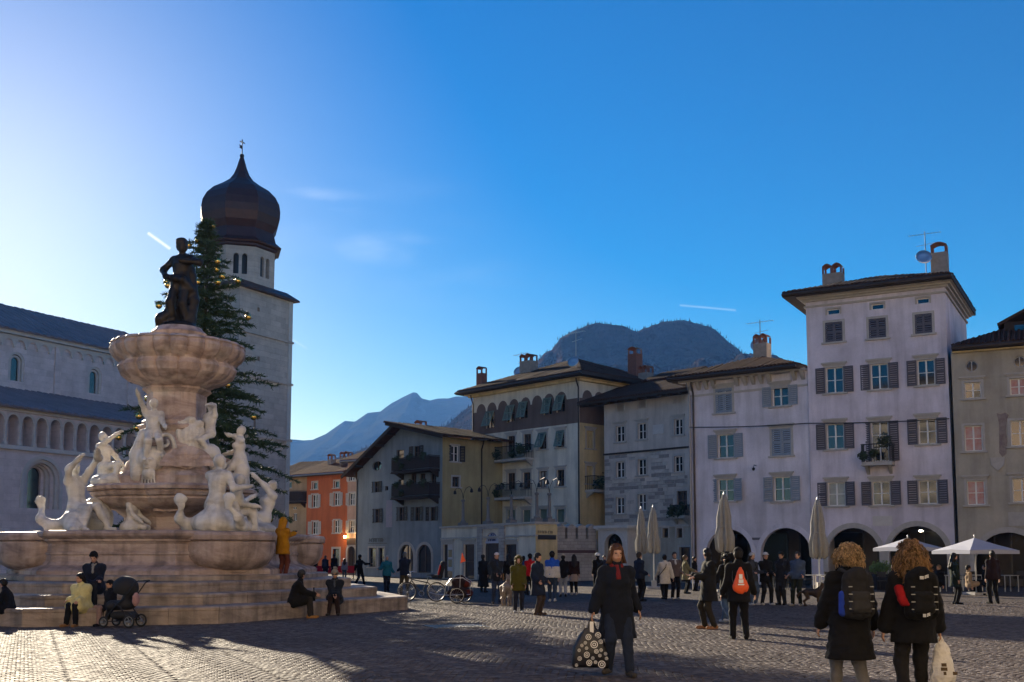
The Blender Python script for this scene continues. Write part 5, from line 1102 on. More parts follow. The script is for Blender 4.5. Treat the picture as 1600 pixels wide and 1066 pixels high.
# ---------------------------------------------------------------- baroque fountain
FC = Vector((-10.35, 33.3, 0)); FA = R(-50)
def veined(name, c1, c2, c3, rough=.6):
    m = mat(name, c1, rough, spec=.4); nt = m.node_tree; N = nt.nodes; L = nt.links; b = N['Principled BSDF']; geo = N.new('ShaderNodeNewGeometry')
    n = N.new('ShaderNodeTexNoise'); n.inputs['Scale'].default_value = .9; n.inputs['Detail'].default_value = 9; n.inputs['Roughness'].default_value = .68; n.inputs['Distortion'].default_value = .6
    mp = N.new('ShaderNodeMapping'); mp.inputs['Scale'].default_value = (1, 1, 3.2); L.new(geo.outputs['Position'], mp.inputs[0]); L.new(mp.outputs[0], n.inputs[0])
    r_ = N.new('ShaderNodeValToRGB'); e = r_.color_ramp.elements; e[0].position = .3; e[0].color = (*c2, 1); e[1].position = .68; e[1].color = (*c3, 1); r_.color_ramp.elements.new(.5).color = (*c1, 1)
    L.new(n.outputs['Fac'], r_.inputs[0])
    n5 = N.new('ShaderNodeTexNoise'); n5.inputs['Scale'].default_value = 3.2; n5.inputs['Detail'].default_value = 5; mp5 = N.new('ShaderNodeMapping'); mp5.inputs['Scale'].default_value = (1, 1, .14); L.new(geo.outputs['Position'], mp5.inputs[0]); L.new(mp5.outputs[0], n5.inputs[0])
    q5 = N.new('ShaderNodeMapRange'); q5.inputs['From Min'].default_value = .36; q5.inputs['From Max'].default_value = .56; q5.inputs['To Min'].default_value = .55 if rough > .55 else .7; L.new(n5.outputs['Fac'], q5.inputs[0])
    vm = N.new('ShaderNodeVectorMath'); vm.operation = 'SCALE'; L.new(r_.outputs[0], vm.inputs[0]); L.new(q5.outputs[0], vm.inputs['Scale']); L.new(vm.outputs[0], b.inputs['Base Color'])
    n2 = N.new('ShaderNodeTexNoise'); n2.inputs['Scale'].default_value = 11; n2.inputs['Detail'].default_value = 6; L.new(geo.outputs['Position'], n2.inputs[0]); bp = N.new('ShaderNodeBump'); bp.inputs['Strength'].default_value = .45; bp.inputs['Distance'].default_value = .03
    L.new(n2.outputs['Fac'], bp.inputs['Height']); L.new(bp.outputs[0], b.inputs['Normal']); return m
veined('fountain_pink', (.52, .40, .35), (.30, .21, .18), (.64, .55, .49)); veined('fountain_base', (.40, .31, .28), (.22, .165, .15), (.53, .44, .40)); veined('fountain_step', (.31, .25, .21), (.16, .125, .105), (.44, .37, .31), .6)
veined('statue_marble', (.70, .67, .62), (.46, .42, .38), (.78, .76, .72), .55); mat('bronze', (.045, .038, .034), .5, metal=.6, noise=(3, .5), bump=(12, .3, .03)); mat('water', (.015, .03, .03), .05, ior=1.33)
FT_ = thing('fountain', 'pink and white marble baroque fountain with tiered basins on octagonal steps', 'fountain', FC, FA)
def poly_from_lines(lines, off=0):                                          # convex polygon from (angle, distance) lines
    P = []; n = len(lines)
    for i in range(n):
        a, d = lines[i]; b, e = lines[(i + 1) % n]; M_ = np.array([[math.cos(a), math.sin(a)], [math.cos(b), math.sin(b)]]); P.append(tuple(np.linalg.solve(M_, [d + off, e + off])))
    return P
STEP_LINES = [(R(d), q) for d, q in ((-73, 8.35), (-28, 6.7), (17, 6.75), (62, 6.7), (107, 6.7), (152, 6.8), (197, 7.6), (242, 8.1))]
rr = random.Random(2); loc_lines = [(a_ - FA, d_) for a_, d_ in STEP_LINES]
for si, (oo, oi, z1, hh) in enumerate(((0, .85, .42, .44), (.85, 1.6, .69, .30), (1.6, 2.6, .95, .29))):
    zb0 = z1 - hh; prof = [(.015, zb0), (.015, z1 - .10), (0, z1 - .085), (0, z1 - .03), (.03, z1), (oi - oo + .12, z1), (oi - oo + .12, zb0)]; n_ = len(prof)
    rings = [poly_from_lines(loc_lines, -(oo + o_)) for o_, _ in prof]                  # vertex i lies between line i and i + 1
    for k in range(8):
        p0 = [rings[q][k - 1] for q in range(n_)]; p1 = [rings[q][k] for q in range(n_)]; ln = math.dist(p0[0], p1[0]); nb = max(2, round(ln / 1.45)); cutp = [0] + sorted((j + rr.uniform(-.22, .22)) / nb for j in range(1, nb)) + [1]
        for j in range(nb):
            g = .005 / ln; u0, u1 = cutp[j] + g, cutp[j + 1] - g; mix2 = lambda u: [(p0[q][0] + (p1[q][0] - p0[q][0]) * u, p0[q][1] + (p1[q][1] - p0[q][1]) * u, prof[q][1]) for q in range(n_)]
            MB().add(mix2(u0) + mix2(u1), [(i, (i + 1) % n_, n_ + (i + 1) % n_, n_ + i) for i in range(n_)] + [tuple(range(n_))[::-1], tuple(range(n_, 2 * n_))]).build('step_block', MATS['fountain_step'], FT_, (rr.uniform(-.008, .008), rr.uniform(-.008, .008), rr.uniform(-.007, .004)))
    MB().prism(poly_from_lines(loc_lines, -(oo + .06)), 0.001, z1 - .02).build('step_core', MATS['joint_sand'], FT_)
A4 = [k * math.pi / 2 for k in range(4)]
lines = sorted([(a, 4.05) for a in A4] + [(a + math.pi / 4, 4.0 if a > 4 else 3.42) for a in A4])
def sweep(prof, name, m, lines_):
    b = MB(); n_ = len(lines_)
    for o, z in prof: b.v += [(x, y, z) for x, y in poly_from_lines(lines_, o)]
    b.f = [(i * n_ + k, i * n_ + (k + 1) % n_, (i + 1) * n_ + (k + 1) % n_, (i + 1) * n_ + k) for i in range(len(prof) - 1) for k in range(n_)]; return b.build(name, m, FT_)
sweep([(.75, .945), (.75, 1.06), (.68, 1.1), (.4, 1.1)], 'plinth', MATS['fountain_step'], lines)
sweep([(.42, 1.095), (.42, 1.2), (.36, 1.26), (.22, 1.3), (.08, 1.36), (.02, 1.45), (.0, 1.62), (.04, 1.64), (.04, 1.7), (0, 1.72), (.0, 1.92), (.05, 1.98), (.1, 2.0), (.1, 2.05), (.2, 2.1), (.26, 2.14), (.28, 2.2), (.25, 2.27), (.05, 2.29), (-.18, 2.27), (-.2, 1.8), (-.22, 1.2)], 'basin_wall', MATS['fountain_base'], lines)
MB().prism(poly_from_lines(lines, -.21), 1.2, 1.98).build('water', MATS['water'], FT_)
for k, a in enumerate(A4):                                                   # four ribbed bowls at the corners
    b = MB().lathe([(.75, 1.1), (.8, 1.16), (.72, 1.2), (.92, 1.26), (1.12, 1.38), (1.24, 1.58), (1.28, 1.82), (1.28, 1.98), (1.26, 2.0), (1.36, 2.04), (1.38, 2.16), (1.34, 2.24), (1.2, 2.26), (1.1, 2.2), (1.0, 1.9)], 64, mod=lambda t, i: 1 + (.032 * abs(math.cos(5 * t)) ** .5 if 3 <= i <= 7 else 0)); o = b.build('corner_bowl', MATS['fountain_base'], FT_, (3.72 * math.cos(a), 3.72 * math.sin(a), 0), smooth=False); auto_smooth(o.data, 35)
ped = [(a, 1.22 if i % 2 else 1.36) for i, a in enumerate(sorted(A4 + [a + math.pi / 4 for a in A4]))]
sweep([(.5, 1.2), (.5, 1.9), (.35, 2.0), (.12, 2.15), (.05, 2.3), (.0, 2.45), (.03, 2.75), (.2, 2.9), (.3, 3.0), (.2, 3.1)], 'pedestal', MATS['fountain_pink'], ped)
def lathe_part(name, prof, m, n_=72, mod=None, ang=30):
    o = MB().lathe(prof, n_, mod=mod).build(name, m, FT_); auto_smooth(o.data, ang); return o
lob = lambda k, p=1.0: (lambda t, i: 1 + k * (abs(math.cos(2 * t)) ** p - .5))
lathe_part('middle_basin', [(1.2, 2.95), (1.5, 3.02), (1.6, 3.1), (1.75, 3.12), (2.05, 3.3), (2.15, 3.42), (2.12, 3.48), (2.22, 3.52), (2.28, 3.62), (2.22, 3.66), (2.34, 3.7), (2.36, 3.8), (2.28, 3.86), (2.1, 3.86), (1.95, 3.7), (1.5, 3.6)], MATS['fountain_pink'], mod=lob(.16, .7))
lathe_part('rocky_core', [(1.62, 3.6), (1.55, 3.9), (1.6, 4.15), (1.4, 4.35), (1.35, 4.6), (1.18, 4.8), (1.1, 5.1), (.98, 5.25), (.9, 5.6), (1.02, 5.66), (1.06, 5.78), (.92, 5.86), (.8, 5.9)], MATS['fountain_pink'], mod=lambda t, i: 1 + .10 * math.cos(4 * t) + .035 * math.sin(9 * t + i * 1.7) + .02 * math.sin(17 * t + i * 2.9))
sh = [(a, .78 if i % 2 else .86) for i, a in enumerate(sorted(A4 + [a + math.pi / 4 for a in A4]))]
sweep([(.12, 5.82), (.12, 5.95), (.03, 6.02), (.0, 6.1), (.0, 6.85), (.05, 6.9), (.14, 6.98), (.1, 7.06)], 'shaft', MATS['fountain_pink'], sh)
lathe_part('upper_basin', [(.8, 7.0), (1.0, 7.06), (1.12, 7.1), (1.2, 7.18), (1.5, 7.28), (1.72, 7.45), (1.82, 7.66), (1.74, 7.82), (1.82, 7.9), (1.96, 7.98), (2.06, 8.12), (2.1, 8.26), (2.06, 8.38), (2.1, 8.42), (2.02, 8.5), (1.85, 8.46), (1.7, 8.2), (1.2, 8.1), (.7, 8.2)], MATS['fountain_pink'], 240, mod=lambda t, i: (.92 + .065 * abs(math.sin(8 * t)) ** .5 if 2 < i < 8 else (.925 + .045 * abs(math.sin(12 * t)) ** .45 if 8 <= i < 15 else .93)), ang=25)
lathe_part('upper_pedestal', [(.95, 8.1), (.9, 8.4), (.72, 8.5), (.66, 8.6), (.8, 8.72), (.86, 8.85), (.72, 8.98), (.68, 9.05), (.5, 9.06)], MATS['fountain_pink'], 40)
def wl(px, py, Y): return FT_.matrix_basis.inverted() @ W(px, py, Y)
Fm = Matrix.Translation(FC) @ Matrix.Rotation(FA, 4, 'Z'); Fi = Fm.inverted()
STAT = 1.36
def statue(name, px, Y, z, rz, s, extra=(), res=.028, m='statue_marble', fem=0, legs=True, noise=(.012, 14, 3), hair=True, k=.05, **pose):
    J = skeleton(**pose); pr = body_prims(J, fem, .02) + [cap(J['wri', i], J['wri', i] + J['hd', i] * .1, .04, .04) for i in (0, 1)]
    if not legs: pr = [p for p in pr if not (p[0] == 'c' and p[1][2] < J['pel'][2] - .12 and p[2][2] < J['pel'][2] - .12)]
    if hair: pr.append(ell(J['head'] + J['H'] @ V3(0, .03, .03), (.088, .1, .105)))
    o = organic(name, list(pr) + list(extra), MATS[m], FT_, res, extra=fingers(J), k=k, noise=noise); p = Fi @ Vector((GX(px, Y, z), Y, z)); o.location = p; o.rotation_euler = (0, 0, R(rz) - FA); s *= STAT; o.scale = (s, s, s); return o
def chain(pts, r): return [cap(pts[i], pts[i + 1], r[i], r[i + 1]) for i in range(len(pts) - 1)]
# the bronze god on top
statue('statue', 280, 33.5, 9.05, -14, 1.2, m='bronze', res=.026, feet=((-.13, -.06, .1), (.14, .05, .1)), hands=((-.20, -.20, 1.02), (.22, -.20, 1.28)), elbow=((-1, .3, 0), (1, .2, -.2)), head=(.25, .05), lean=-.03,
       extra=[ell((0, .02, .02), (.34, .32, .14)), *chain([(-.36, -.05, 0), (-.3, -.12, .2), (-.16, -.08, .3), (-.05, 0, .1)], [.09, .12, .10, .06]), *chain([(.16, .08, .1), (.2, .16, .6), (.14, .15, 1.1), (.08, .12, 1.45)], [.13, .11, .09, .06]), *chain([(-.1, .1, .1), (-.08, .12, .6), (-.04, .12, 1.1)], [.12, .10, .08]), ell((0, .0, 1.74), (.10, .11, .08)), *chain([(-.14, -.14, 1.0), (.10, -.14, .95), (.2, .05, .8)], [.06, .07, .07])])
tail = lambda sx, r=1: chain([(0, .05, .35), (sx * .28, -.02, .16), (sx * .5, .1, .14), (sx * .58, .32, .28), (sx * .45, .45, .5)], [.2 * r, .17 * r, .12 * r, .08 * r, .03]) + [cap((sx * .45, .45, .46), (sx * .48, .47, .60), .05, .13, ((0, 1, 0), .3))]
# merman seated on the left rim, arms raised to his shell horn
statue('statue', 122, 31.0, 2.2, 62, 1.12, feet=((-.32, -.5, .12), (.2, -.55, .15)), pel=(0, .05, .55), lean=-.15, hands=((-.24, -.2, 1.38), (.12, -.32, 1.46)), elbow=((-1, .1, .5), (1, .1, .6)), head=(-.3, -.25), extra=[*chain([(-.55, -.55, .06), (-.3, -.2, .22), (.1, .1, .3), (.5, .1, .3), (.72, .25, .22)], [.1, .2, .26, .3, .14]), ell((.45, .12, .38), (.34, .2, .34)), cap((.1, -.34, 1.44), (-.1, -.52, 1.6), .09, .03), *tail(-1)])
statue('statue', 166, 32.4, 3.82, 75, .92, feet=((-.1, -.32, .12), (.12, .1, .1)), pel=(0, .05, .5), lean=-.1, hands=((-.1, -.42, 1.32), (.25, -.2, .6)), elbow=((-1, .2, .6), (1, .4, 0)), head=(-.2, -.2), extra=[ell((0, .02, .12), (.36, .34, .2)), *tail(1, .8), *chain([(-.45, -.2, .05), (-.2, -.3, .15), (.1, -.2, .2)], [.12, .15, .1])])
statue('statue', 340, 30.3, 2.2, 165, 1.14, feet=((-.25, -.35, .12), (.3, -.3, .15)), pel=(-.02, .08, .6), lean=.1, hands=((-.45, -.15, .85), (.22, -.35, 1.1)), head=(.3, .1), extra=[ell((.05, 0, .2), (.42, .4, .26)), *tail(1, 1.1), *tail(-1, 1.0)])
statue('statue', 366, 30.9, 2.2, 120, 1.0, fem=1, feet=((-.15, -.4, .1), (.15, -.4, .1)), pel=(0, .05, .45), lean=.2, hands=((-.2, -.35, .6), (.2, -.4, .8)), head=(.2, .25), extra=[ell((0, 0, .15), (.36, .36, .22)), *tail(1, .9)])
statue('statue', 401, 32.4, 2.2, -55, 1.05, fem=1, feet=((-.2, -.55, .1), (.15, -.5, .2)), pel=(0, .15, .38), lean=-.28, side=-.1, hands=((-.45, .2, .2), (-.05, -.1, 1.3)), elbow=((-.6, 1, 0), (1, .1, .6)), head=(.5, -.2), extra=[ell((0, -.05, .12), (.42, .46, .18)), *chain([(.1, -.1, .25), (.3, -.4, .2), (.35, -.7, .1)], [.14, .12, .06])])
statue('statue', 368, 33.2, 3.82, -70, .92, fem=1, feet=((-.12, -.2, .1), (.12, .05, .1)), pel=(0, .05, .72), lean=-.05, hands=((-.3, -.25, .85), (.15, -.2, 1.3)), head=(.4, -.1), extra=[ell((0, 0, .15), (.34, .34, .24)), *chain([(0, .1, .8), (.08, .15, .45), (.02, .1, .15)], [.15, .17, .22])])
statue('statue', 238, 31.95, 4.55, 20, .92, feet=((-.15, -.12, .1), (.2, .0, .2)), pel=(0, .1, .72), lean=-.1, hands=((-.38, -.1, 1.62), (.25, -.25, .85)), head=(-.3, 0), extra=[ell((0, .1, .1), (.36, .28, .3)), *chain([(-.2, .2, .7), (-.35, .25, .2), (-.3, .2, -.3)], [.12, .16, .18])])
statue('statue', 322, 32.6, 4.75, -35, .82, feet=((-.1, -.15, .1), (.12, 0, .15)), pel=(0, .1, .7), hands=((-.3, -.2, 1.0), (.32, -.2, 1.4)), head=(.3, 0), extra=[ell((0, .1, .1), (.34, .3, .3))])
statue('statue', 206, 31.6, 2.2, 80, .8, legs=False, feet=((-.1, 0, .1), (.1, 0, .1)), pel=(0, 0, .35), hair=False, hands=((-.2, -.3, .4), (.2, -.3, .4)), extra=[ell((0, 0, .18), (.36, .3, .24)), *chain([(.1, .2, .2), (.45, .15, .3), (.6, 0, .6)], [.2, .16, .08])])
# shells, masks and a shield round the core
def shell(px, Y, z, rz, s):
    b = MB(); n_ = 17
    for i in range(n_):
        a = math.pi * (.02 + .96 * i / (n_ - 1)); rp = .04 * (i % 2)
        for q in range(7): t = q / 6; b.v.append((t * math.cos(a), -(.30 * math.sin(math.pi * t * .75) + rp * t), t * math.sin(a) * .85))
    b.f = [(i * 7 + q, (i + 1) * 7 + q, (i + 1) * 7 + q + 1, i * 7 + q + 1) for i in range(n_ - 1) for q in range(6)]; b.f += [tuple(reversed([i * 7 + 6 for i in range(n_)]))]
    o = b.build('shell', MATS['fountain_pink'], FT_, Fi @ Vector((GX(px, Y, z), Y, z)), (R(-12), 0, R(rz) - FA)); o.scale = (s, s, s); return o
shell(293, 32.0, 4.35, 8, .78); shell(222, 32.3, 4.3, -40, .6); shell(345, 33.2, 4.3, 50, .6); shell(262, 31.75, 3.0, 0, .4)
def shield(px, Y, z, rz, s):
    V_, F_ = sdf_mesh([ell((0, 0, 0), (.42, .12, .5)), ell((-.3, -.04, .42), (.16, .1, .14)), ell((.3, -.04, .42), (.16, .1, .14)), ell((0, -.06, .56), (.2, .1, .12)), ell((-.4, 0, .1), (.1, .1, .25)), ell((.4, 0, .1), (.1, .1, .25)), ell((0, -.02, -.5), (.16, .1, .14)), ell((0, -.1, .05), (.26, .08, .32))], .03, k=.05, noise=(.02, 20, 3))
    o = link('shield', np_mesh('shield', V_, F_, MATS['statue_marble'], True), FT_, Fi @ Vector((GX(px, Y, z), Y, z)), (R(-8), 0, R(rz) - FA)); o.scale = (s, s, s)
shield(297, 32.45, 5.45, 8, .85)
def mask(px, Y, z, rz, s):
    V_, F_ = sdf_mesh([ell((0, 0, 0), (.3, .25, .38)), ell((-.12, -.2, .1), (.1, .08, .06)), ell((.12, -.2, .1), (.1, .08, .06)), cap((0, -.24, .1), (0, -.32, -.05), .04, .07), ell((0, -.22, -.2), (.14, .1, .05)), ell((0, -.12, -.4), (.2, .16, .2)), ell((-.26, 0, .2), (.14, .14, .2)), ell((.26, 0, .2), (.14, .14, .2)), *[cap((x, -.1, -.35), (x * 1.3, -.08, -.85), .06, .03) for x in (-.2, -.1, 0, .1, .2)]], .03, k=.05, subs=[ell((-.12, -.28, .02), (.07, .06, .04)), ell((.12, -.28, .02), (.07, .06, .04)), ell((0, -.3, -.28), (.1, .1, .04))])
    o = link('mask', np_mesh('mask', V_, F_, MATS['statue_marble'], True), FT_, Fi @ Vector((GX(px, Y, z), Y, z)), (0, 0, R(rz) - FA)); o.scale = (s, s, s)
mask(235, 31.9, 4.55, -10, .8); mask(340, 32.6, 4.4, 40, .7)
def scroll(px, Y, z, rz, s):
    pts = [(math.cos(t) * (.5 - .05 * t), 0, math.sin(t) * (.5 - .05 * t)) for t in [i * .4 for i in range(18)]]; V_, F_ = sdf_mesh(chain(pts, [.13 - .003 * i for i in range(18)]) + chain([(.5, 0, 0), (.62, 0, -.5), (.45, 0, -1.0)], [.13, .16, .2]), .035, k=.04)
    o = link('scroll', np_mesh('scroll', V_, F_, MATS['statue_marble'], True), FT_, Fi @ Vector((GX(px, Y, z), Y, z)), (0, 0, R(rz) - FA)); o.scale = (s, s, s)
scroll(200, 32.6, 4.2, 0, .6); scroll(352, 33.4, 4.4, 180, .6); scroll(258, 32.0, 5.2, 30, .5)

for o in FT_.children:                                                       # the upper tiers sit a little lower than first laid out
    n_ = o.name.split('.')[0]
    if n_ in ('middle_basin', 'rocky_core', 'shaft', 'upper_basin', 'upper_pedestal'): o.scale.z = .955
    elif n_ in ('statue', 'shell', 'shield', 'mask', 'scroll') and o.location.z > 2.9: o.location.z *= .955
# ---------------------------------------------------------------- people
def cl(c, rough=.9, sheen=.03):
    n = 'cloth_%d_%d_%d' % tuple(int(x * 1000) for x in c); return mat(n, c, rough, spec=.12, sheen=sheen, noise=(14, .3), bump=(35, .25, .006))
SKIN = mat('skin', (.48, .27, .19), .55, noise=(20, .12)); EYE = mat('eye_dark', (.02, .015, .012), .3); LIP = mat('lip', (.30, .10, .09), .5)
def hair_mat(c):
    n = 'hair_%d_%d_%d' % tuple(int(x * 1000) for x in c)
    if n in MATS: return MATS[n]
    m = mat(n, c, .45, noise=(40, .55), bump=(60, .8, .02)); N = m.node_tree.nodes; L = m.node_tree.links; tr = N.new('ShaderNodeBsdfTranslucent'); tr.inputs[0].default_value = (*[min(1, x * 1.3) for x in c], 1); mx = N.new('ShaderNodeMixShader'); mx.inputs[0].default_value = .5
    out = next(q for q in N if q.type == 'OUTPUT_MATERIAL'); L.new(N['Principled BSDF'].outputs[0], mx.inputs[1]); L.new(tr.outputs[0], mx.inputs[2]); L.new(mx.outputs[0], out.inputs[0])
    ge = N.new('ShaderNodeNewGeometry'); mr = N.new('ShaderNodeMapRange'); mr.inputs['To Min'].default_value = .35; mr.inputs['To Max'].default_value = 1.35; L.new(ge.outputs['Random Per Island'], mr.inputs[0])   # locks of uneven tone
    vm = N.new('ShaderNodeVectorMath'); vm.operation = 'SCALE'; src = N['Principled BSDF'].inputs['Base Color'].links[0].from_socket; L.new(src, vm.inputs[0]); L.new(mr.outputs[0], vm.inputs['Scale']); L.new(vm.outputs[0], N['Principled BSDF'].inputs['Base Color']); L.new(vm.outputs[0], tr.inputs[0]); return m
BLACK, NAVY, JEANS, GREYT, BROWN, DKHAIR = (.010, .010, .012), (.016, .022, .042), (.035, .055, .10), (.17, .16, .16), (.07, .045, .03), (.018, .012, .010)
def curly(parent, c, J, r, n, col, drop=0, seed=0, cut_face=True):
    """loose curls: many short coiled strands over a base"""
    rr = random.Random(seed); b = MB(); H = J['H']; ctr = J['head'] + H @ V3(0, .025, .02); cl_ = [(lambda v: (v / np.linalg.norm(v), rr.uniform(.82, 1.3)))(V3(rr.gauss(0, 1), rr.gauss(0, 1), rr.gauss(0, .8))) for _ in range(46)]
    for i in range(n):
        cd, cr = rr.choice(cl_); d = cd + V3(rr.gauss(0, .22), rr.gauss(0, .22), rr.gauss(0, .22)); d /= np.linalg.norm(d)
        if cut_face and (d @ (H @ V3(0, -1, -.1))) > .45: continue
        if d[2] < -.55 and not drop: continue
        p = ctr + d * r * rr.uniform(.72, 1.0) * V3(1, 1, 1.02); p = ctr + d * r * rr.choice((.7, .85, .95, 1.0, 1.05)) * cr * rr.uniform(.92, 1.05); q = rr.uniform(.008, .02); pts = []; fall = drop * max(0, .4 - d[2]) * rr.random(); ax = V3(rr.gauss(0, 1), rr.gauss(0, 1), rr.gauss(0, 1)); ax = np.cross(ax, d); ax /= np.linalg.norm(ax) + 1e-6; ay = np.cross(d, ax); ph = rr.random() * 6
        for k in range(7): t = k / 6; pts.append(tuple(p + d * .035 * t + V3(0, 0, -(.05 + fall) * t) + ax * q * math.cos(ph + t * 7) + ay * q * math.sin(ph + t * 7)))
        b.tube(pts, [.002, .005, .0058, .0058, .005, .004, .0015], 4, False)
    return b.build('curls', hair_mat(col), parent, smooth=True)
def strands(parent, J, n, col, low, spread, seed=1):
    """straight locks falling from a parting over the sides and back of the head"""
    rr = random.Random(seed); b = MB(); H = J['H']; c = J['head']
    for i in range(n):
        a = rr.uniform(-.62, 3.76); sx = math.cos(a); sy = math.sin(a); pts = []
        for k in range(8):
            t = k / 7; th = t * 1.9; r1 = .096 + rr.uniform(-.004, .004)
            if th < 1.45: v = (sx * math.sin(th) * r1, .018 + sy * math.sin(th) * r1 * 1.12, .022 + math.cos(th) * .122)
            else: u = (th - 1.45) / .45; v = (sx * (r1 + spread * u), .018 + sy * r1 * 1.12 + .01 * u, .03 - (.05 + low * u) + rr.uniform(-.01, .01))
            pts.append(tuple(c + H @ V3(*v)))
        b.tube(pts, [.005, .008, .009, .009, .009, .009, .007, .003], 4, False)
    return b.build('hair_locks', hair_mat(col), parent, smooth=True)
def person(px, fy=None, label='', H=1.72, face=0, coat=(BLACK, .80), pants=BLACK, shoes=BLACK, hair=('short', DKHAIR), hat=None, fem=0, Y=None, z=.012, puff=.0, scarf=None, hood=None, hands=None, feet=None, skirt=None, group=None, seat=None, X=None, fur=None, stripe=None, glasses=False, sleeves=None, cat='person', curl=.5, gap=False, **pose):
    Y = Y or GY(fy); X = GX(px, Y, z) if X is None else X; res = .0115 if Y < 16 else (.017 if Y < 28 else .023)
    if hands: pose['hands'] = hands
    if feet: pose['feet'] = feet
    J = skeleton(**pose); root = thing('person', label, cat, (X, Y, z), R(face), group); s = H / 1.76; root.scale = (s, s, s); T_ = J['T']
    organic('body', body_prims(J, fem), SKIN, root, res, extra=fingers(J, curl), k=.03)
    sit = seat is not None; cc, hem = coat; puff *= .62; g = .028 + puff; fx = T_ @ V3(0, 1, 0)
    cp = [cap(J['pel'] - V3(.05, 0, 0), J['pel'] + V3(.05, 0, 0), .12 + g, .12 + g, (fx, .9)), cap(J['pel'], J['waist'], .135 + g, .128 + g, (fx, .82)), cap(J['waist'], J['chest'], .128 + g, .152 + g, (fx, .8)), cap(J['chest'], J['neck'] - T_ @ V3(0, 0, .10), .152 + g, .095 + g * .6, (fx, .78)), cap(J['sho', 0], J['sho', 1], .058 + g * .55, .058 + g * .55), cap(J['neck'] - T_ @ V3(0, 0, .05), J['neck'] + T_ @ V3(0, -.005, .035), .085, .078)]
    if fem: cp += [ell(J['chest'] + T_ @ V3(sx * .07, -.10, .0), (.058 + g * .4, .045 + g * .4, .058 + g * .4)) for sx in (-1, 1)]
    for i in (0, 1):
        e, w = J['elb', i], J['wri', i]; cp += [cap(J['sho', i], e, .056 + g * .6, .047 + g * .7), cap(e, e + (w - e) * .97, .047 + g * .8, .036 + g * .75)]
    cuts = []
    if sit:
        if hem < .85: cp += [cap(J['hip', i], J['hip', i] + (J['knee', i] - J['hip', i]) * .75, .10 + g, .085 + g) for i in (0, 1)]
    elif hem < .92:
        hz = V3(J['pel'][0], J['pel'][1], 0) + V3(0, .0, hem - .06); fl = .175 + g * .8 + (.92 - hem) * .16; cp += [cap(J['waist'], hz, .125 + g, fl, (fx, .80))]; cuts = [((0, 0, hem), (0, 0, -1))]
    organic('coat', cp, cl(cc), root, res, k=.04, cuts=cuts, noise=(.006 + puff * .06, 22, int(abs(px) * 7) % 97))
    if gap: pass
    if stripe:                                                               # lighter lower part of a two-tone jacket
        V_, F_ = sdf_mesh([cap(p[1], p[2], p[3] + .007, p[4] + .007, p[5]) if p[0] == 'c' else p for p in cp], res, k=.04, cuts=[((0, 0, stripe[1]), (0, 0, 1)), ((0, 0, stripe[2]), (0, 0, -1))]); link('jacket_panel', np_mesh('jacket_panel', V_, F_, cl(stripe[0]), True), root)
    if skirt:
        organic('skirt', [cap(J['pel'], (J['pel'][0], J['pel'][1], skirt[1] - .05), .17, .2, ((0, 1, 0), .8))], cl(skirt[0]), root, res, k=.03, cuts=[((0, 0, skirt[1]), (0, 0, -1))], noise=(.006, 30, 5))
    tp = [cap(J['pel'] - V3(.05, 0, 0), J['pel'] + V3(.05, 0, 0), .13, .13, (fx, .9))]
    for i in (0, 1): tp += [cap(J['hip', i], J['knee', i], .105, .078), cap(J['knee', i], J['ank', i] + V3(0, 0, .0), .077, .062)]
    organic('trousers', tp, cl(pants), root, res, k=.03, noise=(.005, 30, 9))
    for i in (0, 1): organic('shoe', [cap(J['heel', i], J['toe', i], .045, .040), cap(J['heel', i] + V3(0, 0, .02), J['ank', i] + V3(0, 0, .02), .045, .05)], cl(shoes, .6), root, min(res, .017), k=.02, cuts=[((0, 0, min(J['heel', i][2], J['toe', i][2]) - .035), (0, 0, -1))])
    Hm, c = J['H'], J['head']; q = lambda x, y, zz: c + Hm @ V3(x, y, zz); fz = [ell(q(0, -.105, -.045), (.062, .075, .085), Hm)]; hr = min(res, .016)
    st, hc = hair
    if st in ('short', 'bob', 'long', 'bun'):
        hp = [ell(q(0, .022, .032), (.090, .108, .104), Hm), ell(q(0, .05, -.02), (.082, .07, .08), Hm)]
        if st == 'bob': hp += [cap(q(-.07, .035, .03), q(-.08, .03, -.11), .035, .03), cap(q(.07, .035, .03), q(.082, .03, -.11), .035, .03), cap(q(0, .06, .0), q(0, .06, -.11), .06, .05)]; strands(root, J, 520, hc, .10, .045)
        if st == 'long': hp += [cap(q(0, .07, .0), J['chest'] + T_ @ V3(0, .17, -.02), .075, .06), cap(q(.065, .04, 0), J['chest'] + T_ @ V3(.09, .14, .03), .05, .045), cap(q(-.065, .04, 0), J['chest'] + T_ @ V3(-.09, .14, .03), .05, .045)]
        if st == 'bun': hp += [ell(q(0, .11, .08), (.05, .05, .05))]
        organic('hair', hp, hair_mat(hc), root, hr, k=.03, subs=fz, noise=(.007, 55, 4))
    elif st == 'curly': organic('hair', [ell(q(0, .03, .03), (.098, .11, .108)), ell(q(0, .05, -.06), (.085, .07, .07))], hair_mat(hc), root, hr, k=.03, subs=fz, noise=(.02, 50, 4)); curly(root, c, J, .128, 2100 if Y < 16 else 300, hc, 0, 3)
    elif st == 'curly_long': organic('hair', [ell(q(0, .03, .03), (.105, .112, .112)), cap(q(-.06, .04, -.02), q(-.10, .05, -.17), .06, .045), cap(q(.06, .04, -.02), q(.10, .05, -.17), .06, .045), cap(q(0, .06, 0), q(0, .08, -.17), .07, .06)], hair_mat(hc), root, hr, k=.03, subs=fz, noise=(.02, 45, 4)); curly(root, c, J, .142, 2700 if Y < 16 else 300, hc, .3, 5)
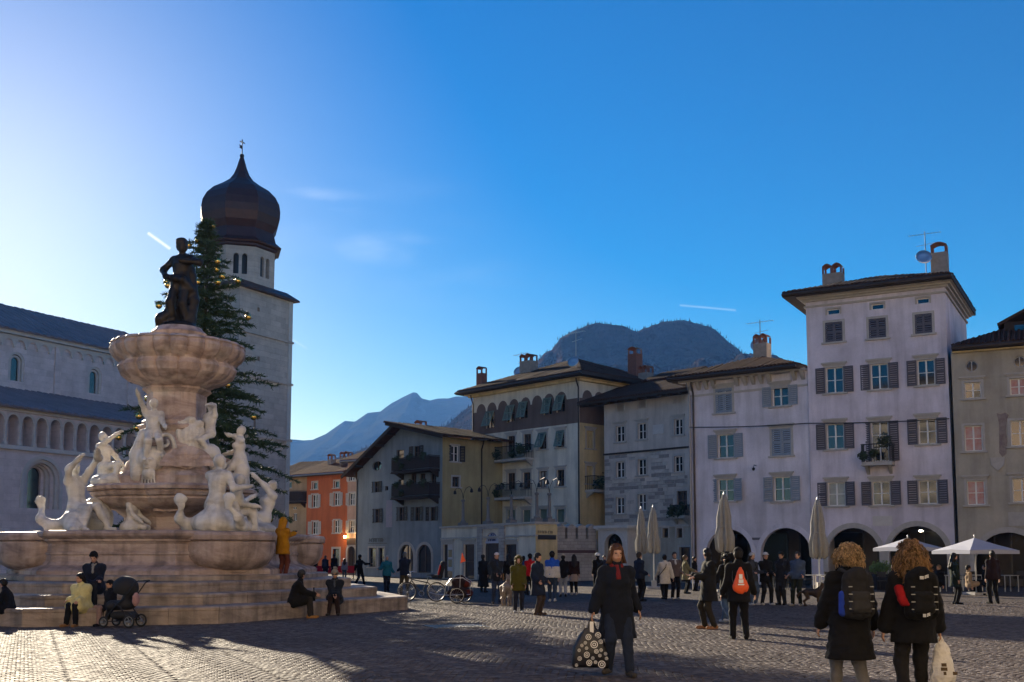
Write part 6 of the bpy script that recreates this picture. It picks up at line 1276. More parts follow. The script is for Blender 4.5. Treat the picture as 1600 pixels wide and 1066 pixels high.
    if hat:
        k, hcol = hat; hm = cl(hcol)
        if k in ('beanie', 'pompom'):
            hp = [ell(q(0, .012, .035), (.098, .116, .118), Hm), cap(q(-.075, .0, .035), q(.075, .0, .035), .03, .03)]
            organic('hat', hp, hm, root, hr, k=.02, cuts=[(tuple(q(0, 0, .02)), tuple(-(Hm @ V3(0, .25, 1))))], noise=(.004, 70, 2))
            if k == 'pompom': organic('pompom', [ell(q(0, .02, .165), (.055, .055, .05))], cl(hcol), root, hr, noise=(.02, 80, 3))
        elif k == 'cap':
            organic('cap', [ell(q(0, .01, .04), (.095, .112, .095), Hm), ell(q(0, -.13, .048), (.075, .075, .012), Hm)], hm, root, hr, k=.015, cuts=[(tuple(q(0, 0, .03)), tuple(-(Hm @ V3(0, 0, 1))))])
        elif k == 'helmet': organic('helmet', [ell(q(0, .01, .045), (.12, .14, .11), Hm)], hm, root, hr, cuts=[(tuple(q(0, 0, .03)), tuple(-(Hm @ V3(0, .2, 1))))])
    if hood:
        organic('hood', [ell(q(0, .035, .02), (.128, .135, .148), Hm), cap(J['neck'] + T_ @ V3(0, .03, .03), q(0, .05, -.06), .12, .11)], cl(hood), root, hr, k=.04, subs=[ell(q(0, -.13, -.01), (.082, .13, .105), Hm)], noise=(.008, 30, 7))
    if fur:
        b = MB(); rr = random.Random(4)
        for i in range(260 if Y > 20 else 900):
            a = rr.random() * 6.283; d = V3(math.cos(a) * .115, -.05 + rr.uniform(-.02, .02), math.sin(a) * .145 + .01); p = q(*d) if fur[1] == 'face' else J['neck'] + T_ @ V3(math.cos(a) * .17, .07 + abs(math.sin(a)) * .06, .02 + math.sin(a) * .13); o = V3(rr.gauss(0, 1), rr.gauss(0, 1), rr.gauss(0, 1)); o = p + o / np.linalg.norm(o) * rr.uniform(.03, .06); sd = V3(rr.gauss(0, 1), rr.gauss(0, 1), rr.gauss(0, 1)) * .008; b.add([p - sd, p + sd, o], [(0, 1, 2)])
        b.build('fur_trim', hair_mat(fur[0]), root)
    if scarf: organic('scarf', [cap(J['neck'] + V3(-.045, -.02, .0), J['neck'] + V3(.045, -.02, .0), .055, .055), cap(J['neck'] + V3(0, -.06, -.02), J['chest'] + T_ @ V3(0, -.15, .04), .045, .035)], cl(scarf), root, hr, noise=(.008, 45, 3))
    if Y < 36 and abs(((face + 180) % 360) - 180) < 110:
        for sx in (-1, 1): MB().ball(q(sx * .031, -.085, .006), .0115, 6, (1.3, .6, .7)).build('eye', EYE, root)
        MB().ball(q(0, -.0935, -.066), .012, 6, (2.0, .6, .55)).build('mouth', LIP, root)
        if glasses: MB().box(-.07, -.008, -.012, .0, -.018, .02).box(.008, .07, -.012, 0, -.018, .02).box(-.01, .01, -.012, -.004, .0, .01).xf(Matrix.Translation(q(0, -.098, .01)) @ Matrix(Hm.tolist()).to_4x4()).build('sunglasses', MATS['shop_dark'], root)
    root['J'] = 0; del root['J']; PEOPLE.append((root, J)); return root, J
PEOPLE = []
PK = dict(hands=((-.24, -.13, .98), (.24, -.13, .98)))                        # hands in the pockets
WK = dict(feet=((-.10, -.26, .09), (.10, .24, .13)), hands=((-.3, .12, .86), (.28, -.22, .92)))
WK2 = dict(feet=((-.10, .24, .13), (.10, -.26, .09)), hands=((-.28, -.22, .92), (.3, .12, .86)))
STX = dict(feet=((-.13, 0, .085), (.13, .03, .085)))
# woman walking towards the viewer
mw_, mJ = person(965, 1057, 'woman in long dark navy coat and red scarf walking towards the viewer', 1.71, 4, ((.011, .014, .024), .50), (.018, .026, .05), (.05, .045, .042), ('bob', (.26, .12, .06)), fem=1, puff=.035, scarf=(.16, .02, .025), feet=((-.13, -.02, .12), (.12, -.28, .085)), toes=(-.3, 0), hands=((-.35, -.08, .82), (.30, .12, .90)), head=(.12, -.03))
# two women seen from behind at the front
lw, lJ = person(1331, Y=11.7, label='woman with short blond curls and grey trousers seen from behind', H=1.66, face=183, coat=(BLACK, .50), pants=(.13, .125, .13), hair=('curly', (.85, .60, .34)), fem=0, puff=.05, feet=((-.14, .1, .10), (.13, -.12, .085)), hands=((-.30, -.10, .84), (.28, -.16, .88)), head=(.25, 0))
rw, rJ = person(1432, Y=11.5, label='woman with long ginger curls and a fur-trimmed hood seen from behind', H=1.665, face=178, coat=(BLACK, .70), pants=(.018, .017, .018), hair=('curly_long', (.60, .36, .17)), puff=.06, fur=((.45, .26, .13), 'neck'), feet=((-.13, -.18, .085), (.16, .14, .12)), hands=((-.32, -.06, .66), (.34, -.04, .72)), head=(-.1, .1))
# the middle distance, from left to right
person(562, 916, 'person in black with one arm stretched out, walking before the blue-grey house', 1.7, 140, (BLACK, .84), BLACK, (.2, .2, .2), hat=('beanie', BLACK), feet=WK['feet'], hands=((-.55, -.25, 1.25), (.3, .1, .9)), elbow=((-.2, 1, -.6), (-.4, 1, -.3)))
person(508, 906, 'person with a dark rucksack standing behind the steps by the orange house', 1.7, 170, (NAVY, .8), NAVY, hair=('short', (.2, .17, .16)))
person(522, 906, 'tall person in a long black coat beside the orange house door', 1.82, 160, (BLACK, .55), BLACK, **STX)
person(538, 906, 'child in a pale grey jacket near the orange house door', 1.5, 190, ((.22, .2, .24), .8), JEANS, hair=('long', (.12, .08, .06)))
person(491, 905, 'dark figure half hidden behind the fountain basin corner', 1.65, 200, (BLACK, .6), BLACK)
person(604, 926, 'woman with white hair in a teal jacket walking beside the steps', 1.64, 12, ((.018, .14, .20), .78), (.012, .012, .02), BLACK, ('short', (.66, .63, .6)), fem=1, puff=.02, feet=((-.08, -.2, .09), (.08, .16, .12)), hands=((-.42, -.25, 1.12), (.34, .02, .95)), glasses=True)
person(632, 930, 'man in navy jacket and olive trousers standing by the bicycle', 1.78, 195, (NAVY, .80), (.09, .075, .05), BROWN, ('short', (.30, .29, .28)), feet=((-.13, .05, .085), (.13, -.05, .085)), hands=((-.2, -.3, 1.05), (.25, -.2, 1.0)))
person(755, 926, 'woman in a long black hooded coat at the left of the dog group', 1.68, 150, (BLACK, .25), BLACK, hair=('bun', DKHAIR), fem=1, hood=None)
person(776, 944, 'man in a white patterned cap and blue jeans holding the dog leash', 1.72, 10, ((.02, .022, .028), .78), (.035, .045, .08), BROWN, hat=('cap', (.62, .56, .58)), puff=.015, feet=((-.12, 0, .085), (.12, -.05, .085)), hands=((-.05, -.26, 1.02), (.10, -.28, 1.0)), scarf=(.02, .03, .06))
person(795, 932, 'person in black with a tan bag just behind the white dog', 1.7, 185, (BLACK, .8), BLACK, hair=('long', DKHAIR))
person(810, 958, 'child in an olive parka with a fur-edged hood and white shoes', 1.58, 4, ((.085, .075, .012), .68), (.02, .022, .035), (.62, .61, .6), ('short', DKHAIR), hood=(.08, .07, .014), fur=((.30, .24, .15), 'face'), puff=.03, hands=((-.2, -.14, .9), (.2, -.14, .9)))
person(841, 962, 'adult in a long navy parka and brown trousers next to the child', 1.66, 60, (NAVY, .56), (.055, .04, .035), BROWN, hat=('beanie', (.02, .022, .03)), puff=.045, hood=None, **PK)
person(828, 930, 'person in a bright red jacket behind the child in the olive parka', 1.7, 200, ((.45, .012, .02), .8), BLACK, hat=('beanie', BLACK), puff=.02)
person(818, 928, 'person in a blue jacket half hidden behind the olive parka', 1.62, 170, ((.02, .05, .16), .8), NAVY)
person(863, 941, 'person in a blue and white jacket and jeans seen from behind', 1.76, 178, ((.02, .09, .48), .84), JEANS, (.5, .48, .46), hat=('beanie', BLACK), puff=.02, stripe=((.55, .53, .52), 1.24, .84), feet=((-.09, .12, .1), (.09, -.14, .085)))
person(880, 933, 'person in black jacket, pale beanie and grey joggers seen from behind', 1.68, 182, (BLACK, .92), (.26, .28, .33), BLACK, hat=('beanie', (.45, .38, .30)), puff=.02, hands=((-.25, -.1, .95), (.25, -.1, .95)))
person(897, 930, 'woman with long brown hair and a beige coat skirt seen from behind', 1.68, 185, ((.025, .012, .012), .9), BLACK, (.4, .38, .36), ('long', (.06, .03, .02)), fem=1, skirt=((.36, .27, .22), .58))
person(934, 926, 'person in a white cycle helmet and black jacket behind the walking woman', 1.74, 190, (BLACK, .82), BLACK, hat=('helmet', (.70, .69, .67)))
person(945, 920, 'dark figure behind the walking woman, below the portal', 1.66, 20, (NAVY, .8), BLACK)
person(1000, 940, 'man in navy padded jacket just right of the walking woman', 1.74, 120, (NAVY, .8), BLACK, hair=('short', (.10, .07, .05)), puff=.03, **PK)
person(1039, 938, 'woman in a cream coat with a black shoulder strap seen from behind', 1.66, 185, ((.58, .53, .46), .62), BLACK, BLACK, ('bun', (.05, .03, .02)), fem=1, puff=.03, **WK)
person(1055, 937, 'man in a checked jacket facing the woman in the cream coat', 1.76, 8, ((.12, .09, .085), .84), BLACK, (.5, .48, .45), ('short', (.09, .05, .03)), scarf=(.55, .53, .5), puff=.02, **PK)
person(1072, 928, 'woman in an olive waistcoat and pale sleeves standing by the cafe tables', 1.66, 95, ((.19, .17, .09), .62), BLACK, BLACK, ('short', (.28, .19, .1)), fem=1, hands=((-.2, -.35, 1.05), (.2, -.35, 1.05)))
person(1086, 924, 'short person in dark clothes just right of the olive waistcoat woman', 1.6, 60, (BLACK, .8), BLACK)
person(1108, 984, 'man in a long dark coat and tan shoes looking down to the left', 1.76, -80, ((.014, .014, .015), .60), (.03, .026, .02), (.28, .13, .06), ('short', DKHAIR), puff=.03, head=(-1.4, .45), feet=((-.1, -.06, .085), (.1, .08, .085)), hands=((-.12, -.3, 1.15), (.12, -.32, 1.12)))
person(1137, 975, 'woman with dark curls and blue jeans beside the orange bag', 1.66, -150, (BLACK, .62), (.06, .10, .18), (.4, .38, .36), ('curly', DKHAIR), fem=1, **WK)
ob, oJ = person(1156, 1000, 'man in black seen from behind carrying an orange drawstring bag', 1.72, 176, (BLACK, .72), BLACK, BLACK, ('short', DKHAIR), puff=.03, feet=((-.12, .04, .085), (.12, -.08, .085)), hat=('beanie', BLACK), hands=((-.3, -.1, .9), (.3, -.1, .9)))
person(1177, 946, 'woman in a grey beanie and blue jeans carrying a patterned bag', 1.7, 30, ((.05, .055, .07), .8), (.06, .09, .16), (.5, .48, .46), ('long', (.2, .12, .07)), hat=('beanie', (.42, .41, .42)), fem=1, hands=((-.2, -.3, 1.1), (.2, -.3, 1.1)))
person(1198, 946, 'man in a white cap and black jacket with white trainers', 1.72, 12, (BLACK, .76), (.012, .013, .018), (.5, .48, .45), ('short', (.16, .12, .1)), hat=('cap', (.6, .58, .56)), puff=.03, hands=((-.12, -.28, 1.05), (.12, -.3, 1.05)), feet=((-.15, .02, .085), (.15, -.04, .085)))
person(1222, 946, 'man in a dark cap and navy jacket with the sheepdog', 1.74, -40, ((.02, .022, .03), .8), (.02, .022, .03), BLACK, hat=('cap', BLACK), **PK)
person(1247, 947, 'man in a blue padded jacket and dark green trousers leaning back', 1.74, -35, ((.06, .085, .14), .86), (.018, .022, .016), (.35, .33, .3), ('short', (.09, .07, .06)), puff=.03, lean=-.08, feet=((-.12, -.16, .085), (.1, -.04, .085)), hands=((-.22, -.15, 1.0), (.24, -.13, 1.0)))
person(1494, 945, 'waiter in dark green standing between the open parasols', 1.7, 90, ((.012, .02, .016), .6), BLACK, hair=('long', DKHAIR))
person(1553, 944, 'person in dark clothes with a red sleeve under the far right parasol', 1.78, 185, ((.022, .012, .014), .8), BLACK, **STX)
# people sitting on the fountain steps
SZ = lambda h: dict(seat=h)
def sitter(px, py, ap_z, label, **k): return person(px, None, label, **k)
def step_Y(px, ap):                                                         # depth where the step edge (apothem ap) is crossed by column px, nearest side
    best = None
    for a, d0 in STEP_LINES:
        n_ = (math.cos(a), math.sin(a)); t = (px - PPX) / FPX * CT
        den = t * n_[0] + n_[1]; Yv = (d0 - ap + FC.x * n_[0] + FC.y * n_[1]) / den
        if den < 0 and Yv > 5: best = Yv if best is None else max(best, Yv)
    return best
SIT = dict(seat=1, pel=(0, 0, .45)); KN = dict(feet=((-.13, -.44, .085), (.13, -.46, .085)))
def on_step(px, lvl, back=.25): ap = (0, .85, 1.6)[lvl]; return step_Y(px, ap) + back
yb = on_step(128, 0); person(128, Y=yb, z=.012, label='woman in a fluffy pale yellow jacket and tan boots sitting on the lowest step', H=1.66, face=-12, coat=((.62, .56, .27), .80), pants=BLACK, shoes=(.30, .16, .07), hair=('long', DKHAIR), fem=1, puff=.075, lean=.22, head=(-.3, .1), hands=((-.12, -.36, .62), (.12, -.36, .60)), **SIT, **KN)
yb = on_step(147, 1, .2); person(147, Y=yb, z=.42, label='man in navy jacket and black beanie sitting one step up behind the yellow jacket', H=1.78, face=6, coat=((.012, .016, .034), .8), pants=(.02, .02, .025), hat=('beanie', BLACK), puff=.04, lean=.25, head=(0, .35), hands=((-.2, -.35, .6), (.2, -.38, .6)), hood=None, scarf=(.24, .24, .26), **SIT, **KN)
yb = on_step(174, 0, .25); person(172, Y=yb, z=.012, label='child in a dark cap sitting beside the pushchair', H=1.42, face=-35, coat=((.012, .014, .022), .8), pants=(.3, .2, .18), shoes=BLACK, hat=('cap', BLACK), lean=.1, **SIT, **KN)
yb = on_step(10, 0, .2); person(14, Y=yb, z=.012, label='boy in a dark hooded jacket and cap sitting at the left edge of the steps', H=1.5, face=-70, coat=((.008, .010, .018), .8), pants=(.012, .014, .022), shoes=(.12, .1, .1), hat=('cap', BLACK), puff=.04, lean=.3, head=(-.9, .3), hands=((-.1, -.5, .5), (.12, -.5, .5)), **SIT, **KN)
yb = on_step(460, 0, .1); person(458, Y=yb, z=.012, label='man in a black coat and grey beanie crouching on the lowest step with tan boots', H=1.72, face=95, coat=((.012, .012, .013), .6), pants=(.03, .026, .022), shoes=(.34, .17, .05), hat=('beanie', (.05, .05, .055)), puff=.03, lean=.35, head=(.9, .1), hands=((-.1, -.55, .62), (.1, -.5, .62)), **SIT, **KN)
yb = on_step(523, 0, .25); person(523, Y=yb, z=.012, label='person in a grey bobble hat and sunglasses sitting with folded hands', H=1.7, face=4, coat=((.016, .019, .024), .8), pants=(.03, .02, .02), shoes=(.03, .03, .03), hair=('short', (.25, .14, .06)), hat=('pompom', (.26, .24, .21)), scarf=(.07, .075, .085), puff=.035, lean=.25, glasses=True, head=(0, .12), hands=((.0, -.46, .56), (.08, -.46, .56)), **SIT, **KN)
yc, yJ = person(441, Y=31.4, z=.965, label='person in a mustard yellow hooded coat standing on the top step with a phone', H=1.72, face=150, coat=((.44, .20, .012), .70), pants=(.14, .045, .03), shoes=(.66, .65, .64), hood=(.42, .19, .012), puff=.03, hands=((-.1, -.38, 1.32), (.1, -.38, 1.32)), head=(.2, .2))
# people at the cafe tables (seated, small in the picture)
for i, (px, fy, f, c, lab) in enumerate(((1398, 925, 60, NAVY, 'diner in navy seated at the cafe table left of the ginger curls'), (1468, 928, -60, BLACK, 'diner in black seated at the white cafe table under the near parasol'), (1515, 930, 90, (.35, .25, .16), 'diner in a tan coat seated between the two parasols'), (1540, 926, -90, BLACK, 'diner in black seated under the right parasol'))):
    person(px, fy, lab, 1.7, f, (c, .8), BLACK, hair=('short', (DKHAIR, (.3, .2, .1), DKHAIR, DKHAIR)[i]), **SIT, **KN)
# ---------------------------------------------------------------- bags and things carried
def carried(root, name, label, cat): o = thing(name, label, cat, root.location, root.rotation_euler.z); o.scale = root.scale; return o
def rod(b, a, c, r=.012, n=6): return b.tube([a, c], r, n)
def pack(root, J, name, label, m, m2, sz=(.16, .10, .26), side=None, res=.012):
    T_ = J['T']; o = carried(root, name, label, 'backpack'); c = J['chest'] + T_ @ V3(0, .26, -.04); p = lambda x, y, z: c + T_ @ V3(x, y, z); sx, sy, sz_ = sz
    organic('pack_body', [cap(p(-sx + .06, 0, -sz_ + .08), p(-sx + .06, 0, sz_ - .1), .085, .075), cap(p(sx - .06, 0, -sz_ + .08), p(sx - .06, 0, sz_ - .1), .085, .075), cap(p(0, .01, -sz_ + .08), p(0, .01, sz_ - .04), .10, .085), ell(p(0, 0, sz_ - .06), (.12, .085, .07))], m, o, res, k=.05, noise=(.008, 28, 3))
    organic('front_pocket', [cap(p(-.06, .085, -.14), p(.06, .085, -.14), .07, .07), cap(p(-.06, .08, -.02), p(.06, .08, -.02), .06, .06)], m2, o, res, k=.04, noise=(.006, 35, 5))
    for s_ in (-1, 1):
        b = MB(); b.tube([p(s_ * .09, -.03, sz_ - .03), J['sho', 0 if s_ < 0 else 1] * .6 + J['neck'] * .4 + T_ @ V3(0, .03, .085), J['chest'] + T_ @ V3(s_ * .14, -.17, .04), p(s_ * .14, -.05, -sz_ + .06)], [.022, .026, .024, .015], 6); b.build('strap', m2, o, smooth=True)
    b = MB()
    for k in range(4):
        for s_ in (-1, 1): b.box(s_ * .12 - .02, s_ * .12 + .02, 0, .012, -.16 + k * .08, -.15 + k * .08)
    b.xf(Matrix.Translation(p(0, .115, 0))).build('buckle', MATS['pipe_grey'], o); return o, p
pk1, p1 = pack(lw, lJ, 'backpack', 'dark grey backpack with a blue side bottle on the blond curly woman', cl((.022, .022, .025)), cl((.035, .035, .038)))
organic('bottle_pocket', [cap(p1(.17, .0, -.2), p1(.17, .0, .0), .045, .04)], cl((.02, .05, .35)), pk1, .012)
pk2, p2 = pack(rw, rJ, 'backpack', 'black backpack with small white logos on the ginger haired woman', cl((.008, .008, .009)), cl((.012, .012, .013)))
for zz, k in ((.165, 1.0), (-.235, .8)):
    b = MB()
    for i in range(3): b.add([(x, 0, z_) for x, z_ in [(.005 + .045 * k * t, .004 + i * .012 + .016 * k * math.sin(t * 1.57)) for t in (0, .25, .5, .75, 1)] + [(.005 + .045 * k * t, .010 + i * .012 + .016 * k * math.sin(t * 1.57)) for t in (1, .75, .5, .25, 0)]], [tuple(range(10))])
    for i in range(3): b.box(-.045 * k, -.004, -.002, .002, .002 + i * .012, .009 + i * .012)
    b.xf(Matrix.Translation(p2(0, .155 if zz < 0 else .125, zz)) @ Matrix.Rotation(R(180), 4, 'Z')).build('logo', mat('white_print', (.75, .75, .76), .6), pk2)
organic('red_glove', [cap(p2(.22, -.04, .06), p2(.2, .02, -.08), .05, .045), cap(p2(.2, .02, -.06), p2(.16, .06, -.10), .035, .02)], cl((.30, .012, .015)), pk2, .012, noise=(.006, 40, 2))
# patterned shopping bag of the walking woman
bag = carried(mw_, 'tote_bag', 'black shopping bag printed with white rings carried by the walking woman', 'bag'); h = mJ['wri', 0] + mJ['hd', 0] * .1; b = MB(); bw, bh = .21, .50; rows = []
for k, (t, w, d) in enumerate(((0, .24, .07), (.08, .255, .10), (.5, .235, .11), (.8, .16, .07), (1.0, .09, .03))):
    z_ = h[2] - .16 - bh + bh * t; n_ = 20; rows.append([(h[0] - .02 + w * math.copysign(abs(math.cos(q)) ** .6, math.cos(q)), h[1] + d * math.copysign(abs(math.sin(q)) ** .8, math.sin(q)) * (1 + .12 * math.sin(5 * q + k)), z_ + .012 * math.sin(3 * q + k * 2)) for q in [2 * math.pi * i / n_ for i in range(n_)]])
b.v = [p for r_ in rows for p in r_]; b.f = [(i * n_ + k, i * n_ + (k + 1) % n_, (i + 1) * n_ + (k + 1) % n_, (i + 1) * n_ + k) for i in range(4) for k in range(n_)] + [tuple(range(n_))[::-1]]
b.build('bag_body', mat('bag_black', (.012, .012, .018), .45, bump=(14, .4, .03)), bag, smooth=True)
b = MB().tube([(h[0] - .06, h[1] - .02, h[2] - .17), (h[0] - .03, h[1] - .01, h[2] - .05), (h[0], h[1], h[2])], .012, 6).tube([(h[0] + .06, h[1] + .02, h[2] - .17), (h[0] + .02, h[1] + .01, h[2] - .05), (h[0], h[1], h[2])], .012, 6); b.build('handle', MATS['bag_black'], bag)
MB().box(h[0] - .03, h[0] + .02, h[1] - .05, h[1] - .035, h[2] - .22, h[2] - .06).build('white_tag', MATS['white_print'] if 'white_print' in MATS else None, bag)
rr = random.Random(12); spots = []
for i in range(400):
    t = rr.uniform(.03, .86); w = np.interp(t, (0, .08, .5, .8, 1), (.24, .255, .235, .16, .09)) * .84; x = rr.uniform(-w, w); r_ = rr.choice((.05, .04, .03, .022)); z_ = t * bh
    if all(math.hypot(x - a, z_ - c_) > r_ + d + .012 for a, c_, d in spots) and abs(x) + r_ < w + .02: spots.append((x, z_, r_))
for x, z_, r_ in spots[:22]:
    d = np.interp(z_ / bh, (0, .08, .5, .8, 1), (.07, .10, .11, .07, .03)); w = np.interp(z_ / bh, (0, .08, .5, .8, 1), (.24, .255, .235, .16, .09)); yy = h[1] - d * max(.0, 1 - (abs(x) / w) ** 3.3) ** .5 - .022; b = MB()
    for ra, rb in ((r_, r_ * .78), (r_ * .5, r_ * .28)):
        n_ = 14; b.add([(q * math.cos(2 * math.pi * i / n_), 0, q * math.sin(2 * math.pi * i / n_)) for q in (ra, rb) for i in range(n_)], [(i, (i + 1) % n_, n_ + (i + 1) % n_, n_ + i) for i in range(n_)])
    b.build('printed_ring', MATS['white_print'], bag, (h[0] - .02 + x, yy, h[2] - .16 - bh + z_), (0, 0, -x * 1.6))
# orange drawstring bag
og = carried(ob, 'drawstring_bag', 'orange drawstring bag with a white print on the back of the man in black', 'bag'); c = oJ['chest'] + V3(0, .235, -.10)
organic('bag_body', [cap(c + V3(-.08, 0, -.16), c + V3(.08, 0, -.16), .07, .07, ((0, 1, 0), .7)), cap(c + V3(0, 0, -.14), c + V3(0, 0, .10), .15, .07, ((0, 1, 0), .45)), cap(c + V3(0, 0, .1), c + V3(0, -.02, .2), .06, .03)], mat('orange_nylon', (.72, .085, .010), .5, bump=(12, .4, .02)), og, .017, noise=(.008, 30, 3))
MB().box(-.045, .045, 0, .004, -.10, -.03).box(-.03, .035, 0, .004, -.02, .07).box(-.06, .06, 0, .004, -.14, -.115).xf(Matrix.Translation(c + V3(0, .083, .02))).build('print', MATS['white_print'], og)
b = MB()
for s_ in (-1, 1): b.tube([c + V3(s_ * .1, 0, -.2), c + V3(s_ * .15, -.05, 0), oJ['neck'] + V3(s_ * .11, .03, .0), oJ['chest'] + V3(s_ * .13, -.2, .02)], .006, 5)
b.build('cord', MATS['shop_dark'], og)
# white carrier bag of the ginger haired woman
wb = carried(rw, 'carrier_bag', 'white plastic carrier bag with dark print in the hand of the ginger haired woman', 'bag'); h = rJ['wri', 0] + rJ['hd', 0] * .1
organic('bag_body', [cap(h + V3(0, 0, -.03), h + V3(-.01, 0, -.16), .025, .07, ((0, 1, 0), .7)), cap(h + V3(-.01, 0, -.16), h + V3(-.02, 0, -.44), .085, .14, ((0, 1, 0), .65))], mat('white_plastic', (.62, .60, .58), .3, spec=.6, bump=(22, .8, .03)), wb, .012, noise=(.009, 30, 6))
b = MB()
for z_, xs in ((-.30, ((.02, .075),)), (-.345, ((.015, .085),)), (-.39, ((-.09, -.04), (.03, .06)))):
    for x0, x1 in xs: MB().box(x0, x1, -.004, 0, z_ - .025, z_ + .012).xf(Matrix.Translation(h + V3(-.02, .135, 0)) @ Matrix.Rotation(R(8), 4, 'X')).build('print', cl((.10, .07, .04)), wb)
MB().tube([h + V3(-.02, 0, -.08), h + V3(0, 0, .0), h + V3(.02, 0, -.08)], .012, 6).build('handle', cl((.35, .02, .02)), wb)
# phone of the mustard coat
ph = carried(yc, 'phone', 'dark phone held up by the person in the mustard coat', 'phone'); MB().box(-.075, .075, -.006, .006, -.04, .04).xf(Matrix.Translation(yJ['wri', 0] * .5 + yJ['wri', 1] * .5 + V3(0, -.13, .05))).build('phone_body', MATS['shop_dark'], ph)
def hand_bag(root_i, label, col, dz=-.1, i=1, w=.14):
    root, J = PEOPLE[root_i]; o = carried(root, 'handbag', label, 'bag'); h = J['pel'] + V3((1 if i else -1) * .24, -.05, dz); organic('bag_body', [cap(h + V3(0, -w * .5, .05), h + V3(0, w * .5, .05), .08, .08, ((1, 0, 0), .5)), cap(h + V3(0, -w * .6, -.1), h + V3(0, w * .6, -.1), .09, .09, ((1, 0, 0), .5))], cl(col), o, .02)
    s_ = J['sho', 0 if i else 1] * .5 + J['neck'] * .5 + V3(0, 0, .09); MB().tube([h + V3(0, -.1, .1), J['chest'] + V3(0, -.22, 0), s_, J['chest'] + V3(0, .22, 0), h + V3(0, .1, .1)], .014, 5).build('strap', cl(BLACK), o); return o
who = {r_['label']: i for i, (r_, _) in enumerate(PEOPLE)}
def idx(s_): return next(i for l, i in who.items() if s_ in l)
hand_bag(idx('cream coat with'), 'small black shoulder bag on the cream coat', (.02, .018, .018)); hand_bag(idx('patterned bag'), 'dark patterned shoulder bag of the woman in the grey beanie', (.07, .06, .03), i=0, w=.2); hand_bag(idx('tan bag'), 'tan leather bag of the person behind the white dog', (.30, .17, .07))
for s_, lab, col in (('dark rucksack', 'navy rucksack of the person by the orange house', (.02, .025, .05)), ('dark cap and navy', 'charcoal rucksack of the man with the sheepdog', (.03, .03, .035)), ('blue and white jacket', None, None)):
    if lab: r_, J = PEOPLE[idx(s_)]; pack(r_, J, 'backpack', lab, cl(col), cl(tuple(c_ * 1.3 for c_ in col)), res=.022)
# glass bottle on the step
bY = on_step(490, 0, .15); bt = tag(MB().lathe([(.045, 0), (.047, .01), (.047, .19), (.04, .22), (.018, .27), (.017, .33), (.021, .335), (.021, .35), (.012, .352)], 14).build('bottle', mat('bottle_glass', (.01, .014, .012), .12, spec=.6), None, (GX(490, bY, .42), bY, .422), smooth=True), 'dark glass bottle standing on the lowest fountain step', 'bottle')

# ---------------------------------------------------------------- pushchair
def torus(b, c, R_, r, ax, n=28, m=6):
    ax = Vector(ax).normalized(); x = ax.orthogonal().normalized(); y = ax.cross(x); c = Vector(c); o = len(b.v)
    for i in range(n):
        a = 2 * math.pi * i / n; d = x * math.cos(a) + y * math.sin(a)
        for j in range(m): q = 2 * math.pi * j / m; b.v.append(tuple(c + d * (R_ + r * math.cos(q)) + ax * r * math.sin(q)))
    b.f += [(o + i * m + j, o + ((i + 1) % n) * m + j, o + ((i + 1) % n) * m + (j + 1) % m, o + i * m + (j + 1) % m) for i in range(n) for j in range(m)]; return b
def wheel(parent, c, R_, ax=(0, 1, 0), tyre=.02, spokes=20, rimm='metal_light'):
    w = link('wheel', None, parent, c); torus(MB(), (0, 0, 0), R_, tyre, ax, 36).build('tyre', mat('rubber', (.012, .012, .013), .7), w); b = torus(MB(), (0, 0, 0), R_ - tyre * 1.2, tyre * .5, ax, 36); b.build('rim', MATS[rimm], w)
    ax = Vector(ax).normalized(); x = ax.orthogonal().normalized(); y = ax.cross(x); b = MB().tube([-ax * .05, ax * .05], .022, 8)
    for i in range(spokes): a = 2 * math.pi * i / spokes; b.tube([ax * .03 * (-1) ** i, (x * math.cos(a) + y * math.sin(a)) * (R_ - tyre)], .0025 if spokes > 8 else .014, 3, False)
    b.build('spokes', MATS[rimm], w); return w
def stroller():
    Y = step_Y(192, 0) - .55; o = thing('pushchair', 'black pushchair with a big rounded hood parked at the fountain steps', 'pushchair', (GX(190, Y), Y, .014), R(-14)); blk = mat('pushchair_fabric', (.010, .010, .012), .8, bump=(20, .3, .01)); fr = MATS['iron']
    for x in (-.30, .33):
        for y in (-.24, .24): wheel(o, (x, y, .125 if x < 0 else .145), .10 if x < 0 else .125, tyre=.022, spokes=5, rimm='pipe_grey')
    b = MB()
    for y in (-.22, .22): b.tube([(-.30, y, .13), (-.1, y, .42), (.15, y, .62), (.42, y, .98), (.52, y, 1.03)], .014, 6); b.tube([(.33, y, .15), (.1, y, .45), (-.12, y, .55)], .014, 6); b.tube([(-.3, y, .13), (.33, y, .16)], .010, 6)
    b.tube([(.52, -.22, 1.03), (.52, .22, 1.03)], .018, 6); b.build('frame', fr, o)
    organic('seat', [cap((-.22, -.12, .48), (-.22, .12, .48), .10, .10), cap((-.2, 0, .48), (.12, 0, .50), .17, .2, ((0, 0, 1), .6)), cap((.1, -.08, .52), (.24, -.08, .86), .10, .09), cap((.1, .08, .52), (.24, .08, .86), .10, .09), cap((-.28, 0, .44), (-.36, 0, .24), .12, .10, ((1, 0, 0), .4))], blk, o, .022, k=.06)
    organic('hood', [ell((.06, 0, .86), (.30, .26, .27))], blk, o, .022, subs=[ell((-.16, 0, .76), (.27, .21, .24))], cuts=[((0, 0, .74), (-.25, 0, -1))])
    organic('basket', [cap((-.12, -.13, .27), (.22, -.13, .27), .08, .08), cap((-.12, .13, .27), (.22, .13, .27), .08, .08), cap((-.1, 0, .25), (.2, 0, .25), .1, .1)], blk, o, .022, k=.06)
    organic('pink_bag', [ell((.40, -.1, .62), (.06, .12, .15))], cl((.42, .25, .25)), o, .022, noise=(.01, 30, 2))
stroller()
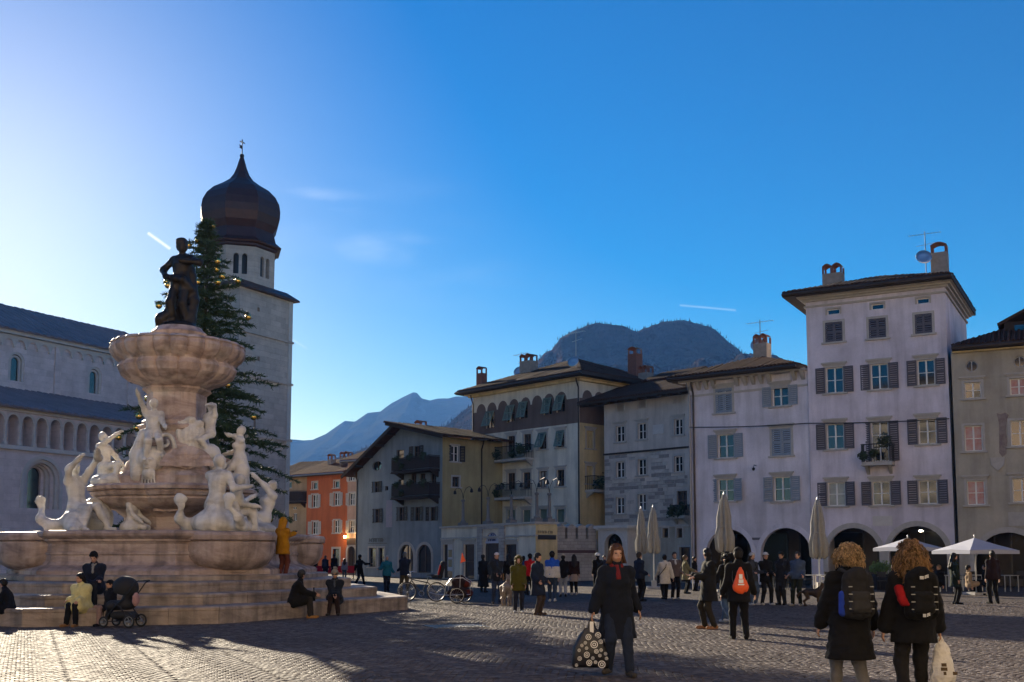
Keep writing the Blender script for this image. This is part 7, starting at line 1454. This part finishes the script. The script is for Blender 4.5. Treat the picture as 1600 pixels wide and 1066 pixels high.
# ---------------------------------------------------------------- bicycle and trailer
def bicycle():
    Y = GY(941); o = thing('bicycle', 'black bicycle with a child seat standing beside the fountain steps', 'bicycle', (GX(659, Y), Y, .014), R(-8)); ir = mat('bike_black', (.012, .012, .014), .3)
    xw = .53; wheel(o, (-xw, 0, .345), .325, spokes=24, tyre=.022); wheel(o, (xw, 0, .345), .325, spokes=24, tyre=.022)
    b = MB().tube([(-.40, 0, .86), (-.36, 0, .72)], .022).tube([(-.36, 0, .72), (.0, 0, .29)], .022).tube([(-.38, 0, .78), (.22, 0, .66)], .018).tube([(.0, 0, .29), (.26, 0, .86)], .019)
    for y in (-.05, .05): b.tube([(-.39, y * .6, .74), (-.53, y, .345)], .012).tube([(.0, y, .29), (.53, y, .345)], .011).tube([(.21, y, .68), (.53, y, .345)], .010)
    b.build('frame', ir, o); MB().tube([(-.30, -.27, 1.04), (-.40, -.2, 1.05), (-.42, 0, 1.0), (-.40, .2, 1.05), (-.30, .27, 1.04)], .014).tube([(-.40, 0, .85), (-.42, 0, 1.0)], .016).build('handlebar', MATS['metal_light'], o)
    organic('saddle', [cap((.18, 0, .93), (.36, 0, .94), .025, .075, ((0, 0, 1), .5))], ir, o, .02); b = torus(MB(), (0, -.06, .29), .09, .008, (0, 1, 0), 18, 4); b.build('chainring', MATS['metal_light'], o)
    MB().tube([(0, -.08, .29), (.1, -.09, .16)], .012).box(.06, .15, -.17, -.09, .145, .165).tube([(0, .08, .29), (-.1, .09, .42)], .012).box(-.15, -.06, .09, .17, .41, .43).build('pedals', ir, o)
    s_ = organic('child_seat', [cap((.46, 0, .88), (.62, 0, .88), .13, .13, ((0, 0, 1), .5)), cap((.68, -.06, .9), (.78, -.06, 1.3), .09, .10, ((1, 0, 0), .5)), cap((.68, .06, .9), (.78, .06, 1.3), .09, .10, ((1, 0, 0), .5)), ell((.74, 0, 1.32), (.08, .15, .10))], cl((.022, .022, .026)), o, .022, k=.05); organic('seat_cushion', [cap((.60, 0, .98), (.66, 0, 1.22), .085, .09, ((1, 0, 0), .5))], cl((.38, .02, .02)), s_, .022)
    MB().tube([(.36, -.04, .72), (.7, -.06, .74)], .008).tube([(.36, .04, .72), (.7, .06, .74)], .008).tube([(.7, -.06, .74), (.53, -.05, .36)], .006).build('carrier', MATS['iron'], o); MB().ball((-.47, 0, .92), .05, 8).build('headlamp', MATS['metal_light'], o)
def trailer():
    Y = GY(943); o = thing('bike_trailer', 'dark red two-wheeled child bike trailer with an orange flag', 'trailer', (GX(716, Y), Y, .014), R(-6)); fab = cl((.03, .018, .02)); red = cl((.11, .022, .018))
    for y in (-.33, .33): wheel(o, (.16 if y > 0 else -.0, y, .27), .25, spokes=16, tyre=.018)
    organic('cabin', [cap((-.25, -.2, .32), (-.25, .2, .32), .13, .13), cap((.3, -.2, .32), (.3, .2, .32), .13, .13), cap((0, 0, .32), (.1, 0, .34), .3, .3, ((0, 0, 1), .5)), cap((-.12, -.2, .72), (-.12, .2, .72), .09, .09), cap((.25, -.2, .68), (.25, .2, .68), .11, .11), cap((.05, 0, .45), (.05, 0, .72), .32, .24, ((0, 1, 0), .9))], fab, o, .024, k=.08)
    organic('rear_cover', [cap((.36, -.18, .34), (.36, .18, .34), .13, .13), cap((.30, -.18, .66), (.30, .18, .66), .13, .13)], red, o, .024, k=.08)
    b = MB()
    for y in (-.31, .31): b.tube([(-.42, y, .27), (-.38, y, .6), (-.2, y, .84), (.2, y, .86), (.46, y, .7), (.46, y, .3), (-.42, y, .27)], .014, 6)
    b.build('frame', MATS['metal_light'], o); MB().tube([(-.42, -.2, .28), (-.75, -.1, .3), (-1.0, 0, .36)], .014, 6).build('tow_bar', MATS['metal_light'], o); MB().tube([(.1, -.31, .5), (.13, -.33, 1.3), (.18, -.34, 1.72)], .006, 5).build('flag_pole', MATS['white_frame'], o)
    MB().add([(.12, -.345, 1.35), (.30, -.33, 1.42), (.17, -.345, 1.74), (.12, -.335, 1.35), (.30, -.32, 1.42), (.17, -.335, 1.74)], [(0, 1, 2), (5, 4, 3), (0, 3, 4, 1), (1, 4, 5, 2), (2, 5, 3, 0)]).build('flag', mat('flag_orange', (.80, .10, .015), .6), o)
bicycle(); trailer()
# ---------------------------------------------------------------- dogs
def dog(px, fy, label, s, face, c1, c2, sit=False):
    Y = GY(fy); o = thing('dog', label, 'dog', (GX(px, Y), Y, .012), R(face)); o.scale = (s, s, s); m1 = hair_mat(c1); m2 = hair_mat(c2)
    pr = [cap((0, -.22, .50), (0, .20, .52), .125, .10), cap((0, -.25, .47), (0, -.18, .45), .14, .13), cap((0, -.26, .55), (0, -.40, .74), .085, .065), ell((0, -.43, .79), (.065, .085, .07)), cap((0, -.46, .78), (0, -.58, .745), .045, .03)]
    for sx in (-1, 1):
        pr += [cap((sx * .08, -.23, .45), (sx * .085, -.24, .24), .06, .038), cap((sx * .085, -.24, .24), (sx * .085, -.25, .04), .034, .026), cap((sx * .085, -.25, .03), (sx * .085, -.30, .025), .03, .025)]
        pr += [cap((sx * .08, .18, .50), (sx * .095, .12, .30), .09, .055), cap((sx * .095, .12, .30), (sx * .09, .26, .19), .045, .03), cap((sx * .09, .26, .19), (sx * .09, .23, .04), .028, .025), cap((sx * .09, .23, .03), (sx * .09, .175, .025), .03, .025), cap((sx * .05, -.40, .83), (sx * .065, -.38, .90), .028, .010)]
    pr += chainp([(0, .26, .54), (0, .40, .50), (0, .48, .40), (0, .50, .30)], [.04, .035, .04, .02]); organic('body', pr, m1, o, .018, k=.05, noise=(.008, 45, 3))
    organic('saddle_fur', [cap((0, -.12, .545), (0, .17, .555), .108, .09), cap((0, -.24, .62), (0, -.3, .68), .06, .06)], m2, o, .02, k=.05, noise=(.012, 45, 5)); MB().ball((0, -.605, .75), .014, 6).build('nose', EYE, o)
    for sx in (-1, 1): MB().ball((sx * .032, -.50, .805), .009, 5).build('eye', EYE, o)
def chainp(pts, r): return [cap(pts[i], pts[i + 1], r[i], r[i + 1]) for i in range(len(pts) - 1)]
dog(791, 947, 'cream and tan dog standing with its back to the viewer', 1.15, 172, (.60, .50, .42), (.42, .26, .15)); dog(1222, 944, 'black and tan sheepdog at the feet of the man in the dark cap', .82, -20, (.16, .09, .05), (.02, .016, .014)); dog(1268, 948, 'brown dog standing beside the man in the blue padded jacket', .86, 70, (.15, .09, .055), (.06, .04, .03))
# ---------------------------------------------------------------- parasols, tables, chairs, planter
canvas = mat('canvas', (.38, .355, .30), .85, noise=(3, .25), bump=(25, .3, .01)); canvas_w = mat('canvas_white', (.40, .41, .48), .8, noise=(2, .1))
def closed_parasol(px, Y, ytop, ybot, label, wpx):
    x = GX(px, Y); zt = W(px, ytop, Y).z; zb = W(px, ybot, Y).z; o = thing('closed_parasol', label, 'parasol', (x, Y, .012), 0, 'folded parasols at the cafe'); wd = wpx / FPX * Y / 2; n_ = 48
    MB().lathe([(.035, 0), (.035, zt - .05), (.05, zt), (.02, zt + .12)], 10).build('pole', MATS['metal_light'], o); MB().box(-.4, .4, -.4, .4, 0, .1).box(-.12, .12, -.12, .12, .1, .4).build('base', MATS['stone_trim'], o); b = MB(); prof = [(zb, .62), (zb + .08, .95), (zb + (zt - zb) * .25, 1.0), (zb + (zt - zb) * .42, .72), (zb + (zt - zb) * .6, .7), (zb + (zt - zb) * .85, .45), (zt, .18)]; sd = int(px) % 7
    for i, (z_, k) in enumerate(prof):
        for q in range(n_): a = 2 * math.pi * q / n_; b.v.append((wd * k * (1 + .30 * math.cos(8 * a + sd + i * .25) + .07 * math.cos(3 * a + sd + i)) * math.cos(a), wd * k * (1 + .30 * math.cos(8 * a + sd + i * .25) + .07 * math.cos(3 * a + sd + i)) * math.sin(a), z_ - (.08 * math.cos(8 * a + sd) if i == 0 else 0)))
    b.f = [(i * n_ + q, i * n_ + (q + 1) % n_, (i + 1) * n_ + (q + 1) % n_, (i + 1) * n_ + q) for i in range(len(prof) - 1) for q in range(n_)] + [tuple((len(prof) - 1) * n_ + q for q in range(n_))]; b.build('canopy', canvas, o, smooth=True); torus(MB(), (0, 0, zb + (zt - zb) * .42), wd * .74, .03, (0, 0, 1), 20).build('tie_band', canvas, o)
closed_parasol(1003, 56, 795, 864, 'left one of the two folded cream parasols standing close together', 15); closed_parasol(1022, 55, 793, 864, 'right one of the two folded cream parasols standing close together', 17); closed_parasol(1134, 50, 773, 862, 'large folded cream parasol before the pale house arch', 25); closed_parasol(1281, 51, 781, 872, 'folded grey-beige parasol before the tall house', 24)
def open_parasol(px, Y, ytop, yrim, wpx, label, rz):
    x = GX(px, Y); zt = W(px, ytop, Y).z; zr = W(px, yrim, Y).z; hw = wpx / FPX * Y / 2 * .80; o = thing('open_parasol', label, 'parasol', (x, Y, .012), R(rz), 'open parasols at the cafe'); MB().lathe([(.03, 0), (.03, zt + .08), (.01, zt + .14)], 8).build('pole', MATS['metal_light'], o); MB().box(-.4, .4, -.4, .4, 0, .1).build('base', MATS['stone_trim'], o); c4 = [(-hw, -hw), (hw, -hw), (hw, hw), (-hw, hw)]; md = [(0, -hw), (hw, 0), (0, hw), (-hw, 0)]
    rim = [p for q in zip(c4, md) for p in q]; b = MB(); v = [(0, 0, zt)] + [(a * .5, c_ * .5, zr + (zt - zr) * .46) for a, c_ in rim] + [(a, c_, zr - (.0 if i % 2 == 0 else -.05)) for i, (a, c_) in enumerate(rim)] + [(a, c_, zr - .14) for a, c_ in rim]
    b.add(v, [(0, 1 + i, 1 + (i + 1) % 8) for i in range(8)] + [(1 + i, 9 + i, 9 + (i + 1) % 8, 1 + (i + 1) % 8) for i in range(8)] + [(9 + i, 17 + i, 17 + (i + 1) % 8, 9 + (i + 1) % 8) for i in range(8)]); b.build('canopy', canvas_w, o); 
    for a, c_ in rim: MB().tube([(0, 0, zt - .05), (a * .97, c_ * .97, zr - .02)], .012, 4).build('rib', MATS['metal_light'], o)
open_parasol(1421, 50, 841, 857, 92, 'open white parasol left of the other open one, before the tall house', 20); open_parasol(1526, 46, 841, 861, 112, 'open white parasol at the far right before the frescoed house', 16)
tabm = mat('table_top', (.42, .42, .42), .35, metal=.3); chm = mat('chair_weave', (.03, .028, .027), .7)
def table(px, fy, label, rz=0):
    Y = GY(fy); o = thing('cafe_table', label, 'table', (GX(px, Y), Y, .012), R(rz), 'cafe tables'); MB().box(-.36, .36, -.36, .36, .72, .75).build('table_top', tabm, o)
    for sx in (-1, 1):
        for sy in (-1, 1): MB().box(sx * .32 - .018, sx * .32 + .018, sy * .32 - .018, sy * .32 + .018, 0, .72).build('leg', MATS['metal_light'], o)
for px, fy, l in ((1095, 922, 'cafe table beside the olive waistcoat woman'), (1100, 916, 'cafe table nearest the downpipe of the pale house'), (1150, 917, 'cafe table behind the man with the orange bag'), (1215, 922, 'cafe table just behind the man in the dark cap'), (1262, 924, 'cafe table right of the blue padded jacket'), (1290, 924, 'cafe table next to the folded grey-beige parasol'), (1318, 922, 'cafe table left of the blond curls'), (1388, 922, 'cafe table below the green planter'), (1474, 925, 'white laid cafe table right of the ginger curls'), (1520, 924, 'cafe table under the far right parasol'), (1575, 925, 'cafe table at the right edge of the picture')): table(px, fy, l, rnd.uniform(-8, 8))
chair0 = None
def chair(px, fy, rz, label):
    global chair0; Y = GY(fy)
    if chair0 is None:
        o = thing('cafe_chair', label, 'chair', group='cafe chairs'); MB().box(-.21, .21, -.21, .21, .43, .46).build('seat', chm, o); b = MB().box(-.21, .21, .19, .215, .62, .88); b.build('backrest', chm, o)
        for sx in (-1, 1):
            MB().bar((sx * .19, -.19, 0), (sx * .19, -.19, .45), .028).build('leg', MATS['iron'], o); MB().tube([(sx * .19, .24, 0), (sx * .19, .2, .45), (sx * .19, .21, .9)], .015, 5).build('leg', MATS['iron'], o); MB().tube([(sx * .21, -.17, .45), (sx * .22, -.17, .66), (sx * .2, .2, .66)], .012, 5).build('armrest', MATS['iron'], o)
        chair0 = o
    else: o = dup(chair0); o['label'] = label
    o.location = (GX(px, Y), Y, .012); o.rotation_euler = (0, 0, R(rz)); return o
names = ['left of the olive waistcoat woman', 'between the downpipe table and the pale arch', 'behind the man in the long dark coat', 'behind the woman with dark curls', 'behind the grey beanie', 'behind the white cap', 'between the sheepdog and the tall house', 'behind the brown dog', 'left of the folded grey-beige parasol', 'right of the folded grey-beige parasol', 'beside the blond curls', 'below the green planter', 'between the two women at the front', 'at the white laid table', 'under the near open parasol', 'between the open parasols', 'under the far open parasol', 'at the right edge of the picture']
for i, nm in enumerate(names): chair(1080 + i * 30 + rnd.uniform(-6, 6), 918 + rnd.uniform(0, 9), rnd.choice((0, 90, 180, -90)) + rnd.uniform(-15, 15), 'dark cafe chair ' + nm)
Yp = GY(922); pl = thing('planter', 'square planter with a bright green shrub between the two front women', 'planter', (GX(1378, Yp), Yp, .012)); MB().add([(-.35, -.35, 0), (.35, -.35, 0), (.35, .35, 0), (-.35, .35, 0), (-.42, -.42, .75), (.42, -.42, .75), (.42, .42, .75), (-.42, .42, .75)], [(3, 2, 1, 0), (4, 5, 6, 7), (0, 1, 5, 4), (1, 2, 6, 5), (2, 3, 7, 6), (3, 0, 4, 7)]).build('pot', cl((.03, .03, .035)), pl); leaf_ball(.55, 700, 5, .07, .65).build('shrub', mat('bright_leaf', (.16, .24, .04), .6, noise=(9, .5)), pl, (0, 0, 1.05))
# service hatch in the paving and a red low barrier by the orange house
Yg = GY(980); hg_ = thing('hatch_cover', 'ribbed metal hatch cover set in the paving', 'hatch', (GX(714, Yg), Yg, .002), R(20)); MB().box(-.62, .62, -.5, .5, .0, .022).build('plate', mat('hatch_metal', (.16, .155, .15), .45, metal=.7), hg_); b = MB()
for i in range(14): MB().box(-.56 + i * .082, -.52 + i * .082, -.44, .44, .022, .032).build('rib', MATS['hatch_metal'], hg_)
Yr = GY(905); rb_ = thing('red_barrier', 'low red barrier in front of the orange house', 'barrier', (GX(522, Yr), Yr, .01)); MB().box(-1.5, 1.5, -.03, .03, .45, .95).build('panel', cl((.45, .02, .03)), rb_)
for x in (-1.4, 0, 1.4): MB().box(x - .03, x + .03, -.25, .25, 0, .05).box(x - .03, x + .03, -.031, .031, .05, .45).build('foot', MATS['iron'], rb_)
# ---------------------------------------------------------------- the air of the valley
def haze():
    m = bpy.data.materials.new('haze_air'); m.use_nodes = True; N = m.node_tree.nodes; L = m.node_tree.links; N.clear()
    o = N.new('ShaderNodeOutputMaterial'); v = N.new('ShaderNodeVolumePrincipled'); v.inputs['Color'].default_value = (.14, .37, 1.0, 1); v.inputs['Absorption Color'].default_value = (1, 1, 1, 1); v.inputs['Density'].default_value = 0.00015; v.inputs['Anisotropy'].default_value = 0.0
    L.new(v.outputs[0], o.inputs['Volume']); ob = MB().box(-5600, 5600, -300, 5700, -40, 625).build('haze', m); ob['kind'] = 'stuff'
haze()
